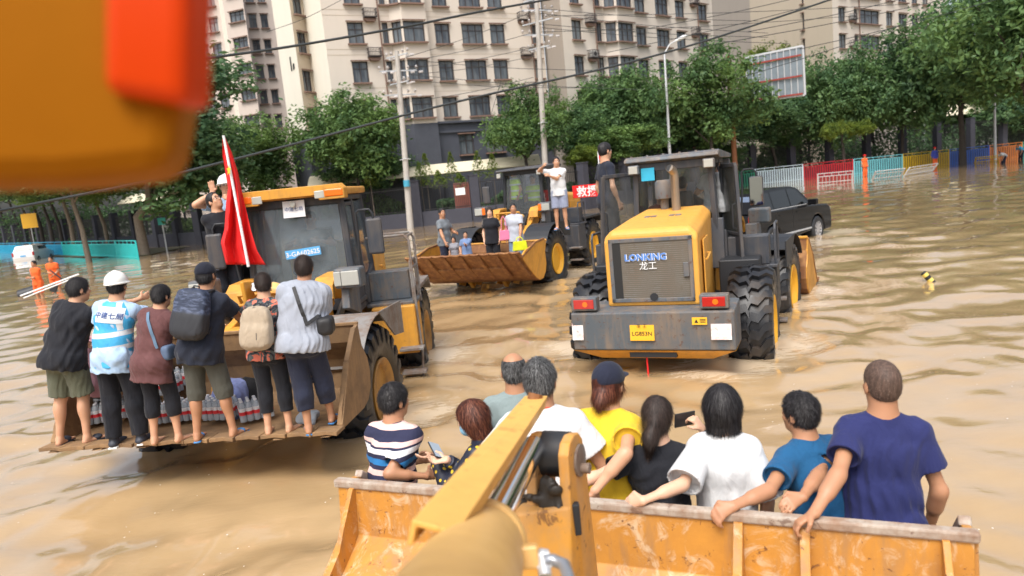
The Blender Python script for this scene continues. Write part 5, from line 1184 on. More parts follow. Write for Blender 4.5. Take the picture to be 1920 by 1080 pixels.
# low pale roofs of the parking shelter behind the wall
def shelter(a, b, z0, z1, label, w_=3.2):
    a, b = Vector(a), Vector(b); d = b-a; ang = math.atan2(d.y, d.x); Ln = d.length; root = empty('parking_shelter', (a.x, a.y, .1), ang); tag(root, label, 'shelter', 'pale arched parking shelter roofs'); n = 6
    m = MB(); prof = [(-w_/2+w_*i/n, z0+(z1-z0)*math.sin(math.pi*(.08+.84*i/n))) for i in range(n+1)]; m.shell(prof, 0, Ln, .06); m.build('roof', M_SHEL, root)
    for i in range(int(Ln/5)+1): x = min(Ln-.2, .2+i*5); MB().box((x, .9, z0/2), (.14, .14, z0)).build('post', M_WALL, root)
M_SHEL = simple('shelter_roof', (.62, .57, .42), .7, var=.15, scale=1.5)
shelter(at(585, 350, 57).xy, at(1010, 300, 58).xy, 3.3, 4.35, 'long pale arched roof behind the wall left of the middle loader')
shelter(at(1300, 300, 74).xy, at(1540, 262, 79).xy, 4.2, 5.4, 'pale curved roof behind the wall right of the near loader cab'); shelter(at(1645, 250, 84).xy, at(1990, 215, 90).xy, 4.6, 6.2, 'pale curved roof behind the wall at the far right')
shelter(at(250, 385, 66).xy, at(330, 380, 64).xy, 3.6, 4.6, 'small pale roof glimpsed behind the leaning tree trunk')
# ------------------------------------------------ trees and plants
def leaf_mat(name, c):
    m, nt, b = newmat(name); o = [n for n in nt.nodes if n.type == 'OUTPUT_MATERIAL'][0]; v = mapping(nt); n = noise(nt, v, 2.2, 3); oi = N(nt, 'ObjectInfo'); n2 = noise(nt, v, 14, 2)
    c1 = mix(nt, ramp(nt, n, [(.35, 0), (.68, 1)]), [x*.6 for x in c], [c[0]*1.7, c[1]*1.35, c[2]*1.0]); c1 = mix(nt, math_(nt, 'MULTIPLY', oi.outputs['Random'], .45), c1, [c[0]*.7, c[1]*.75, c[2]*1.1]); c1 = mix(nt, ramp(nt, n2, [(.55, 0), (.75, .5)]), c1, [c[0]*2.2, c[1]*1.6, c[2]])
    setc(nt, b, c1); b.inputs['Roughness'].default_value = .5; b.inputs['Specular IOR Level'].default_value = .25
    tl = N(nt, 'BsdfTranslucent'); L(nt, c1, tl.inputs[0]); mx = N(nt, 'MixShader'); mx.inputs[0].default_value = .38; L(nt, b.outputs[0], mx.inputs[1]); L(nt, tl.outputs[0], mx.inputs[2]); L(nt, mx.outputs[0], o.inputs[0]); return m
LEAF = {'g': leaf_mat('leaf_green', (.110, .220, .082)), 'd': leaf_mat('leaf_dark', (.085, .180, .080)), 'y': leaf_mat('leaf_fresh', (.13, .21, .04))}
M_BARK = simple('bark', (.16, .13, .10), .9, var=.4, scale=8, bmp=.6); M_BARKD = simple('bark_dark', (.05, .042, .036), .9, var=.4, scale=8, bmp=.6)
def leaves(pts, nrm_, size, r, asp=.5):
    n = len(pts); a = r.normal(size=(n, 3)); a /= np.linalg.norm(a, axis=1)[:, None]; up = nrm_+r.normal(size=(n, 3))*.7; up /= np.linalg.norm(up, axis=1)[:, None]
    t = np.cross(up, a); t /= np.linalg.norm(t, axis=1)[:, None]+1e-9; s = np.cross(up, t); z = (size*r.uniform(.6, 1.3, n))[:, None]
    V = np.stack([pts-t*z, pts-s*z*asp+up*z*.12, pts+t*z, pts+s*z*asp+up*z*.12], 1).reshape(-1, 3); return V, np.arange(4*n).reshape(n, 4)
def crown_mesh(seed, n=13000, shape='round', mat='g', size=.036):
    r = np.random.default_rng(seed); k = {'round': 34, 'tall': 42, 'flat': 38}[shape]; sc = {'round': (1, 1, .85), 'tall': (.62, .62, 1.25), 'flat': (1.15, 1.0, .62)}[shape]
    u = r.normal(size=(k, 3)); u /= np.linalg.norm(u, axis=1)[:, None]; C = u*(r.uniform(.25, .80, k)[:, None])*np.array(sc); C[:, 2] += r.uniform(-.05, .08, k)
    R2 = r.uniform(.16, .33, k)*(1.1 if shape != 'flat' else .9); w_ = R2**2; i = r.choice(k, n, p=w_/w_.sum()); d = r.normal(size=(n, 3)); d /= np.linalg.norm(d, axis=1)[:, None]; rad = r.uniform(.25, 1, n)**.45
    # break each clump into twigs
    tw = r.normal(size=(k*26, 3)); tw /= np.linalg.norm(tw, axis=1)[:, None]; j = i*26+r.integers(0, 26, n); dd = tw[j]+r.normal(size=(n, 3))*.20
    p = C[i]+dd*(R2[i]*rad*r.uniform(.9, 1.12, n))[:, None]; p[:, 2] -= (np.abs(dd[:, 2])<.5)*.01
    V, Q = leaves(p, np.array([0, 0, .9])+dd*.5, size, r); return V, Q, C
CR = {}
def crown(shape, mat, seed):
    key = (shape, mat, seed)
    if key not in CR:
        V, Q, C = crown_mesh(seed, shape=shape, n={'round': 15000, 'tall': 17000, 'flat': 14000}[shape]); CR[key] = (np_mesh('crown', V, Q, LEAF[mat], smooth=False), C)
    return CR[key]
def tree(label, base, cz, rx, rz, shape='round', mat='g', seed=1, trunk=.18, group='trees behind the flooded street', bark=None, cxy=None, rot=None, fork=False):
    """base: foot point; cz: crown centre height; rx/rz crown radii"""
    base = Vector(base); root = empty('tree', base); tag(root, label, 'tree', group); me, C = crown(shape, mat, seed); c = Vector(cxy if cxy else (0, 0)).to_3d(); c.z = cz-base.z
    o = mesh_obj('crown', me, root, c, (0, 0, rot if rot is not None else random.uniform(0, 6)), (rx, rx, rz)); M = Matrix.LocRotScale(c, o.rotation_euler, o.scale)
    t = MB(); lo = c.z-rz*.55; w_ = random.uniform(-.25, .25); p = [Vector((0, 0, -.6)), Vector((0, 0, 0)), Vector((w_*.4, 0, lo*.5))+c*.2*Vector((1, 1, 0)).length*0, Vector((c.x*.5+w_, c.y*.5, max(lo, .5)*.85)), Vector((c.x, c.y, c.z))]
    t.tube(p, [trunk*1.25, trunk*1.1, trunk*.85, trunk*.7, trunk*.25], 10)
    tr = t.build('trunk', bark or M_BARKD, root, smooth=True); b = MB(); r = random.Random(seed)
    for q in r.sample(range(len(C)), 9):
        e = M @ Vector(C[q]); s = p[3].lerp(p[4], r.uniform(0, .6)); m = s.lerp(e, .5)+Vector((0, 0, .15*rz)); b.tube([s, m, e], [trunk*.36, trunk*.22, trunk*.07], 6)
    if trunk > .32:
        s0 = p[0].lerp(p[3], .55)+Vector((0, 0, .6)); e0 = M @ Vector(C[2]); b.tube([s0, s0.lerp(e0, .4)+Vector((trunk*1.5, 0, .3)), e0], [trunk*.75, trunk*.5, trunk*.1], 8)
        e0 = M @ Vector(C[5]); b.tube([s0, s0.lerp(e0, .4)+Vector((-trunk*1.5, 0, .3)), e0], [trunk*.65, trunk*.45, trunk*.1], 8)
    b.build('limbs', bark or M_BARKD, tr, smooth=True); return root
def trees():
    def T_(label, cx, cy, Y, wpx, hpx, base_px=None, **k):
        c = at(cx, cy, Y); k.setdefault('rot', None); b = at(base_px[0], base_px[1], Y) if base_px else Vector((c.x, Y, .1)); b = Vector((b.x, Y, .0 if Y < 50 else .1)); sc = Y/FPX
        shp = k.get('shape', 'round'); fx = {'round': 1.02, 'tall': .70, 'flat': 1.15}[shp]; fz = {'round': .95, 'tall': 1.3, 'flat': .75}[shp]
        return tree(label, b, c.z, wpx/2*sc/fx*1.12, hpx/2*sc/fz*1.10, cxy=(c.x-b.x, 0), **k)
    T_('tall leafy tree with forked pale trunk standing in the water left of the loader', 332, 245, 51, 255, 350, (272, 478), shape='tall', seed=2, trunk=.36, bark=M_BARK, mat='d')
    T_('bushy green tree rising behind the red flag', 478, 292, 60, 170, 170, seed=1); T_('dark shrubby tree between flag and big forked tree', 408, 300, 64, 150, 190, seed=3, mat='d')
    T_('broad tree covering the corner of the long beige building', 668, 252, 54.5, 215, 200, (668, 350), seed=3, shape='round'); T_('lower tree filling the foot of the building corner', 690, 318, 56, 200, 90, seed=1, shape='flat', mat='d')
    T_('rounded tree in front of the second utility pole', 985, 235, 55.5, 150, 150, seed=4); T_('light tree between second utility pole and street lamp', 1085, 245, 60, 150, 120, seed=2, shape='round')
    T_('tall tree just left of the street lamp', 1175, 205, 62, 190, 190, (1185, 300), seed=3, shape='round'); T_('tree right of the street lamp with open crown', 1330, 190, 62, 200, 210, (1325, 300), seed=4); T_('dense tree at the lower left of the street lamp', 1165, 262, 58, 190, 80, seed=1, shape='flat')
    T_('tree whose crown peeks above the billboard', 1440, 130, 84, 120, 110, seed=2, mat='y'); T_('tree in the gap below the billboard', 1440, 225, 70, 190, 110, (1455, 300), seed=3, mat='d')
    T_('upright tree right of the billboard', 1580, 175, 70, 165, 200, (1583, 290), seed=1, mat='g'); T_('small pointed conifer right of the billboard', 1537, 118, 90, 26, 50, shape='tall', seed=5, mat='d')
    T_('tree with visible thin trunk behind the yellow barrier', 1690, 165, 71, 175, 210, (1692, 280), seed=4, mat='d'); T_('large tree overhanging the right side of the barriers', 1800, 110, 66, 240, 290, (1805, 262), seed=3, trunk=.3); T_('very large tree crown at the top right corner', 1905, 70, 58, 300, 300, (1960, 262), seed=2, trunk=.35, mat='g')
    T_('low dark tree under the large right crown', 1920, 215, 80, 190, 110, seed=1, mat='d', shape='flat'); T_('mid green tree filling the gap left of the curved shelter roof', 1500, 215, 76, 150, 130, (1500, 280), seed=2); T_('full green tree between billboard and right shelter roof', 1625, 200, 82, 150, 120, (1640, 285), seed=3); T_('leafy tree rising behind the right lamp post', 1850, 190, 88, 190, 130, seed=2); T_('dark green tree behind the middle loader cab', 1090, 215, 66, 150, 170, seed=1, mat='g'); T_('tree between the street lamp and the rusty post', 1290, 235, 68, 190, 120, seed=2, mat='d')
    T_('middle distance tree behind the curved shelter roof', 1740, 210, 95, 240, 90, seed=4, shape='flat')
    for i, (cx, cy, w_, h_, m) in enumerate([(1095, 292, 90, 46, 'y'), (1560, 245, 60, 40, 'y'), (1608, 240, 70, 36, 'y'), (1350, 285, 110, 50, 'd'), (640, 375, 110, 40, 'g'), (1475, 270, 100, 50, 'd')]):
        c = at(cx, cy, 57+i*3 if i else 55.5); o = mesh_obj('shrub', crown('flat', m, 6)[0], None, c, (0, 0, i), (w_/2*c.y/FPX/1.1,)*2+(h_/2*c.y/FPX/.7,)); tag(o, ['yellow green shrub left of the near loader cab', 'bright shrub in front of the shelter roof beside the billboard tree', 'pale green shrub behind the wall above the red barrier', 'dark shrub behind the wall right of the cab', 'green shrub behind the gate pillars', 'dark shrub below the billboard'][i], 'shrub', 'shrubs behind the wall')
    # row of street trees going away on the left
    for i, (x, y, Y, m) in enumerate([(203, 456, 56, 'g'), (166, 484, 49.5, 'g'), (137, 450, 62, 'd'), (116, 449, 66, 'g'), (98, 448, 72, 'd'), (80, 448, 78, 'g'), (60, 447, 86, 'd'), (38, 447, 94, 'g'), (16, 448, 102, 'd'), (-8, 448, 112, 'g')]):
        b = at(x, y, Y); Yp = Y; k = Y/FPX; c = at(x-28, 375, Y)
        tree(['slim tree nearest the forked tree with pale trunk', 'tree standing in front of the turquoise barrier in the water', 'third street tree from the forked tree', 'fourth street tree from the forked tree', 'fifth street tree from the forked tree', 'sixth street tree from the forked tree', 'seventh street tree above the white car', 'eighth street tree left of the white car', 'ninth street tree at the left edge', 'farthest street tree at the left edge'][i],
             (b.x, Y, -.1), c.z+2.0, 3.4+.03*Y, 2.9, 'round', m, 1+i % 4, .17+.02*(i % 3), 'row of street trees along the turquoise barrier', M_BARK if i < 3 else M_BARKD, (c.x-b.x, 0))
    # hedge masses behind the left wall and behind the whole courtyard
    for i, (a, b_, z0, hh, dep) in enumerate([((-90, 118), (-31, 66), 0, 5.5, 3), ((-30, 66), (-8, 57.0), 0, 2.6, 2), ((-5, 55.5), (6, 57), 0, 2.2, 1.5), ((8, 60), (30, 76), 0, 4.2, 4), ((30, 78), (70, 90), 0, 5.2, 4), ((5, 80), (120, 118), 0, 9, 5)]):
        r = np.random.default_rng(40+i); n = 9000; t = r.uniform(0, 1, n); A, B_ = np.array(a), np.array(b_); d = (B_-A); ln = np.linalg.norm(d); d = d/ln; nn = np.array([-d[1], d[0]])
        top = hh*(.72+.28*np.sin(t*ln*.9+i)*np.sin(t*ln*.37)); off = r.uniform(-1, 1, n)*dep*.5; z = z0+.1+top*r.uniform(0, 1, n)**.7*np.sqrt(np.clip(1-(off/dep)**2, .1, 1)); p = np.zeros((n, 3)); p[:, :2] = A+d*(t*ln)[:, None]+nn*off[:, None]; p[:, 2] = z
        V, Q = leaves(p, np.array([0, -.4, .8]), .20, r); o = mesh_obj('hedge', np_mesh('hedge', V, Q, LEAF['d' if i % 2 == 0 else 'g'], False)); tag(o, ['dark hedge growing behind the left wall', 'green hedge behind the railings left of the gate', 'climbing greenery behind the railings beside the white notice', 'dense hedge behind the wall right of the middle loader', 'dense hedge behind the wall at far right', 'far off belt of greenery behind the right wall'][i], 'hedge', kind='stuff')
    # young bamboo-like shoots in front of the dark base
    for i, (x, y0, y1, Y) in enumerate([(795, 345, 288, 53.5), (843, 342, 285, 53.5), (893, 335, 283, 53.5), (921, 333, 288, 53.5), (690, 350, 308, 53.5), (785, 350, 305, 53), (820, 352, 320, 53), (860, 350, 325, 53)]):
        a, b = at(x+6, y0, Y), at(x, y1, Y); r = np.random.default_rng(60+i); n = 420; t = r.uniform(0, 1, n)**.8; A, B_ = np.array(a), np.array(b); p = A+(B_-A)*t[:, None]; rad = (.75*(1-t)+.08); th = r.uniform(0, 6.28, n); rr = rad*r.uniform(0, 1, n)**.5; p[:, 0] += rr*np.cos(th); p[:, 1] += rr*np.sin(th); p[:, 2] -= rr*.1
        V, Q = leaves(p, np.array([0, 0, 1.]), .11, r, .3); root = empty('young_plant', (a.x, a.y, .1)); V -= np.array([a.x, a.y, .1]); mesh_obj('foliage', np_mesh('foliage', V, Q, LEAF['y'], False), root)
        MB().tube([(0, 0, -.1), (b.x-a.x, 0, b.z-.1)], [.03, .01], 5).build('stem', M_BARK, root)
        tag(root, ['tall slender light green shoot nearest the first utility pole', 'slender light green shoot centred before the dark base', 'slender light green shoot left of the rounded tree', 'thin light green shoot touching the rounded tree', 'thin shoot beside the white lamp stub left of the pole', 'short shoot right beside the first utility pole', 'short shoot above the railings', 'low shoot left of the white notice'][i], 'young tree', 'light green shoots in front of the dark stone base')
trees()

# ------------------------------------------------ poles, wires, lamps, billboard
M_CONC = simple('concrete_pole', (.40, .38, .35), .85, var=.2, scale=3, bmp=.2); M_GALV = simple('galvanised', (.50, .52, .54), .45, .3, .1); M_CERA = simple('ceramic', (.62, .60, .60), .3); M_WIRE = simple('cable', (.022, .028, .03), .6, var=.1); M_RUSTP = simple('rust_pole', (.22, .09, .04), .8, var=.4)
def upole(label, b, t, Y, arms):
    B_, T_ = at(*b, Y), at(*t, Y); B_.z = -.5; root = empty('utility_pole', B_); tag(root, label, 'utility pole', 'concrete utility poles with insulators'); d = T_-B_
    MB().tube([(0, 0, 0), d], [.24, .15], 16).build('pole', M_CONC, root, smooth=True); rr = random.Random(len(label))
    for k, (zz, hw) in enumerate(arms):
        p = d*((d.z-zz)/d.z); dirv = Vector((.93, .37, 0)) if k % 2 else Vector((.8, -.6, 0))
        ca = MB().bar(p-dirv*hw, p+dirv*hw, .09).build('cross_arm', M_GALV, root)
        for q in (-1, -.55, .55, 1):
            c = p+dirv*hw*q+Vector((0, -.05, .1)); s = MB(); s.lathe([(0, .03), (.06, .10), (.08, .04), (.12, .13), (.15, .05), (.20, .09), (.24, .03)], c, 'z', 10); s.build('insulator', M_CERA, root, smooth=True)
            if rr.random() < .8: s = MB(); s.lathe([(0, .03), (.07, .11), (.1, .04), (.15, .11), (.18, .04), (.23, .10), (.3, .03)], c+Vector((.15, -.1, -.25)), 'x', 10); s.build('insulator', M_CERA, root, smooth=True)
    MB().tube([d*.42+Vector((-.35, -.2, 0)), d*.42+Vector((0, -.26, .06)), d*.42+Vector((.4, -.2, 0))], .03, 6).build('bracket', M_GALV, root)
    return root
up = upole('weathered concrete utility pole left of the middle loader with white insulators', (769, 427), (744, 96), 51.2, [(.3, 1.0), (1.3, 1.3), (2.1, .9), (2.9, 1.1)])
MB().tube([at(762, 338, 51.0)-up.location, at(763, 350, 51.0)-up.location], .22, 12).build('blue_tag', simple('tag_blue', (.05, .30, .45), .6), up)
upole('taller concrete utility pole rising above the rounded tree', (1020, 330), (1004, -30), 54, [(1.0, 1.1), (1.8, 1.2), (2.6, 1.3), (3.5, 1.2), (4.4, .9)])
def wire(pts, Y0, Y1, r, label, group='thin overhead wires'):
    n = len(pts); P = [at(x, y, Y0+(Y1-Y0)*i/(n-1)) for i, (x, y) in enumerate(pts)]; Q = []
    for i in range(n-1):
        p0, p1, p2, p3 = P[max(i-1, 0)], P[i], P[i+1], P[min(i+2, n-1)]
        for k in range(5 if n > 2 else 1):
            t = k/5; Q.append(.5*((2*p1)+(p2-p0)*t+(2*p0-5*p1+4*p2-p3)*t*t+(3*p1-p0-3*p2+p3)*t**3))
    Q.append(P[-1]); o = MB().tube(Q, r, 8).build('overhead_cable' if r > .02 else 'overhead_wire', M_WIRE, smooth=True); tag(o, label, 'cable', group)
wire([(-60, 407), (0, 395), (270, 340), (540, 273), (860, 190), (1180, 117), (1400, 52), (1700, -50)], 13, 25, .030, 'thick black cable sagging diagonally across the whole picture', 'thick black cables')
wire([(240, 136), (355, 114), (540, 88), (760, 50), (900, 22), (1080, -10)], 13, 19, .026, 'thick black cable crossing high from orange lamp to the top edge', 'thick black cables')
WN = [((760, 108), (1003, 20)), ((765, 115), (1003, 60)), ((768, 128), (1003, 88)), ((770, 140), (1003, 105)), ((765, 112), (1120, 132)), ((768, 140), (1200, 168)), ((764, 150), (1100, 165)), ((1010, 16), (1440, 40)), ((1012, 25), (1440, 62)), ((1012, 45), (1440, 70)), ((1014, 60), (1600, 30)), ((1180, 60), (1600, -30)), ((1140, 98), (1560, 0)), ((1400, 60), (1800, -30)), ((1300, 90), (1860, -20)), ((1500, 92), (1900, -10)), ((1380, 148), (1760, 20)), ((500, 60), (640, 0)), ((770, 190), (1000, 145)), ((1016, 30), (1700, 8)), ((1016, 52), (1480, 82)), ((880, 340), (940, 150))]
WL = ['first wire fanning from the left pole top to the right pole', 'second wire fanning from the left pole', 'third wire fanning from the left pole', 'fourth wire fanning from the left pole', 'upper level wire running right past the second pole', 'middle level wire running right past the second pole', 'lower level wire running right from the left pole', 'uppermost wire leaving the second pole to the right', 'second wire leaving the second pole to the right', 'third wire leaving the second pole to the right', 'long wire from the second pole towards the right building', 'wire rising over the second building to the top edge', 'wire rising above the street lamp head', 'wire crossing the blank tan wall upper part', 'wire crossing the tan wall above the billboard', 'wire touching the billboard top and climbing right', 'wire passing in front of the billboard left end', 'faint wire over the gable of the left corner', 'slack wire under the left pole insulators', 'nearly level wire from second pole to the right building', 'sloping wire ending at the billboard', 'thin stay wire slanting in front of the dark base']
for (a, b), lb in zip(WN, WL):
    m = ((a[0]+b[0])/2, (a[1]+b[1])/2+5); wire([a, m, b], 50 if a[0] < 1300 else 45, 53, .022 if a[0] > 1100 else .018, lb)
def lamp_post(label, b, t, head, Y, mat=M_GALV):
    B_, T_, H_ = at(*b, Y), at(*t, Y), at(*head, Y); B_.z = -.3; root = empty('street_lamp', B_); tag(root, label, 'street lamp', 'pale street lamp posts')
    d = T_-B_; h = H_-B_; MB().tube([(0, 0, 0), d*.5, d, d.lerp(h, .45)+Vector((0, 0, .25)), h], [.14, .11, .08, .05, .045], 12).build('pole', mat, root, smooth=True)
    lh = MB(); dr = Vector((h.x-d.x, 0, h.z-d.z)).normalized(); dr = Vector((dr.x, 0, dr.z*.4)).normalized(); lh.tube([h-dr*.1, h+dr*.25, h+dr*.8, h+dr*1.0], [.06, .15, .14, .03], 12); lh.build('lamp_head', simple('lamp_white', (.65, .67, .68), .4), root, smooth=True); return root
lamp_post('curved arm street lamp standing beside the long beige building', (1256, 310), (1246, 100), (1268, 76), 59)
lamp_post('pale lamp post behind the orange brown barrier', (1866, 290), (1864, 118), (1850, 112), 69); lamp_post('thin pale post in front of the wall between yellow and blue barriers', (1803, 285), (1803, 170), (1800, 168), 70); lamp_post('slim white post behind the curved shelter roof', (1733, 225), (1733, 200), (1732, 199), 90)
def billboard():
    Y = 63; c = [at(1398, 108, Y+1), at(1505, 86, Y-1), at(1509, 178, Y-1), at(1402, 192, Y+1)]; o = (c[2]+c[3])/2; root = empty('billboard', (o.x, o.y, 0)); tag(root, 'back of a large grey billboard with red rusty beams', 'billboard'); L_ = [x-Vector((o.x, o.y, 0)) for x in c]
    u = (L_[1]-L_[0]).normalized(); nn = Vector((u.y, -u.x, 0)).normalized()
    def q(s, t): return L_[3].lerp(L_[2], s).lerp(L_[0].lerp(L_[1], s), t)
    mp_ = simple('sheet_grey', (.20, .24, .27), .4, .4, .25, 1.5)
    for i in range(9):
        for (t0, t1) in ((.03, .38), (.42, .80), (.84, .98)):
            a = MB(); a.addv([q(i/9+.004, t0), q((i+1)/9-.004, t0), q((i+1)/9-.004, t1), q(i/9+.004, t1)]+[x-nn*.05 for x in (q(i/9+.004, t0), q((i+1)/9-.004, t0), q((i+1)/9-.004, t1), q(i/9+.004, t1))], [(0, 1, 2, 3), (7, 6, 5, 4), (0, 4, 5, 1), (1, 5, 6, 2), (2, 6, 7, 3), (3, 7, 4, 0)]); a.build('panel', mp_, root)
    for i in range(10): MB().bar(q(i/9, 0)+nn*.05, q(i/9, 1)+nn*.05, .07).build('stud', M_GALV, root)
    for t in (.03, .40, .82): m = MB(); m.bar(q(-.02, t)+nn*.16, q(.97, t)+nn*.16, .13); m.build('beam', simple('beam_red', (.25, .035, .025), .7), root)
    for a, b in (((0, 0), (1, 0)), ((1, 0), (1, 1)), ((1, 1), (0, 1))): MB().bar(q(*a), q(*b), .16).build('frame', M_GALV, root)
    bt = at(1378, 300, Y)-Vector((o.x, o.y, 0)); bt.z = -.2; tp = q(-.15, .25); MB().tube([bt, Vector((bt.x-.1, bt.y, tp.z+3))], .22, 14).build('post', M_RUSTP, root, smooth=True); MB().bar(Vector((bt.x, bt.y, tp.z+.6)), q(.05, .3)+nn*.2, .2).build('strut', M_RUSTP, root)
billboard()
def small_sign(name, label, cat, px, Y, w_, h_, col, txt=None, tcol=None, pole=True):
    p = at(*px, Y); root = empty(name, (p.x, p.y, 0)); tag(root, label, cat); MB().box((0, 0, p.z), (w_, .04, h_)).build('panel', simple(name+'_panel', col, .5, var=.05), root)
    if pole: MB().tube([(0, .06, -.5), (0, .06, p.z+h_*.4)], .05, 8).build('post', M_GALV if pole is True else M_BARKD, root)
    if txt: text(txt, h_*.5, tcol, root, (0, -.025, p.z), axes((1, 0, 0), (0, 0, 1)))
small_sign('street_sign', 'small green and white street sign on a dark post left of the loader', 'sign', (303, 415), 52, .55, .5, (.03, .35, .30)); small_sign('direction_sign', 'yellow sign seen among the left street trees', 'sign', (55, 414), 76, 1.6, 1.5, (.70, .38, .02), pole=True)
small_sign('notice_board', 'white notice fixed to the railings behind the middle bucket', 'notice', (863, 359), 51.6, .68, .5, (.7, .72, .72), pole=False); small_sign('rust_panel', 'reddish brown panel behind the railings beside the white notice', 'panel', (872, 372), 52.6, 1.5, 2.3, (.22, .07, .05), pole=False)
# ------------------------------------------------ cars
def wheel_car(parent, loc, side, r=.38, w_=.27):
    t = MB(); t.lathe([(-w_*.2, r*.5), (-w_/2, r*.62), (-w_/2, r*.93), (-w_/2+.03, r), (w_/2-.03, r), (w_/2, r*.93), (w_/2, r*.62), (w_*.2, r*.5)], n=32); o = t.build('tyre', M_BLK, parent, smooth=True, loc=loc); rm = MB(); x = side*w_/2
    rm.lathe([(x*.3, r*.66), (x*.97, r*.66), (x*1.0, r*.62), (x*.8, r*.58), (x*.5, r*.57), (x*.5, .0)], n=28)
    for k in range(10): a = k*math.pi/5+.1; rm.bar((x*.86, 0, 0), (x*.9, r*.6*math.cos(a), r*.6*math.sin(a)), .05, .03, (1, 0, 0))
    rm.lathe([(x*.8, .07), (x*.95, .06), (x*.97, 0)], n=12); rm.build('rim', simple('alloy', (.6, .6, .62), .3, .7, .05), o); return o
def suv():
    root = empty('car', (7.95, 22.1, -.20), R_(-47)); tag(root, 'black luxury SUV with silver alloy wheels driving through the shallow flood', 'car'); pm = simple('car_black', (.004, .004, .005), .10, var=.1, spec=.28)
    W2 = .99; Lr, Lf = -2.45, 2.5; wy = (-1.45, 1.47); R = .40
    def arch(cy): return [(cy+.47*math.cos(a), .40+.47*math.sin(a)) for a in [math.pi*i/10 for i in range(0, 11)]]
    prof = [(Lf, .45), (Lf-.05, .32), (wy[1]+.47, .32)]+arch(wy[1])+[(wy[0]+.47, .32)]+arch(wy[0])+[(Lr+.1, .34), (Lr, .55), (Lr-.02, .95), (Lr+.06, 1.22), (-1.9, 1.26), (1.15, 1.20), (2.2, 1.13), (Lf-.08, 1.02), (Lf, .8)]
    b = MB(); b.prism(prof, -W2, W2); body = b.build('body', pm, root, bevel=.045)
    g = MB(); V = []; sec = [(-2.36, 1.25, 1.25), (-2.08, 1.25, 1.80), (-1.0, 1.24, 1.86), (.15, 1.22, 1.84), (.55, 1.2, 1.76), (1.28, 1.18, 1.21)]
    for y, z0, z1 in sec: hw = W2-.06-(z1-z0)*.30; V += [(-W2+.07, y, z0), (-hw, y, z1), (hw, y, z1), (W2-.07, y, z0)]
    F = [(i*4+k, i*4+(k+1) % 4, (i+1)*4+(k+1) % 4, (i+1)*4+k) for i in range(len(sec)-1) for k in range(4)]+[(0, 1, 2, 3), (23, 22, 21, 20)]; g.addv(V, F); g.build('cabin', pm, root, bevel=.03)
    gm = simple('car_glass', (.004, .005, .006), .03, var=.05, spec=.6); 
    def side(pts, q, nm):
        P = [Vector((q*(W2-.068-(z-1.24)*.29+.004), y, z)) for y, z in pts]; m = MB(); n = len(P); V = P+[p+Vector((-q*.02, 0, 0)) for p in P]; m.addv(V, [tuple(range(n)), tuple(range(2*n-1, n-1, -1))]+[(i, (i+1) % n, n+(i+1) % n, n+i) for i in range(n)]); m.build(nm, gm, root)
    for q in (-1, 1):
        side([(-2.0, 1.30), (-1.28, 1.29), (-1.28, 1.76), (-1.95, 1.74)], q, 'side_window'); side([(-1.20, 1.29), (-.22, 1.28), (-.22, 1.78), (-1.20, 1.77)], q, 'side_window'); side([(-.14, 1.28), (.98, 1.26), (.42, 1.72), (.1, 1.77), (-.14, 1.78)], q, 'side_window')
        for k, y in enumerate((-.18, -1.24)): MB().box((q*(W2+.001), y, .85), (.006, .012, .75)).build('door_gap', M_INKB, root)
        MB().bar((q*(W2+.004), -1.0, .50), (q*(W2+.004), 1.0, .50), .02, .05).build('trim', M_GALV, root); MB().bar((q*(W2-.05), -2.3, 1.265), (q*(W2-.06), 1.2, 1.235), .03, .02).build('belt_line', M_GALV, root)
        for y in (-.95, .15): MB().box((q*(W2+.012), y, 1.08), (.02, .22, .03)).build('door_handle', pm, root, bevel=.005)
        m = MB(); m.box((q*(W2+.14), .85, 1.30), (.26, .16, .17)); m.box((q*(W2+.0), .88, 1.25), (.1, .05, .04)); m.build('wing_mirror', pm, root, bevel=.03)
        MB().box((q*.86, Lr+.0, 1.02), (.16, .08, .34)).build('tail_light', M_RED, root, bevel=.02); MB().box((q*.78, Lf-.04, .92), (.36, .1, .16)).build('headlight', M_LAMP, root, bevel=.02)
        for y in wy: wheel_car(root, (q*(W2-.13), y, .40), q, .40)
        for y in wy: MB().tube([(q*(W2-.35), y, .42), (q*(W2-.34), y, .42)], .46, 20).build('wheel_well', M_INKB, root)
    V = [(-.74, -2.262, 1.36), (.74, -2.262, 1.36), (.66, -2.115, 1.72), (-.66, -2.115, 1.72)]; m = MB(); m.addv([(x, y-.02, z) for x, y, z in V]+[(x, y+.03, z) for x, y, z in V], [(0, 1, 2, 3), (7, 6, 5, 4), (0, 4, 5, 1), (1, 5, 6, 2), (2, 6, 7, 3), (3, 7, 4, 0)]); m.build('rear_window', simple('car_rear_glass', (.10, .14, .22), .08, coat=1), root)
    V = [(-.74, 1.20, 1.30), (.74, 1.20, 1.30), (.66, .64, 1.70), (-.66, .64, 1.70)]; m = MB(); m.addv([(x, y+.02, z+.02) for x, y, z in V]+[(x, y-.03, z-.03) for x, y, z in V], [(3, 2, 1, 0), (4, 5, 6, 7), (1, 5, 4, 0), (2, 6, 5, 1), (3, 7, 6, 2), (0, 4, 7, 3)]); m.build('windscreen', gm, root)
    MB().box((0, Lr-.02, .95), (.52, .02, .12)).build('number_plate', M_BLUEP, root); MB().box((0, Lr-.01, .5), (1.8, .08, .22)).build('rear_bumper', M_BLK, root, bevel=.02)
suv()
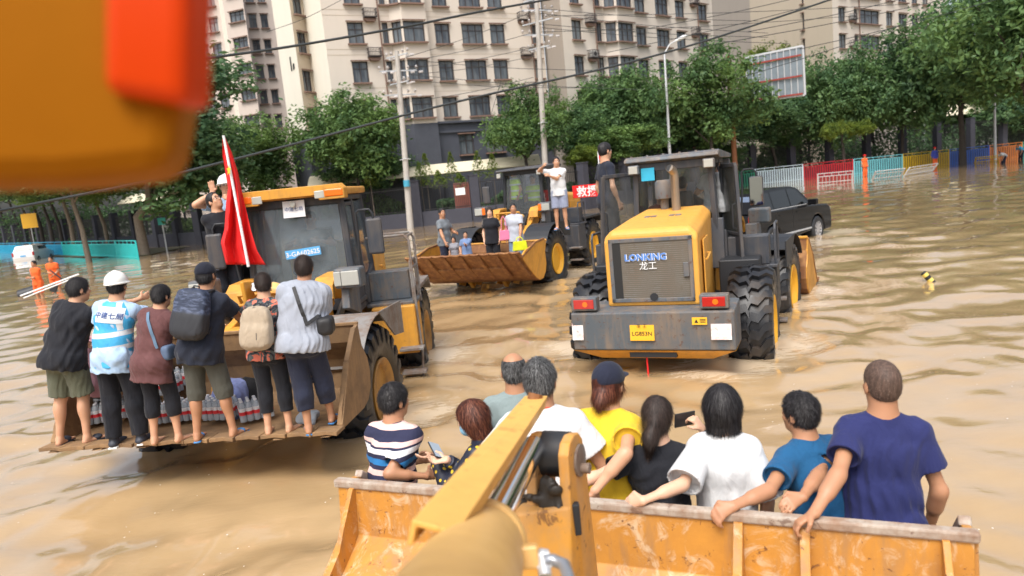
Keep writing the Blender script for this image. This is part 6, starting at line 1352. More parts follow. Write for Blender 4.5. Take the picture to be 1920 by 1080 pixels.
def hatch():
    p = atz(38, 489, 0); root = empty('car', (p.x, p.y+1.9, -.35), R_(10)); tag(root, 'small white hatchback half sunk beside the turquoise barrier', 'car'); pm = simple('car_white', (.7, .71, .72), .25, var=.04, coat=.5)
    b = MB(); b.prism([(-1.9, .2), (-1.98, .6), (-1.92, 1.0), (-1.7, 1.08), (1.2, 1.02), (1.9, .85), (1.98, .5), (1.9, .2)], -.86, .86); b.build('body', pm, root, bevel=.06)
    g = MB(); V = []; sec = [(-1.88, 1.03, 1.04), (-1.55, 1.05, 1.56), (0, 1.03, 1.62), (.4, 1.03, 1.52), (1.15, 1.0, 1.03)]
    for y, z0, z1 in sec: hw = .80-(z1-z0)*.28; V += [(-.82, y, z0), (-hw, y, z1), (hw, y, z1), (.82, y, z0)]
    g.addv(V, [(i*4+k, i*4+(k+1) % 4, (i+1)*4+(k+1) % 4, (i+1)*4+k) for i in range(4) for k in range(4)]+[(0, 1, 2, 3), (19, 18, 17, 16)]); g.build('cabin', pm, root, bevel=.04)
    gm = simple('hatch_glass', (.03, .035, .04), .1); m = MB(); V = [(-.66, -1.83, 1.13), (.66, -1.83, 1.13), (.56, -1.62, 1.48), (-.56, -1.62, 1.48)]; m.addv([(x, y-.03, z) for x, y, z in V]+[(x, y+.02, z) for x, y, z in V], [(0, 1, 2, 3), (7, 6, 5, 4), (0, 4, 5, 1), (1, 5, 6, 2), (2, 6, 7, 3), (3, 7, 4, 0)]); m.build('rear_window', gm, root)
    for q in (-1, 1):
        MB().box((q*.80, -1.93, .88), (.14, .12, .34)).build('tail_light', M_RED, root, bevel=.03); MB().box((q*.74, .05, 1.3), (.02, 1.5, .3), (0, q*-.27, 0)).build('side_window', gm, root); wheel_car(root, (q*.78, -1.2, .3), q, .30, .2); wheel_car(root, (q*.78, 1.25, .3), q, .30, .2)
    MB().box((0, -1.99, .72), (.44, .02, .13)).build('number_plate', M_BLUEP, root)
hatch()

# ------------------------------------------------ the four loaders
RIMY = rim_mesh(simple('rim_yellow', (.70, .36, .02), .45, var=.15)); RIMD = rim_mesh(paint('rim_dirty', (.45, .22, .04), amt=.8, rust=.3))
L1, B1 = loader('left wheel loader facing the camera with yellow visor and white paper sign', (-2.80, 9.95, -.5), 180, dict(rim=RIMD, roof='visor', bucket=(2.15, 1.06, 2), bs=(1, .72, .78), hw=.72, bk='mud', bw=2.95, fender=M_STEEL, plat=M_GREY, tank=M_YEL, glass=glass_mat('screen_sky_haze', (.90, .94, .96), .05, .34, (.34, .40, .43)), railm=M_STEEL, yel=M_YEL, tallrail=True), art=-7)  # cab glass: dust film coloured bluish to stand in for reflected sky
L3, B3 = loader('wheel loader seen from behind with yellow hood, wire grille and grey counterweight', (2.95, 11.72, -.5), -24, dict(rim=RIMY, bucket=(2.25, .55, 5), bk='rust', open=(R_(132), R_(-155)), rearview=True, cabm=M_DGREY, roofm=M_GREY, fender=M_BLK, plat=M_DGREY, tank=M_BLK, mirrors=(1,), nofend=True), art=-6)
L2, B2 = loader('wheel loader in the middle distance facing left with raised rusty bucket of people', (.66, 20.4, -.28), 154.7, dict(rim=RIMY, bucket=(2.90, .40, 38), bk='rust', ind=M_ORG, roofm=M_DGREY, cabm=M_BLK, hoodm=M_YEL, fender=M_BLK), art=0)
bpy.context.view_layer.update()

def near_loader():
    """our own machine: bucket seen from behind, tilt cylinder, bell crank, cab visor corner"""
    h = Vector((.392, .920, 0)); r = Vector((.920, -.392, 0)); root = empty('wheel_loader', (-.50, .9, -.5)); tag(root, 'nearest wheel loader, its worn yellow bucket and cream tilt cylinder filling the bottom', 'wheel loader', 'wheel loaders carrying people')
    o = Vector(root.location); B = bucket(root, 'near', 3.02); B.location = Vector((.33, 3.24, -.04))+h*.07-o; B.rotation_euler = (0, 0, R_(-23))
    def A(x, y, Y): return at(x, y, Y)-o
    # tilt cylinder
    a = A(843, 1165, 1.0); c = A(908, 1012, 1.78); d = (c-a).normalized(); e = A(1000, 838, 2.55)
    m = MB(); m.tube([a-d*.4, a, c-d*.16], .106, 40, cap=True); cyl = m.build('tilt_cylinder', M_CREAM, root, smooth=True)
    g = MB(); g.tube([c-d*.165, c-d*.155, c-d*.11, c-d*.105], [.108, .115, .115, .108], 40); g.tube([c-d*.105, c-d*.03, c-d*.02], [.109, .109, .100], 40); g.build('gland_ring', M_CREAM, cyl, smooth=True)
    for k in range(10): t = k*.628; u = d.orthogonal().normalized(); v = d.cross(u); p = c-d*.02+(u*math.cos(t)+v*math.sin(t))*.086; MB().tube([p, p+d*.016], .011, 6).build('bolt', M_CREAM, cyl)
    MB().tube([c-d*.03, e], .043, 28).build('rod', M_CHROME, cyl, smooth=True)
    u = (d.cross(Vector((0, 0, 1)))).normalized(); upv = u.cross(d)
    pt = MB(); q0 = c-d*.26+u*.075-upv*.01; pt.box(q0+u*.03, (.07, .05, .05), axes(u, d)); pt.build('port_block', M_CREAM, cyl, bevel=.006)
    f = MB(); q1 = q0+u*.075-upv*.01; f.tube([q1+d*.03, q1-d*.012, q1-d*.03-upv*.03], .015, 12); f.tube([q1+d*.03, q1+d*.045], .020, 6); f.tube([q1-upv*.004-d*.012, q1-d*.02], .021, 8); f.build('hose_fitting', M_GALV, root, smooth=True)
    f = MB(); f.tube([q1-d*.02, q1-d*.015+u*.02, q1-d*.03+u*.045-upv*.01, q1-d*.08+u*.05-upv*.03, q1-d*.2+u*.04-upv*.06, q1-d*.4+u*.03-upv*.1], .014, 12); f.build('hose', simple('hose_zinc', (.35, .37, .40), .35, .6, .1), root, smooth=True)
    # folded guard channel above the rod
    P0, P1, Q0, Q1 = A(772, 974, 1.30), A(858, 998, 1.28), A(984, 742, 2.86), A(1027, 742, 2.84); dn = Vector((0, 0, -1)); m = MB(); t_ = .012
    ax_ = ((Q0+Q1)/2-(P0+P1)/2).normalized(); sd_ = (P1-P0).normalized(); dn = ax_.cross(sd_).normalized(); dn = -dn if dn.z > 0 else dn; hh = .05
    sec = lambda a_, b_: [a_+dn*hh, a_, b_, b_+dn*hh, b_+dn*hh-sd_*t_, b_+dn*t_-sd_*t_, a_+dn*t_+sd_*t_, a_+dn*hh+sd_*t_]
    V = sec(P0, P1)+sec(Q0, Q1); m.addv(V, [(i, (i+1) % 8, 8+(i+1) % 8, 8+i) for i in range(8)]+[(0, 1, 6, 7), (1, 2, 5, 6), (2, 3, 4, 5), (8, 15, 14, 9), (9, 14, 13, 10), (10, 13, 12, 11)])
    m.build('guard_channel', paint('guard_yellow', (.74, .42, .10), dirt=(.40, .20, .06), amt=.25, rust=.25, rough=.42, scale=2.5), root, bevel=.003)
    cr = MB(); w0 = A(1005, 748, 2.84); cr.tube([w0-ax_*.06-dn*.005, w0-ax_*.055-dn*.03], .03, 10); cr.build('weld_stub', simple('rust_stub', (.22, .09, .03), .8), root)
    # bell crank: two thick plates, boss with pin, black rubber pad
    K = [(1008, 790), (1025, 782), (1048, 792), (1062, 815), (1068, 850), (1066, 945), (1068, 1300), (960, 1300), (955, 960), (985, 935), (1012, 925), (1008, 860)]
    n_ = (r*.9+h*.1).normalized()
    def plate(pts, Y, th, nm, mat, bev=.01):
        V0 = []; oo = at(*pts[0], Y)
        for x, y in pts:  # intersect pixel ray with the plate's own vertical plane
            dd = Vector(ray(x, y)); cc = Vector(_C); t = (oo-cc).dot(n_)/dd.dot(n_); V0.append(cc+dd*t-o)
        return V0
    pl = MB(); cen = A(1040, 860, 2.58)
    along = Vector((0, 0, 1)); fwd_ = h
    poly = [(-.13, .0), (-.125, .10), (-.09, .155), (-.03, .175), (.03, .155), (.07, .10), (.09, .0), (.10, -.25), (.13, -.9), (-.18, -.9), (-.15, -.25)]
    for s_, nm in ((.075, 'crank_plate'), (-.055, 'crank_plate')):
        m = MB(); c0 = cen+r*s_; n = len(poly); V = [c0+fwd_*a_*.9+along*b_*.62-r*.020 for a_, b_ in poly]+[c0+fwd_*a_*.9+along*b_*.62+r*.020 for a_, b_ in poly]
        m.addv(V, [(i, (i+1) % n, n+(i+1) % n, n+i) for i in range(n)]+[tuple(range(n-1, -1, -1)), tuple(range(n, 2*n))]); m.build(nm, M_YELW, root, bevel=.006)
    pin = MB(); pin.tube([cen+r*.09, cen+r*.104], .060, 24); pin.tube([cen+r*.10-along*.03, cen+r*.135-along*.03], .020, 10); pin.build('pin_boss', M_STEEL, root, smooth=True)
    ru = MB(); ru.tube([cen-r*.04+along*.02, cen+r*.06+along*.02], .085, 20); ru.build('rubber_collar', M_BLK, root, smooth=True)
    st_ = MB(); s0 = cen+r*.10-h*.10-along*.12; s1 = s0-along*.12; st_.bar(s0, s1, .035, .03); st_.build('hanging_strap', M_BLK, root, bevel=.006)
    rr = random.Random(3); g0 = cen-h*.13-along*.10; GS = SDF(np.array(g0)-.22, np.array(g0)+.22, .005)
    for k in range(26): p = g0+r*rr.uniform(-.10, .07)+along*rr.uniform(-.05, .04)+h*rr.uniform(-.01, .04); GS.ell(p, (rr.uniform(.01, .03), rr.uniform(.01, .02), rr.uniform(.015, .05)), None, .012)
    V, Q = GS.mesh(1); tag(mesh_obj('grease_clots', np_mesh('grease_clots', V, Q, simple('grease', (.022, .016, .011), .5, var=.5, bmp=.4)), root), kind='stuff')
    bk = MB(); V = [A(958, 965, 2.42), A(1070, 950, 2.42), A(1080, 1400, 2.2), A(950, 1400, 2.2)]; V += [v+h*.10 for v in V]; bk.addv(V, [(0, 1, 2, 3), (7, 6, 5, 4), (0, 4, 5, 1), (1, 5, 6, 2), (2, 6, 7, 3), (3, 7, 4, 0)]); bk.build('boom_plate', M_YELW, root, bevel=.01)
    # visor with turn signal, close to the lens
    vis = MB(); 
    S = [(-500, -320), (356, -120), (346, 150), (318, 318), (120, 340), (-500, 352)]
    Yv = .50; P = [A(x, y, Yv+.0) for x, y in S]; bkv = [p+Vector((-.04, .12, -.004)) for p in P]; n = len(P); vis.addv(P+bkv, [tuple(range(n)), tuple(range(2*n-1, n-1, -1))]+[(i, (i+1) % n, n+(i+1) % n, n+i) for i in range(n)]); vo = vis.build('roof_visor', paint('visor_amber', (.30, .105, .002), dirt=(.20, .07, .003), amt=.3, rust=0, rough=.6, streak=False), root, bevel=.016); vo.data.materials[0].node_tree.nodes['Principled BSDF'].inputs['Specular IOR Level'].default_value = .08
    ln = MB(); S = [(188, -160), (352, -130), (346, 200), (188, 172)]; P = [A(x, y, Yv-.015) for x, y in S]; P2 = [p+Vector((0, .05, 0)) for p in P]; ln.addv(P+P2, [(0, 1, 2, 3), (7, 6, 5, 4), (0, 4, 5, 1), (1, 5, 6, 2), (2, 6, 7, 3), (3, 7, 4, 0)]); ln.build('turn_signal', simple('lens_deep_orange', (.58, .045, .002), .35, spec=.15), vo, bevel=.009)
    rf = MB(); c_ = A(-300, -300, .35); rf.box(c_+Vector((-.2, -.9, .0)), (1.3, 1.6, .08), (0, 0, R_(-23))); rf.build('roof', M_YEL, root, bevel=.02)
    ps = MB(); ps.bar(c_+Vector((-.65, -.2, 0)), c_+Vector((-.68, -.1, -1.6)), .08); ps.build('cab_post', M_DGREY, root, bevel=.01)
    return root
L0 = near_loader()
# ------------------------------------------------ people in the near bucket
def grip(d, thumb, c=.95, n=(0, 0, -1)): return dict(d=d, n=n, c=c, thumb=thumb)
H0 = Vector((.392, .920, 0)); R0v = Vector((.920, -.392, 0)); RIM = Vector((.33, 3.24, 1.055))
def rim(t, dz=.03, dy=0): return RIM+R0v*t+H0*dy+Vector((0, 0, dz))
FZ = -.01; GN = 'passengers standing in the near bucket'
def stripes():
    m, nt, b = newmat('striped_polo'); v = mapping(nt); sp = N(nt, 'SeparateXYZ'); L(nt, v, sp.inputs[0])
    w_ = math_(nt, 'ADD', math_(nt, 'SUBTRACT', sp.outputs[2], .06), math_(nt, 'MULTIPLY', noise(nt, v, 3, 2), .03)); f = math_(nt, 'FRACT', math_(nt, 'MULTIPLY', w_, 1/.27))
    nv, wh, bl, pk = (.018, .020, .055), (.72, .72, .74), (.02, .17, .42), (.68, .46, .42)
    c = ramp(nt, f, [(0, nv), (.13, pk), (.26, nv), (.36, bl), (.51, nv), (.62, wh), (.75, nv), (.80, pk), (.90, nv)], 'CONSTANT'); setc(nt, b, c); b.inputs['Roughness'].default_value = .9
    bump(nt, b, noise(nt, mapping(nt, (7, 7, 3)), 2, 3, .5, 1), .3, .03); return m
M_STR = stripes(); NAVY = fab('cloth_navy', (.020, .025, .10)); TEAL = fab('cloth_petrol', (.012, .085, .20)); WHT = fab('cloth_white', (.60, .61, .62)); BLK = fab('cloth_black', (.014, .015, .020)); YLW = fab('cloth_yellow', (.72, .47, .03)); GRY = fab('cloth_greygreen', (.20, .25, .25)); LGREY = fab('cloth_lightgrey', (.30, .325, .38)); DK = fab('trousers_dark', (.020, .022, .030)); NVP = fab('trousers_navy', (.020, .024, .045))
near = dict(res=.0065, group=GN, bottom=DK)
hd = human('shaven headed man in dark blue t-shirt at the right end gripping the bucket rim', (0, 0, 0), -14, head_at=(at(1652, 722, 3.18), FZ), lean=7, side=3, head=(12, -4, 0), LH=rim(.93, .035, -.02), Lh=(.3, -1, -.2), hands=(grip((-.75, -.25, -.35), (.2, -.9, .3), .8), None), top=NAVY, hem=-.16, ease=.026, hair='buzz', w=.84, seed=3, skin='b', **near)
human('man in petrol blue polo shirt leaning on the bucket rim', (0, 0, 0), 20, head_at=(at(1498, 776, 3.36), FZ), lean=18, head=(14, -2, 0), LH=rim(.60, .035, -.01), RH=rim(.86, .03, .03), Lh=(.3, -1, -.5), Rh=(.9, -.3, -.4), hands=(grip((-.8, .1, -.2), (0, .5, .6), .7), grip((-.9, .0, -.1), (0, .5, .5), .5)), top=TEAL, collar=TEAL, hair='short', w=.92, ease=.026, seed=4, skin='b', **near)
human('woman with sleek black bob in loose white blouse holding the rim', (0, 0, 0), -22, head_at=(at(1354, 762, 3.38), FZ), lean=5, fem=True, w=.84, LH=rim(.20, .035, -.03), Lh=(.5, -1, -.7), hands=(grip((-.8, .25, -.25), (.3, .3, .9), .55), None), top=WHT, hair='bob', head=(6, 0, 0), sleeve=.95, ease=.026, extra='puff', seed=5, skin='c', hem=-.16, **near)
blk = human('woman with loose ponytail in black t-shirt filming with a dark phone', (0, 0, 0), -10, head_at=(at(1232, 783, 3.50), FZ), lean=8, fem=True, w=.92, LH=rim(-.26, .03, -.02), Lh=(.3, -1, -.7), RH=at(1318, 805, 3.50), Rh=(.9, -.2, -.8), hands=(grip((-.95, .05, -.05), (0, .4, .8), .5), dict(d=(-.55, .2, .75), n=(-.7, .5, -.2), c=.9, thumb=(-.6, -.2, .5))), top=BLK, hair='pony', hairc='dark', head=(-8, 4, 4), ease=.02, seed=6, skin='c', **near)
yel = human('woman in yellow t-shirt and navy cap seen from behind', (0, 0, 0), -34, head_at=(at(1143, 722, 3.72), FZ), lean=14, fem=True, w=1.0, RH=rim(-.05, .03, .05), Rh=(.5, -.8, .1), LH=rim(-.30, 0, .3), hands=(None, grip((-.2, .1, -1), (-.5, -.8, 0), .6, (-1, 0, 0))), top=YLW, hair='bun', hairc='brown', hat=('cap', fab('cap_navy', (.015, .018, .035))), head=(-2, 2, 0), sleeve=.55, ease=.03, seed=7, **near)
wht = human('grey haired man in white t-shirt with red neck cord', (0, 0, 0), -8, head_at=(at(1013, 716, 3.62), FZ), lean=10, w=.96, RH=rim(-.15, -.1, .45), LH=rim(-.62, -.02, .25), top=WHT, hair='short', hairc='grey', head=(-4, 0, 0), ease=.034, seed=8, skin='b', **near)
human('balding man in grey green shirt facing away behind the bucket arm', (0, 0, 0), -6, head_at=(at(964, 697, 4.18), FZ), lean=8, w=1.02, top=GRY, collar=GRY, hair='bald', hairc='grey', head=(4, 0, 0), ease=.03, seed=9, skin='b', **near)
FLOR, nt_, b_ = newmat('floral_dark'); v_ = mapping(nt_); vo_ = N(nt_, 'TexVoronoi'); vo_.inputs['Scale'].default_value = 24; L(nt_, v_, vo_.inputs[0]); setc(nt_, b_, mix(nt_, ramp(nt_, vo_.outputs['Distance'], [(.28, 1), (.34, 0)]), (.012, .015, .03), ramp(nt_, noise(nt_, v_, 6), [(.5, (.62, .42, .02)), (.56, (.30, .38, .50))], 'CONSTANT')))
red = human('woman with reddish brown hair and blue face mask looking at her phone', (0, 0, 0), 58, head_at=(at(884, 785, 3.92), FZ), lean=16, fem=True, w=.95, LH=at(815, 855, 3.95), RH=at(838, 862, 3.80), Lh=(-.6, .1, -1), Rh=(.8, -.1, -1), hands=(dict(d=(-.75, .5, .05), n=(.3, .3, .8), c=.35), dict(d=(-.5, .75, .05), n=(-.3, -.1, .8), c=.4)), top=FLOR, hair='bob', hairc='brown', mask=True, head=(18, 18, 0), long_sleeve=True, ease=.014, seed=10, skin='c', **near)
stp = human('man in navy, white and blue striped polo shirt at the left end of the bucket', (0, 0, 0), -26, head_at=(at(741, 752, 4.14), FZ), lean=14, w=.90, RH=at(800, 893, 3.95), Rh=(.2, -.6, -1), LH=(-.02, .34, 1.08), Lh=(-.3, -.5, -1), hands=(None, dict(d=(.3, .8, -.1), n=(-.8, .2, -.3), c=.6)), top=M_STR, collar=fab('collar_navy', (.018, .02, .055)), sleeve=.75, ease=.026, hem=-.2, hair='short', head=(-20, 2, 0), seed=11, skin='b', **near)
def phone(label, c, x, y, sz=(.072, .15, .009), col=(.02, .02, .022), scr=(.30, .36, .42)):
    M = axes(x, y); root = empty('phone', c); root.matrix_world = Matrix.Translation(c) @ M.to_4x4(); tag(root, label, 'phone')
    MB().box((0, 0, 0), (sz[0], sz[1], sz[2])).build('case', simple('phone_case', col, .35), root, bevel=.004); MB().box((0, 0, sz[2]/2+.0006), (sz[0]-.006, sz[1]-.008, .001)).build('screen', simple('phone_screen', scr, .12, coat=1), root)
    MB().tube([(-sz[0]*.3, sz[1]*.38, -sz[2]/2-.002), (-sz[0]*.3, sz[1]*.38, -sz[2]/2)], .010, 12).build('camera_lens', M_INKB, root); return root
phone('smartphone with bright screen held by the woman with the blue mask', at(819, 845, 3.86), (.75, .45, -.5), (-.55, .7, .42))
phone('dark phone raised by the woman in black', at(1284, 786, 3.56), (.1, .1, 1), (.8, .55, 0), scr=(.03, .03, .035))
def ring(info, t, r, mat, name, arm, thick=.004, frac=.9):
    a = info['arms'][arm]; e, w_ = Vector(a[2]), Vector(a[3]); c = e.lerp(w_, frac); d = (w_-e).normalized(); u = d.orthogonal().normalized(); v = d.cross(u)
    P = [c+(u*math.cos(k)+v*math.sin(k))*r for k in np.linspace(0, 2*math.pi, 17)]; return MB().tube(P, thick, 6).build(name, mat, info['root'], smooth=True)
ring(blk, 0, .036, simple('bangle_jade', (.62, .60, .54), .25), 'bangle', 1, .006, .84); ring(blk, 0, .033, M_BLK, 'hair_tie', 1, .004, .95)
def neck_cord(info, mat, r=.066):
    NB = Vector(info['NB']); up_ = Vector(info['up']); rt = Vector(info['rt']); f = up_.cross(rt); c = NB+up_*.018
    MB().tube([c+(rt*math.cos(k)+f*math.sin(k))*r+up_*(-.02*math.sin(k)) for k in np.linspace(0, 2*math.pi, 25)], .0035, 6).build('neck_cord', mat, info['root'], smooth=True)
neck_cord(wht, M_REDC, .072)

# ------------------------------------------------ people standing on the lip of the left bucket
def on_lip(x, y, z=.485): return atz(x, y, z)
GL = 'passengers standing on the lip of the left bucket'
OLV = fab('shorts_olive', (.105, .110, .075)); OLD = fab('shorts_dark_olive', (.075, .075, .062)); BRW = fab('tunic_plum', (.115, .050, .050)); LBL = fab('shirt_pale_blue', (.36, .50, .68)); NV2 = fab('tee_navy_dark', (.018, .022, .036))
LP = dict(res=.008, group=GL)
def lip_person(label, fx, fy, **k):
    p = on_lip(fx+13, fy); return human(label, (p.x, p.y, p.z), k.pop('yaw', 0), **{**LP, **k})
def wp(x, y, Y): return at(x, y, Y)
VEST, nt_, b_ = newmat('vest_blue'); v_ = mapping(nt_); sp_ = N(nt_, 'SeparateXYZ'); L(nt_, v_, sp_.inputs[0]); z_ = math_(nt_, 'ADD', sp_.outputs[2], math_(nt_, 'MULTIPLY', noise(nt_, v_, 4, 2), .015))
setc(nt_, b_, ramp(nt_, z_, [(0, (.05, .38, .68)), (.88, (.07, .42, .72)), (.985, (.55, .60, .64)), (1.0, (.55, .60, .64))], 'CONSTANT'))
def vest_mat():
    m, nt, b = newmat('vest_bands'); v = mapping(nt); sp = N(nt, 'SeparateXYZ'); L(nt, v, sp.inputs[0]); z = math_(nt, 'ADD', sp.outputs[2], math_(nt, 'MULTIPLY', noise(nt, v, 4, 2), .02)); f = math_(nt, 'DIVIDE', math_(nt, 'SUBTRACT', z, .7), .8)
    bl, wt = (.05, .36, .66), (.56, .60, .64); c = ramp(nt, f, [(0, bl), (.36, wt), (.42, bl), (.53, wt), (.59, bl)], 'CONSTANT'); ax = math_(nt, 'ABSOLUTE', math_(nt, 'SUBTRACT', sp.outputs[0], 0.0)); up = ramp(nt, f, [(0, 0), (.60, 1)], 'CONSTANT'); st = ramp(nt, ax, [(0, 0), (.125, 1), (.175, 0)], 'CONSTANT')
    c = mix(nt, math_(nt, 'MULTIPLY', up, st), c, wt); setc(nt, b, c); b.inputs['Roughness'].default_value = .55; bump(nt, b, noise(nt, mapping(nt, (7, 7, 3)), 2, 3, .5, 1), .3, .03); return m
VESTM = vest_mat()
a1 = lip_person('man in black shirt and olive shorts leaning at the left bucket end', 133, 831, yaw=-14, h=1.618, side=17, lean=14, pel=(.05, 0, 0), feet=[(-.14, -.04, 0), (.13, .03, 0)], top=BLK, bottom=OLV, leg=.46, ease=.034, hem=-.12, w=1.10, hair='short', head=(-25, 5, 0), shoes='slipper', RH=wp(262, 560, 7.2), LH=wp(150, 640, 7.15), seed=21, skin='a')
a2 = lip_person('man in white hard hat, pale blue reflective vest and dark trousers', 230, 831, yaw=2, h=1.609, side=11, lean=9, feet=[(-.13, 0, 0, -.05), (.13, .02, 0, .1)], top=LBL, bottom=fab('trousers_black', (.012, .013, .018)), leg=.985, vest=VESTM, hair='short', hat=('hard', simple('helmet_white', (.78, .78, .74), .25, var=.02, coat=.4)), shoes='shoe', LH=wp(186, 690, 6.75), Lh=(-.9, -.6, 0), RH=wp(300, 580, 7.2), hands=(dict(d=(.05, 0, -1), n=(1, .2, 0), c=.7), None), seed=22, hem=-.17, sleeve=.55)
a3 = lip_person('short haired woman in plum tunic and black cropped leggings', 301, 831, yaw=-8, h=1.488, fem=True, side=15, lean=10, feet=[(-.12, 0, 0), (.13, .05, 0)], top=BRW, bottom=BLK, leg=.72, extra='tight', hem=-.22, ease=.03, w=1.02, hair='short', head=(-14, 3, 0), RH=wp(385, 600, 7.1), LH=wp(268, 600, 7.1), seed=23, skin='a')
a4 = lip_person('man in navy cap and dark t-shirt carrying a camouflage backpack', 393, 823, yaw=-4, h=1.637, side=11, lean=10, feet=[(-.17, 0, 0), (.17, .05, 0)], top=NV2, bottom=OLD, leg=.60, hem=-.15, ease=.028, w=1.08, hair='short', hat=('cap', fab('cap_navy2', (.012, .014, .024))), shoes='flip', RH=wp(470, 615, 7.0), LH=wp(340, 610, 7.2), Rh=(1, -.2, -.3), head=(-6, 0, 0), seed=24, skin='b')
FLW, nt_, b_ = newmat('floral_coral'); v_ = mapping(nt_); setc(nt_, b_, ramp(nt_, noise(nt_, v_, 7, 3, .6, 1), [(.3, (.02, .02, .028)), (.46, (.08, .09, .09)), (.52, (.55, .14, .09)), (.62, (.62, .24, .16)), (.70, (.03, .03, .04))], 'CONSTANT')); b_.inputs['Roughness'].default_value = .85
a5 = lip_person('woman in coral floral shirt and black leggings wearing a beige backpack', 511, 812, yaw=-2, h=1.488, fem=True, side=3.5, lean=8, feet=[(-.10, 0, 0), (.12, .02, 0)], top=FLW, bottom=BLK, leg=.80, extra='tight', hem=-.10, w=1.04, hair='short', hairc='dark', head=(18, 6, 0), LH=wp(445, 600, 7.1), RH=wp(560, 590, 7.2), seed=25, long_sleeve=False, sleeve=.8)
a6 = lip_person('stout man in light grey shirt with black bag strap across his back', 580, 810, yaw=4, h=1.618, side=9, lean=8, feet=[(-.06, 0, 0), (.13, .22, .0)], top=LGREY, bottom=NVP, leg=.80, hem=-.10, ease=.036, w=1.20, belly=.02, hair='short', hairc='dark', head=(0, 2, 0), LH=wp(540, 620, 7.2), RH=wp(600, 640, 6.75), Rh=(1, -.5, -.4), shoes='flip', seed=26, skin='b')
kp = on_lip(190, 815); human('person in mauve top crouching behind the man in the hard hat', (kp.x+.02, kp.y+.32, kp.z), -30, h=1.6, fem=True, pel=(0, -.12, -.42), lean=12, feet=[(-.12, .10, 0), (.14, .16, 0)], top=fab('top_mauve', (.38, .20, .24)), bottom=BLK, leg=.55, hair='short', res=.009, seed=27, group=GL, head=(0, 10, 0))
def slipperless(): pass
# lettering on the vest
def vest_text(info, s, size, dz, mat, width=1.0):
    root = info['root']; W_, CH, NB = Vector(info['W']), Vector(info['CH']), Vector(info['NB']); rt = Vector(info['rt']); up_ = Vector(info['up']); f = up_.cross(rt); c = CH+up_*dz-f*.35
    bp = MB(); vest = bpy.data.objects[root['_vest']]; M3 = axes(rt, up_)
    # white name panel
    V = []; Fc = []; nx, ny = 14, 8
    for j in range(ny+1):
        for i in range(nx+1): V.append(c+rt*(-.135+.27*i/nx)+up_*(-.075+.16*j/ny))
    Fc = [(j*(nx+1)+i, j*(nx+1)+i+1, (j+1)*(nx+1)+i+1, (j+1)*(nx+1)+i) for j in range(ny) for i in range(nx)]
    po = MB().addv(V, Fc).build('name_panel', simple('panel_silver', (.60, .64, .68), .5, var=.04), root, fix=False); wrap_on(po, vest, f)
    po.modifiers.new('thick', 'SOLIDIFY').thickness = .003
    t = text(s, size, mat, root, c, M3, 'lettering', .0, 1.05, .012); wrap_on(t, vest, f)
    for v in t.data.vertices: v.co.z += .005
vest_text(a2, '中建七局', .068, .035, simple('ink_blue', (.02, .06, .22), .6))

# bags
def bag_mesh(prims, h, mat, name, parent, disp=0, seed=1):
    P = np.array([p[1] for p in prims]); R = max(max(np.atleast_1d(p[2])) for p in prims); C = SDF(P.min(0)-R-.03, P.max(0)+R+.03, h)
    for p in prims: C.ell(p[1], p[2], None, .02, 'add', p[3] if len(p) > 3 else 4)
    if disp: C.displace(folds(disp, seed), .03)
    V, Q = C.mesh(1); return mesh_obj(name, np_mesh(name, V, Q, mat), parent)
def backpack(info, label, mat, size, dz, kind):
    r = info['root']; CH = Vector(info['CH']); rt = Vector(info['rt']); up_ = Vector(info['up']); f = up_.cross(rt); s = info['s']
    root = empty('backpack'); root.matrix_world = Matrix.LocRotScale(r.location, r.rotation_euler, r.scale) @ (Matrix.Translation(CH-f*.155-f*size[1]*.8+up_*dz) @ axes(rt, f).to_4x4()); tag(root, label, 'backpack')
    w_, d, h_ = size
    bag_mesh([('e', (0, 0, 0), (w_, d, h_), 4 if kind == 'camo' else 3), ('e', (0, -.02, h_*-.35), (w_*1.02, d*1.05, h_*.6), 3.5)], .008, mat, 'bag_body', root, .006, 3)
    pk = bag_mesh([('e', (0, -d*.75, -h_*.45), (w_*.85, d*.5, h_*.42), 4)], .008, mat if kind != 'camo' else simple('bag_black', (.02, .022, .028), .6), 'front_pocket', root, .004, 4)
    z = MB(); z.tube([(-w_*.7, -d*1.05, h_*-.05), (0, -d*1.12, h_*.0), (w_*.7, -d*1.05, h_*-.05)], .004, 5); z.tube([(-w_*.85, -d*.55, -h_*.6), (-w_*.9, -d*.5, h_*.3), (-w_*.5, -d*.5, h_*.86), (0, -d*.55, h_*.95), (w_*.5, -d*.5, h_*.86), (w_*.9, -d*.5, h_*.3), (w_*.85, -d*.55, -h_*.6)], .004, 5); z.build('zip', M_BLK, root, smooth=True)
    MB().tube([(-.03, d*.4, h_*.95), (-.025, d*.4, h_*1.12), (.025, d*.4, h_*1.12), (.03, d*.4, h_*.95)], .008, 6).build('carry_loop', M_BLK, root, smooth=True)
    for q in (-1, 1): MB().tube([(q*w_*.6, d*.9, h_*.9), (q*w_*.62, d*.9+.09, h_*1.02), (q*w_*.7, d+.19, h_*.85), (q*w_*.9, d+.2, h_*.2), (q*w_*.9, d*.9, -h_*.7)], .014, 6).build('shoulder_strap', mat if kind != 'camo' else M_BLK, root, smooth=True)
    if kind == 'plain': MB().box((.04, -d*1.27, -h_*.34), (.006, .004, .07)).build('pocket_zip', M_BLK, root)
    return root
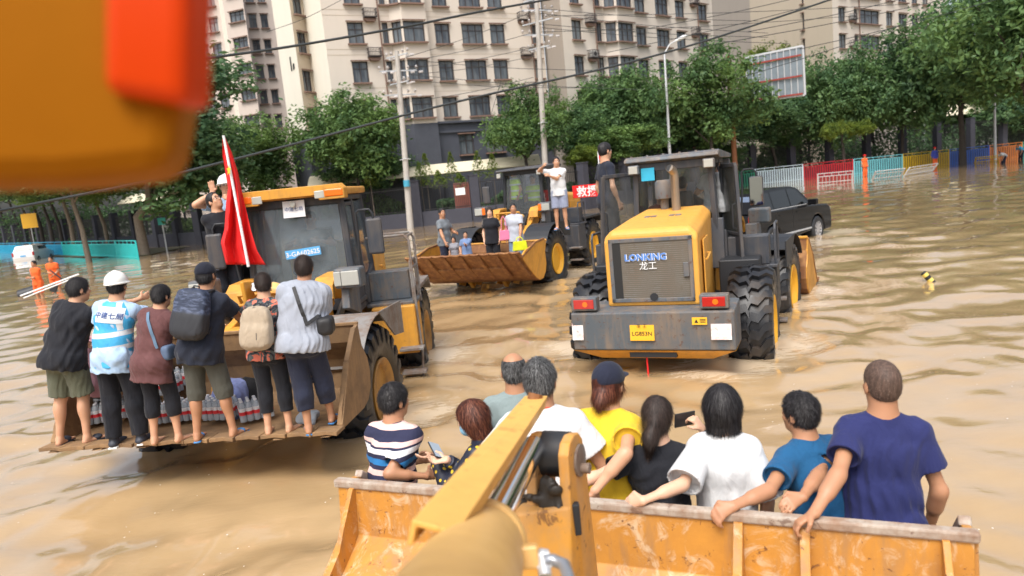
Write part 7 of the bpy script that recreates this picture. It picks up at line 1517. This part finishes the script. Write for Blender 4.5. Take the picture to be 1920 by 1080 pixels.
CAMO, nt_, b_ = newmat('bag_camo'); v_ = mapping(nt_); sp_ = N(nt_, 'SeparateXYZ'); L(nt_, v_, sp_.inputs[0]); up2_ = ramp(nt_, math_(nt_, 'ADD', sp_.outputs[2], .5), [(.5, 0), (.53, 1)]); setc(nt_, b_, mix(nt_, up2_, (.022, .024, .030), ramp(nt_, noise(nt_, mapping(nt_, (1, 1, 3)), 13, 2), [(.3, (.02, .03, .06)), (.5, (.04, .055, .10)), (.58, (.07, .09, .15))], 'CONSTANT'))); b_.inputs['Roughness'].default_value = .7
backpack(a4, 'boxy black backpack with navy camouflage upper panel worn by the capped man', CAMO, (.155, .085, .235), -.04, 'camo')
backpack(a5, 'beige canvas backpack worn by the woman in the floral shirt', fab('canvas_beige', (.37, .30, .22)), (.155, .095, .225), -.12, 'plain')
def snap(info, p, f, off=.006):
    sh = [o for o in KIDS[info['root'].name] if o.name.startswith('shirt')][0]; me = sh.data
    if 'bvh' not in info: info['bvh'] = BVHTree.FromPolygons([v.co.copy() for v in me.vertices], [tuple(q.vertices) for q in me.polygons])
    h = info['bvh'].ray_cast(p-f*.6, f); return (h[0]-f*off) if h[0] is not None else p
def strap_path(info, pts, f, mat, root, n=7, w_=.034):
    P = []
    for a, b in zip(pts[:-1], pts[1:]): P += [a.lerp(b, i/n) for i in range(n)]
    P.append(pts[-1]); P = [snap(info, p, f) for p in P]; m = MB(); V = []; Fc = []
    for i, p in enumerate(P):
        t = (P[min(i+1, len(P)-1)]-P[max(i-1, 0)]).normalized(); s_ = t.cross(f).normalized(); V += [p-s_*w_/2, p+s_*w_/2, p+s_*w_/2-f*.005, p-s_*w_/2-f*.005]
    for i in range(len(P)-1): Fc += [(i*4+k, i*4+(k+1) % 4, (i+1)*4+(k+1) % 4, (i+1)*4+k) for k in range(4)]
    m.addv(V, Fc).build('strap', mat, root)
def sling(info, label, bag_off, mat, side=1):
    r = info['root']; Mx = Matrix.LocRotScale(r.location, r.rotation_euler, r.scale); root = empty('shoulder_bag'); root.matrix_world = Mx; tag(root, label, 'bag')
    NB, CH, W_, P = (Vector(info[k]) for k in ('NB', 'CH', 'W', 'P')); rt = Vector(info['rt']); f = Vector(info['up']).cross(rt); up_ = Vector(info['up'])
    e = Vector(bag_off)+P
    strap_path(info, [NB-rt*.075-up_*.02, CH-rt*.03+up_*.06, W_+rt*.08, e-rt*.05+up_*.10], f, mat, root)
    b = bag_mesh([('e', e, (.075, .11, .085), 4)], .008, mat, 'bag_body', root, .006, 5); MB().tube([e+Vector((0, -.11, .03)), e+Vector((.0, .10, .04))], .005, 5).build('zip', M_GALV, root)
sling(a6, 'black shoulder bag hanging at the hip of the stout man in grey', (.245, -.06, .12), simple('nylon_black', (.014, .014, .016), .6, bmp=.3))
m_ = MB(); NB_, CH_, W__ = (Vector(a3[k]) for k in ('NB', 'CH', 'W')); rt_ = Vector(a3['rt']); f_ = Vector(a3['up']).cross(rt_); ro_ = a3['root']; cs = empty('shoulder_strap_bag'); cs.matrix_world = Matrix.LocRotScale(ro_.location, ro_.rotation_euler, ro_.scale); tag(cs, 'blue bag strap across the back of the woman in plum tunic', 'bag')
strap_path(a3, [NB_-rt_*.07-Vector((0, 0, .02)), CH_+rt_*.03, W__+rt_*.13], f_, simple('strap_blue', (.10, .17, .26), .7), cs); bag_mesh([('e', W__+rt_*.19-f_*.02-Vector((0, 0, .03)), (.05, .09, .08), 4)], .009, simple('bag_blue', (.08, .12, .2), .7), 'bag_body', cs)
ring(a2, 0, .030, M_BLK, 'wristwatch', 0, .008, .97)

# water packs, sacks and a blue coat lying in the bucket
BOT, nt_, b_ = newmat('bottle_plastic'); setc(nt_, b_, (.50, .55, .60)); b_.inputs['Roughness'].default_value = .12; b_.inputs['Alpha'].default_value = .55; b_.inputs['Coat Weight'].default_value = .6
M_BLAB = simple('label_red', (.62, .03, .04), .5, var=.3, scale=30); M_BWH = simple('label_white', (.7, .7, .72), .5)
def bottle_meshes():
    b = MB(); b.lathe([(0, .028), (.004, .0328), (.07, .0328), (.075, .031), (.08, .0328), (.165, .0328), (.190, .020), (.198, .015), (.205, .015)], axis='z', n=12); m1 = b.mesh('bottle', BOT, True)
    b = MB(); b.lathe([(.070, .0336), (.105, .0336)], axis='z', n=12); b.mi = 1; b.lathe([(.106, .0336), (.14, .0336)], axis='z', n=12); b.mi = 1; b.lathe([(.20, .016), (.212, .016), (.214, .0)], axis='z', n=10); return m1, b.mesh('label', [M_BLAB, M_BWH], True)
BM, LM = bottle_meshes()
def pack(label, c, rz, nx, ny, tilt=0):
    root = empty('water_pack', c, rot=(R_(tilt), 0, R_(rz))); tag(root, label, 'water bottles', 'shrink wrapped packs of red labelled water bottles in the left bucket')
    for i in range(nx):
        for j in range(ny):
            o = mesh_obj('bottle', BM, root, ((i-(nx-1)/2)*.066, (j-(ny-1)/2)*.066, 0), (0, 0, random.uniform(0, 6))); mesh_obj('label', LM, o)
PK = [(150, 806, .0, 20, 'pack of bottles behind the left leg of the man in olive shorts'), (172, 798, .22, 5, 'upper pack of bottles beside the crouching person'), (233, 800, .05, -10, 'pack of bottles between the legs of the hard hat man'), (238, 785, .30, 8, 'upper pack of bottles seen between the dark trouser legs'), (296, 802, .0, 12, 'lower pack of bottles between hard hat man and plum tunic woman'), (300, 790, .24, -5, 'second layer pack behind the plum tunic woman'), (330, 775, .26, 15, 'upper pack of bottles left of the capped man'), (350, 796, .0, 4, 'lower pack of bottles behind the capped man'), (400, 800, .02, -12, 'pack of bottles in shade between the legs of the capped man'), (468, 796, .0, 25, 'loose pack of bottles beside the floral shirt woman')]
for x, y, dz, rz, lb in PK:
    p = atz(x, y, .50); pack(lb, (p.x, p.y+.22, .50+dz), rz, 5, 3)
for x, y, dz, s_, lb in ((418, 780, .12, (.17, .30, .16), 'crumpled periwinkle blue coat draped over the water packs'), (345, 730, .42, (.30, .16, .12), 'lavender cloth bundle on top of the water packs'), (450, 770, .08, (.18, .14, .18), 'black sack with white print in the bucket'), (560, 800, .0, (.09, .08, .05), 'clear plastic bag lying by the man in grey')):
    p = atz(x, y, .52); root = empty('bundle', (p.x, p.y+.30, .52+dz)); tag(root, lb, 'bundle'); bag_mesh([('e', (0, 0, 0), s_, 2.5), ('e', (s_[0]*.5, -.08, -s_[2]*.6), (s_[0]*.5, s_[1]*.8, s_[2]*.6), 2.5)], .012, fab('bundle_black', (.012, .012, .014)) if 'black' in lb else (fab('bundle_clear', (.5, .55, .6)) if 'clear' in lb else fab('bundle_blue', (.19, .23, .45))), 'cloth', root, .03, 7)

# ------------------------------------------------ cab of the left loader: driver, signs, flag and two men on the step
def fit(label, hx, hy, Y, fz, **k): return human(label, (0, 0, 0), k.pop('yaw', 180), head_at=(at(hx, hy, Y), fz), **{**dict(res=.011, bottom=DK), **k})
def seated(label, pos, yaw, h=1.7, **k):
    return human(label, pos, yaw, h=h, pel=(0, 0, -.38), feet=[(-.14, .42, 0), (.14, .42, 0)], legbend=[(0, .6, 1), (0, .6, 1)], **{**dict(res=.011, bottom=DK), **k})
drv = seated('driver in dark t-shirt seated behind the windscreen of the left loader', (-2.80, 10.55, 1.12), 180, top=BLK, hair='short', LH=(-.18, .42, .92), RH=(.2, .42, .92), skin='b', seed=31, lean=8)
x0 = -2.80; YF = 9.95-.30
sg = MB().box((0, 0, 0), (.29, .004, .22)).build('paper_sign', M_WHITE, loc=(at(551, 392, 9.66).x, 9.66, at(551, 392, 9.66).z)); tag(sg, 'white paper with blue characters taped inside the upper windscreen', 'sign'); sg.rotation_euler = (R_(-8), 0, 0); text('中建七局', .062, simple('ink_blue2', (.02, .06, .22), .6), sg, (0, -.004, 0), axes((1, 0, 0), (0, 0, 1)))
pp_ = at(568, 474, YF-.06); pb = MB().box((0, 0, 0), (.47, .012, .115)).build('number_plate', M_BLUEP, loc=(pp_.x, 9.60, pp_.z)); tag(pb, 'blue number plate with white characters behind the lower windscreen', 'number plate'); pb.rotation_euler = (0, R_(-3.5), 0); text('3-GA602625', .088, M_WHITE, pb, (0, -.009, 0), axes((1, 0, 0), (0, 0, 1)), bold=.015)
def flag():
    root = empty('flag', at(466, 498, 9.35)); tag(root, 'large red flag on a white pole beside the left loader cab', 'flag'); o = Vector(root.location); a, b = at(466, 500, 9.35)-o, at(419, 254, 9.35)-o; MB().tube([a, b], [.020, .016], 10).build('flag_pole', M_WHITE, root, smooth=True)
    Lp = [(417, 262), (417, 290), (424, 330), (428, 352), (424, 382), (421, 430), (414, 455), (424, 496)]; Rp = [(421, 256), (434, 285), (446, 322), (452, 352), (462, 395), (470, 430), (482, 470), (498, 496)]
    nu, nv = 22, 44; V = []
    def lerp(Ls, t): t *= len(Ls)-1; i = min(int(t), len(Ls)-2); f = t-i; return (Ls[i][0]*(1-f)+Ls[i+1][0]*f, Ls[i][1]*(1-f)+Ls[i+1][1]*f)
    for j in range(nv+1):
        l, r_ = lerp(Lp, j/nv), lerp(Rp, j/nv)
        for i in range(nu+1):
            s = i/nu; Y = 9.45+.09*math.sin(s*13+j*.10)*(.25+j/nv)+.04*math.sin(s*5-j*.2); V.append(at(l[0]*(1-s)+r_[0]*s, l[1]*(1-s)+r_[1]*s, Y)-o)
    F = [(j*(nu+1)+i, j*(nu+1)+i+1, (j+1)*(nu+1)+i+1, (j+1)*(nu+1)+i) for j in range(nv) for i in range(nu)]; c = MB().addv(V, F).build('cloth', M_REDC, root, smooth=True, fix=False); c.modifiers.new('thick', 'SOLIDIFY').thickness = .003
    st = [at(429+(9 if k % 2 == 0 else 4)*math.sin(k*math.pi/5)*.5, 319-(11 if k % 2 == 0 else 5)*math.cos(k*math.pi/5), 9.30)-o for k in range(10)]; MB().addv(st+[p+Vector((0, .004, 0)) for p in st], [tuple(range(10)), tuple(range(19, 9, -1))]+[(i, (i+1) % 10, 10+(i+1) % 10, 10+i) for i in range(10)]).build('star', simple('star_yellow', (.8, .55, .03), .7), root)
flag()
G1 = 'men riding on the step of the left loader'
fit('man with glasses and black t-shirt looking up beside the left loader mirror', 403, 378, 9.75, 1.05, yaw=205, head=(38, -28, 6), top=BLK, glasses=True, hair='short', RH=at(440, 400, 9.6), seed=32, skin='a', group=G1, lean=4)
fit('man in white hard hat raising his hand behind the red flag', 425, 350, 10.1, 1.12, yaw=190, head=(5, -4, 0), top=LBL, hair='short', hat=('hard', simple('helmet_white2', (.78, .78, .74), .3, var=.02)), RH=at(399, 362, 9.9), Rh=(1, -.1, -.8), hands=(None, dict(d=(0, 0, 1), n=(0, 1, 0), c=.1)), LH=at(440, 372, 9.7), seed=33, group=G1)
# ------------------------------------------------ people around the middle loader
G2 = 'people riding on the middle loader'; bz = .36
R2d = dict(res=.013, group=G2)
fit('man in grey t-shirt standing at the left end of the middle bucket', 829, 400, 18.0, bz, yaw=235, top=fab('tee_grey', (.16, .18, .20)), bottom=NVP, RH=at(837, 461, 17.6), LH=at(856, 437, 18.0), hair='short', seed=41, skin='b', head=(-25, 0, 0), **{k: v for k, v in R2d.items()})
fit('woman with long hair in black printed t-shirt standing in the middle bucket', 918, 398, 17.5, bz+.03, yaw=168, fem=True, top=BLK, bottom=BLK, hair='long', hairc='dark', seed=42, skin='c', head=(10, 0, 0), **R2d)
fit('man in pale polo shirt standing at the right side of the middle bucket', 962, 391, 17.2, bz+.02, yaw=165, top=fab('polo_pale', (.42, .45, .52)), collar=fab('polo_pale', (.42, .45, .52)), bottom=fab('jeans', (.16, .24, .36)), LH=at(975, 455, 16.9), hair='short', seed=43, skin='b', head=(20, 0, 0), **R2d)
human('small child peering over the lip of the middle bucket', (at(853, 475, 17.8).x, 17.8, .36), 175, h=1.02, top=fab('tee_child', (.25, .25, .28)), bottom=DK, hair='long', seed=44, res=.012, group=G2, fem=True)
human('child in blue top shading the face with a hand in the middle bucket', (at(876, 475, 17.7).x, 17.7, .36), 190, h=1.12, top=fab('tee_child_blue', (.16, .24, .42)), bottom=DK, hair='short', LH=at(872, 458, 17.45), Lh=(1, .3, -1), seed=45, res=.012, group=G2)
fit('smiling man in white t-shirt and grey blue shorts standing on the loader step', 1043, 304, 17.9, 1.30, yaw=172, top=WHT, bottom=fab('shorts_blue', (.25, .28, .38)), leg=.46, RH=at(1018, 312, 17.8), LH=at(1030, 330, 17.6), shoes='flip', hair='short', seed=46, skin='a', lean=0, head=(8, 0, 0), **R2d)
HV, nt_, b_ = newmat('hi_vis'); v_ = mapping(nt_); sp_ = N(nt_, 'SeparateXYZ'); L(nt_, v_, sp_.inputs[0]); f_2 = math_(nt_, 'FRACT', math_(nt_, 'MULTIPLY', sp_.outputs[2], 5.5)); setc(nt_, b_, ramp(nt_, f_2, [(0, (.42, .62, .04)), (.72, (.55, .58, .55))], 'CONSTANT'))
hh_ = Matrix.Rotation(R_(154.7), 3, 'Z')
p = Vector((.66, 20.4, 0))+hh_ @ Vector((0, -.55, 0)); seated('driver in lime high visibility vest in the middle loader cab', (p.x, p.y, 1.38), 154.7, top=HV, hair='short', seed=47, res=.013, skin='b', group=None)
p = Vector((.66, 20.4, 0))+hh_ @ Vector((.36, -.1, 0)); human('second worker in lime vest standing inside the middle cab', (p.x, p.y, 1.32), 120, h=1.6, top=HV, bottom=DK, hair='short', seed=48, res=.013, skin='b')
def tote(name, label, c, w_, h_, col, cat, handle=.14):
    root = empty(name, c); tag(root, label, cat); b = MB(); b.prism([(-w_*.5, -h_*.5), (w_*.5, -h_*.5), (w_*.42, h_*.5), (-w_*.42, h_*.5)], -.05, .05, 'y'); b.build('bag_body', fab(name+'_m', col), root, bevel=.02)
    for q in (-1, 1): MB().tube([(-w_*.25, q*.045, h_*.48), (-w_*.15, q*.03, h_*.5+handle*.8), (0, q*.01, h_*.5+handle), (w_*.15, q*.03, h_*.5+handle*.8), (w_*.25, q*.045, h_*.48)], .010, 6).build('handle', fab(name+'_m', col), root, smooth=True)
tote('tote_bag', 'bright yellow tote bag held by the man in the pale polo', at(975, 461, 16.7), .36, .22, (.62, .66, .02), 'bag', .10); tote('handbag', 'pink handbag at the side of the woman in black', at(946, 441, 17.2), .26, .24, (.70, .20, .34), 'bag', .34)
pr_ = at(919, 431, 17.30); tp_ = MB()
for k in range(7): tp_.box((pr_.x-.5*0+random.uniform(-.06, .06), 0, random.uniform(-.14, .14)), (random.uniform(.03, .08), .004, random.uniform(.03, .07)), (0, random.uniform(0, 3), 0))
bn = at(1100, 358, 20.9); ba = empty('banner', bn, R_(-25)); tag(ba, 'red banner with white characters hung on the middle loader', 'banner'); MB().box((0, 0, 0), (.85, .02, .36)).build('cloth', M_REDC, ba, bevel=.004); text('救援', .32, M_WHITE, ba, (0.02, -.016, 0), axes((1, 0, 0), (0, 0, 1)), bold=.02)
# ------------------------------------------------ people on the near right loader
h3 = Matrix.Rotation(R_(-24), 3, 'Z'); o3 = Vector((3.02, 11.72, 0)); pos3 = lambda x, y, z: tuple(o3+h3 @ Vector((x, y, 0))+Vector((0, 0, z)))
seated('driver in dark shirt seen from behind through the rear window', pos3(-.05, -.40, 1.06), -24, top=NV2, hair='short', seed=51, LH=(-.2, .4, .9), RH=(.2, .4, .9))
seated('passenger in reddish top seen dimly at the left of the driver', pos3(-.42, -.30, .98), -10, top=fab('tee_red', (.35, .06, .03)), hair='short', seed=52, h=1.6)
G3 = 'men riding outside the cab of the near right loader'
fit('man in navy shirt standing behind the open left door of the right loader', 1135, 284, 12.6, 1.0, yaw=-70, top=NV2, w=.78, hair='short', seed=53, group=G3, head=(10, 0, 0), res=.010)
wm = human('man in white t-shirt leaning at the right door of the near right loader', pos3(.46, -.42, 1.05), -20, h=1.60, top=WHT, bottom=BLK, hair='short', seed=54, group=G3, lean=10, w=1.05, LH=(-.15, .3, 1.25), res=.010)
fl2 = empty('flag', at(1122, 296, 13.5)); tag(fl2, 'small red flag behind the left door of the right loader', 'flag'); MB().tube([(0, 0, -.5), (0, 0, .12)], .012, 8).build('flag_pole', M_WHITE, fl2); MB().box((.07, 0, .04), (.13, .01, .15)).build('cloth', M_REDC, fl2)
q_ = pos3(-.42, -1.09, 2.50); bs = MB().box((0, 0, 0), (.20, .008, .19)).build('cab_sticker', simple('sticker_cyan', (.03, .38, .58), .5), loc=q_); bs.rotation_euler = (0, 0, R_(-24)); tag(bs, 'cyan sticker on the rear window corner of the right loader', 'sticker'); text('A', .12, M_WHITE, bs, (0, -.006, 0), axes((1, 0, 0), (0, 0, 1))) if 0 else None

# ------------------------------------------------ people in the far water
ORG = fab('suit_orange', (.75, .13, .03)); 
p = atz(76, 557, 0); human('worker in orange uniform with folded arms standing in the water', (p.x, p.y, -.36), 165, h=1.74, top=ORG, bottom=ORG, leg=.45, LH=(.10, .20, 1.12), RH=(-.10, .22, 1.10), hair='short', res=.016, seed=61, group='workers in orange standing in the flood', skin='b')
p = atz(107, 543, 0); w2 = human('second worker in orange leaning on a shovel in the water', (p.x, p.y, -.36), 190, h=1.74, w=1.12, top=ORG, bottom=ORG, leg=.45, RH=(.02, .25, 1.05), LH=(-.05, .22, .95), lean=6, hair='short', res=.016, seed=62, group='workers in orange standing in the flood', skin='b')
sv = empty('shovel', at(108, 520, 28.6)); tag(sv, 'dark shovel held by the second orange worker', 'shovel'); a, b = Vector((-.35, 0, .4)), Vector((.35, -.1, -.15)); MB().tube([at(93, 506, 28.6)-sv.location, at(122, 528, 28.6)-sv.location], .025, 8).build('handle', M_BLK, sv); MB().box(at(101, 540, 28.6)-sv.location, (.28, .05, .34), (0, .5, 0)).build('blade', M_BLK, sv, bevel=.03)
pl_ = empty('pole', atz(60, 548, .05)); tag(pl_, 'long white barrier pole lying half afloat beside the orange workers', 'pole'); MB().tube([at(38, 555, 26.2)-pl_.location, at(148, 514, 27.2)-pl_.location], .03, 8).build('pole_tube', M_WHITE, pl_, smooth=True); MB().tube([at(44, 559, 26.0)-pl_.location, at(140, 521, 27.0)-pl_.location], .025, 8).build('pole_tube', M_WHITE, pl_, smooth=True)
ft = empty('float', atz(56, 549, .1)); tag(ft, 'black rubber float roll lying in the water left of the orange workers', 'float'); MB().lathe([(-.40, .16), (-.36, .24), (.36, .24), (.40, .16)], axis='x', n=18, rot=Euler((0, R_(-12), R_(15))).to_matrix()).build('roll', M_BLK, ft, smooth=True); MB().lathe([(-.43, .06), (.43, .06)], axis='x', n=10, rot=Euler((0, R_(-12), R_(15))).to_matrix()).build('core', M_GALV, ft)
p = atz(1622, 331, 0); human('worker in orange suit and red cap standing before the teal barrier', (p.x, p.y, -.1), 200, h=1.95, top=ORG, bottom=ORG, hat=('cap', M_REDC), w=1.3, hair='short', res=.02, seed=63, skin='b')
p = atz(1753, 314, 0); human('worker in blue jacket, orange trousers and red cap by the blue barrier', (p.x, p.y, -.1), 190, h=1.95, top=fab('jacket_blue', (.05, .07, .35)), long_sleeve=True, bottom=ORG, hat=('cap', M_REDC), w=1.3, hair='short', res=.02, seed=64, skin='b')
p = atz(1880, 306, 0); human('person in white shirt stooping over in the water at far right', (p.x, p.y, -.3), 100, h=1.7, lean=75, top=WHT, bottom=NVP, hair='short', res=.02, seed=65, skin='b', pel=(0, -.2, 0)); p = atz(1913, 300, 0); human('person in bright blue shirt stooping at the right edge of the water', (p.x, p.y, -.1), 110, h=1.8, lean=70, top=fab('tee_cyan', (.04, .32, .55)), bottom=DK, hair='short', res=.02, seed=66, skin='b', pel=(0, -.2, 0))
# floating bollard
bl = empty('bollard', atz(1749, 530, -.05), rot=(R_(-18), R_(-35), 0)); tag(bl, 'yellow and black striped bollard sticking out of the water at right', 'bollard')
for k in range(6): MB().lathe([(.065*k-.1, .055), (.065*k-.037, .055)] if k < 5 else [(.065*k-.1, .055), (.065*k-.07, .045), (.065*k-.06, .0)], axis='z', n=16).build('band', simple('band_yellow', (.72, .55, .12), .5) if k % 2 == 0 else M_INKB, bl, smooth=True)
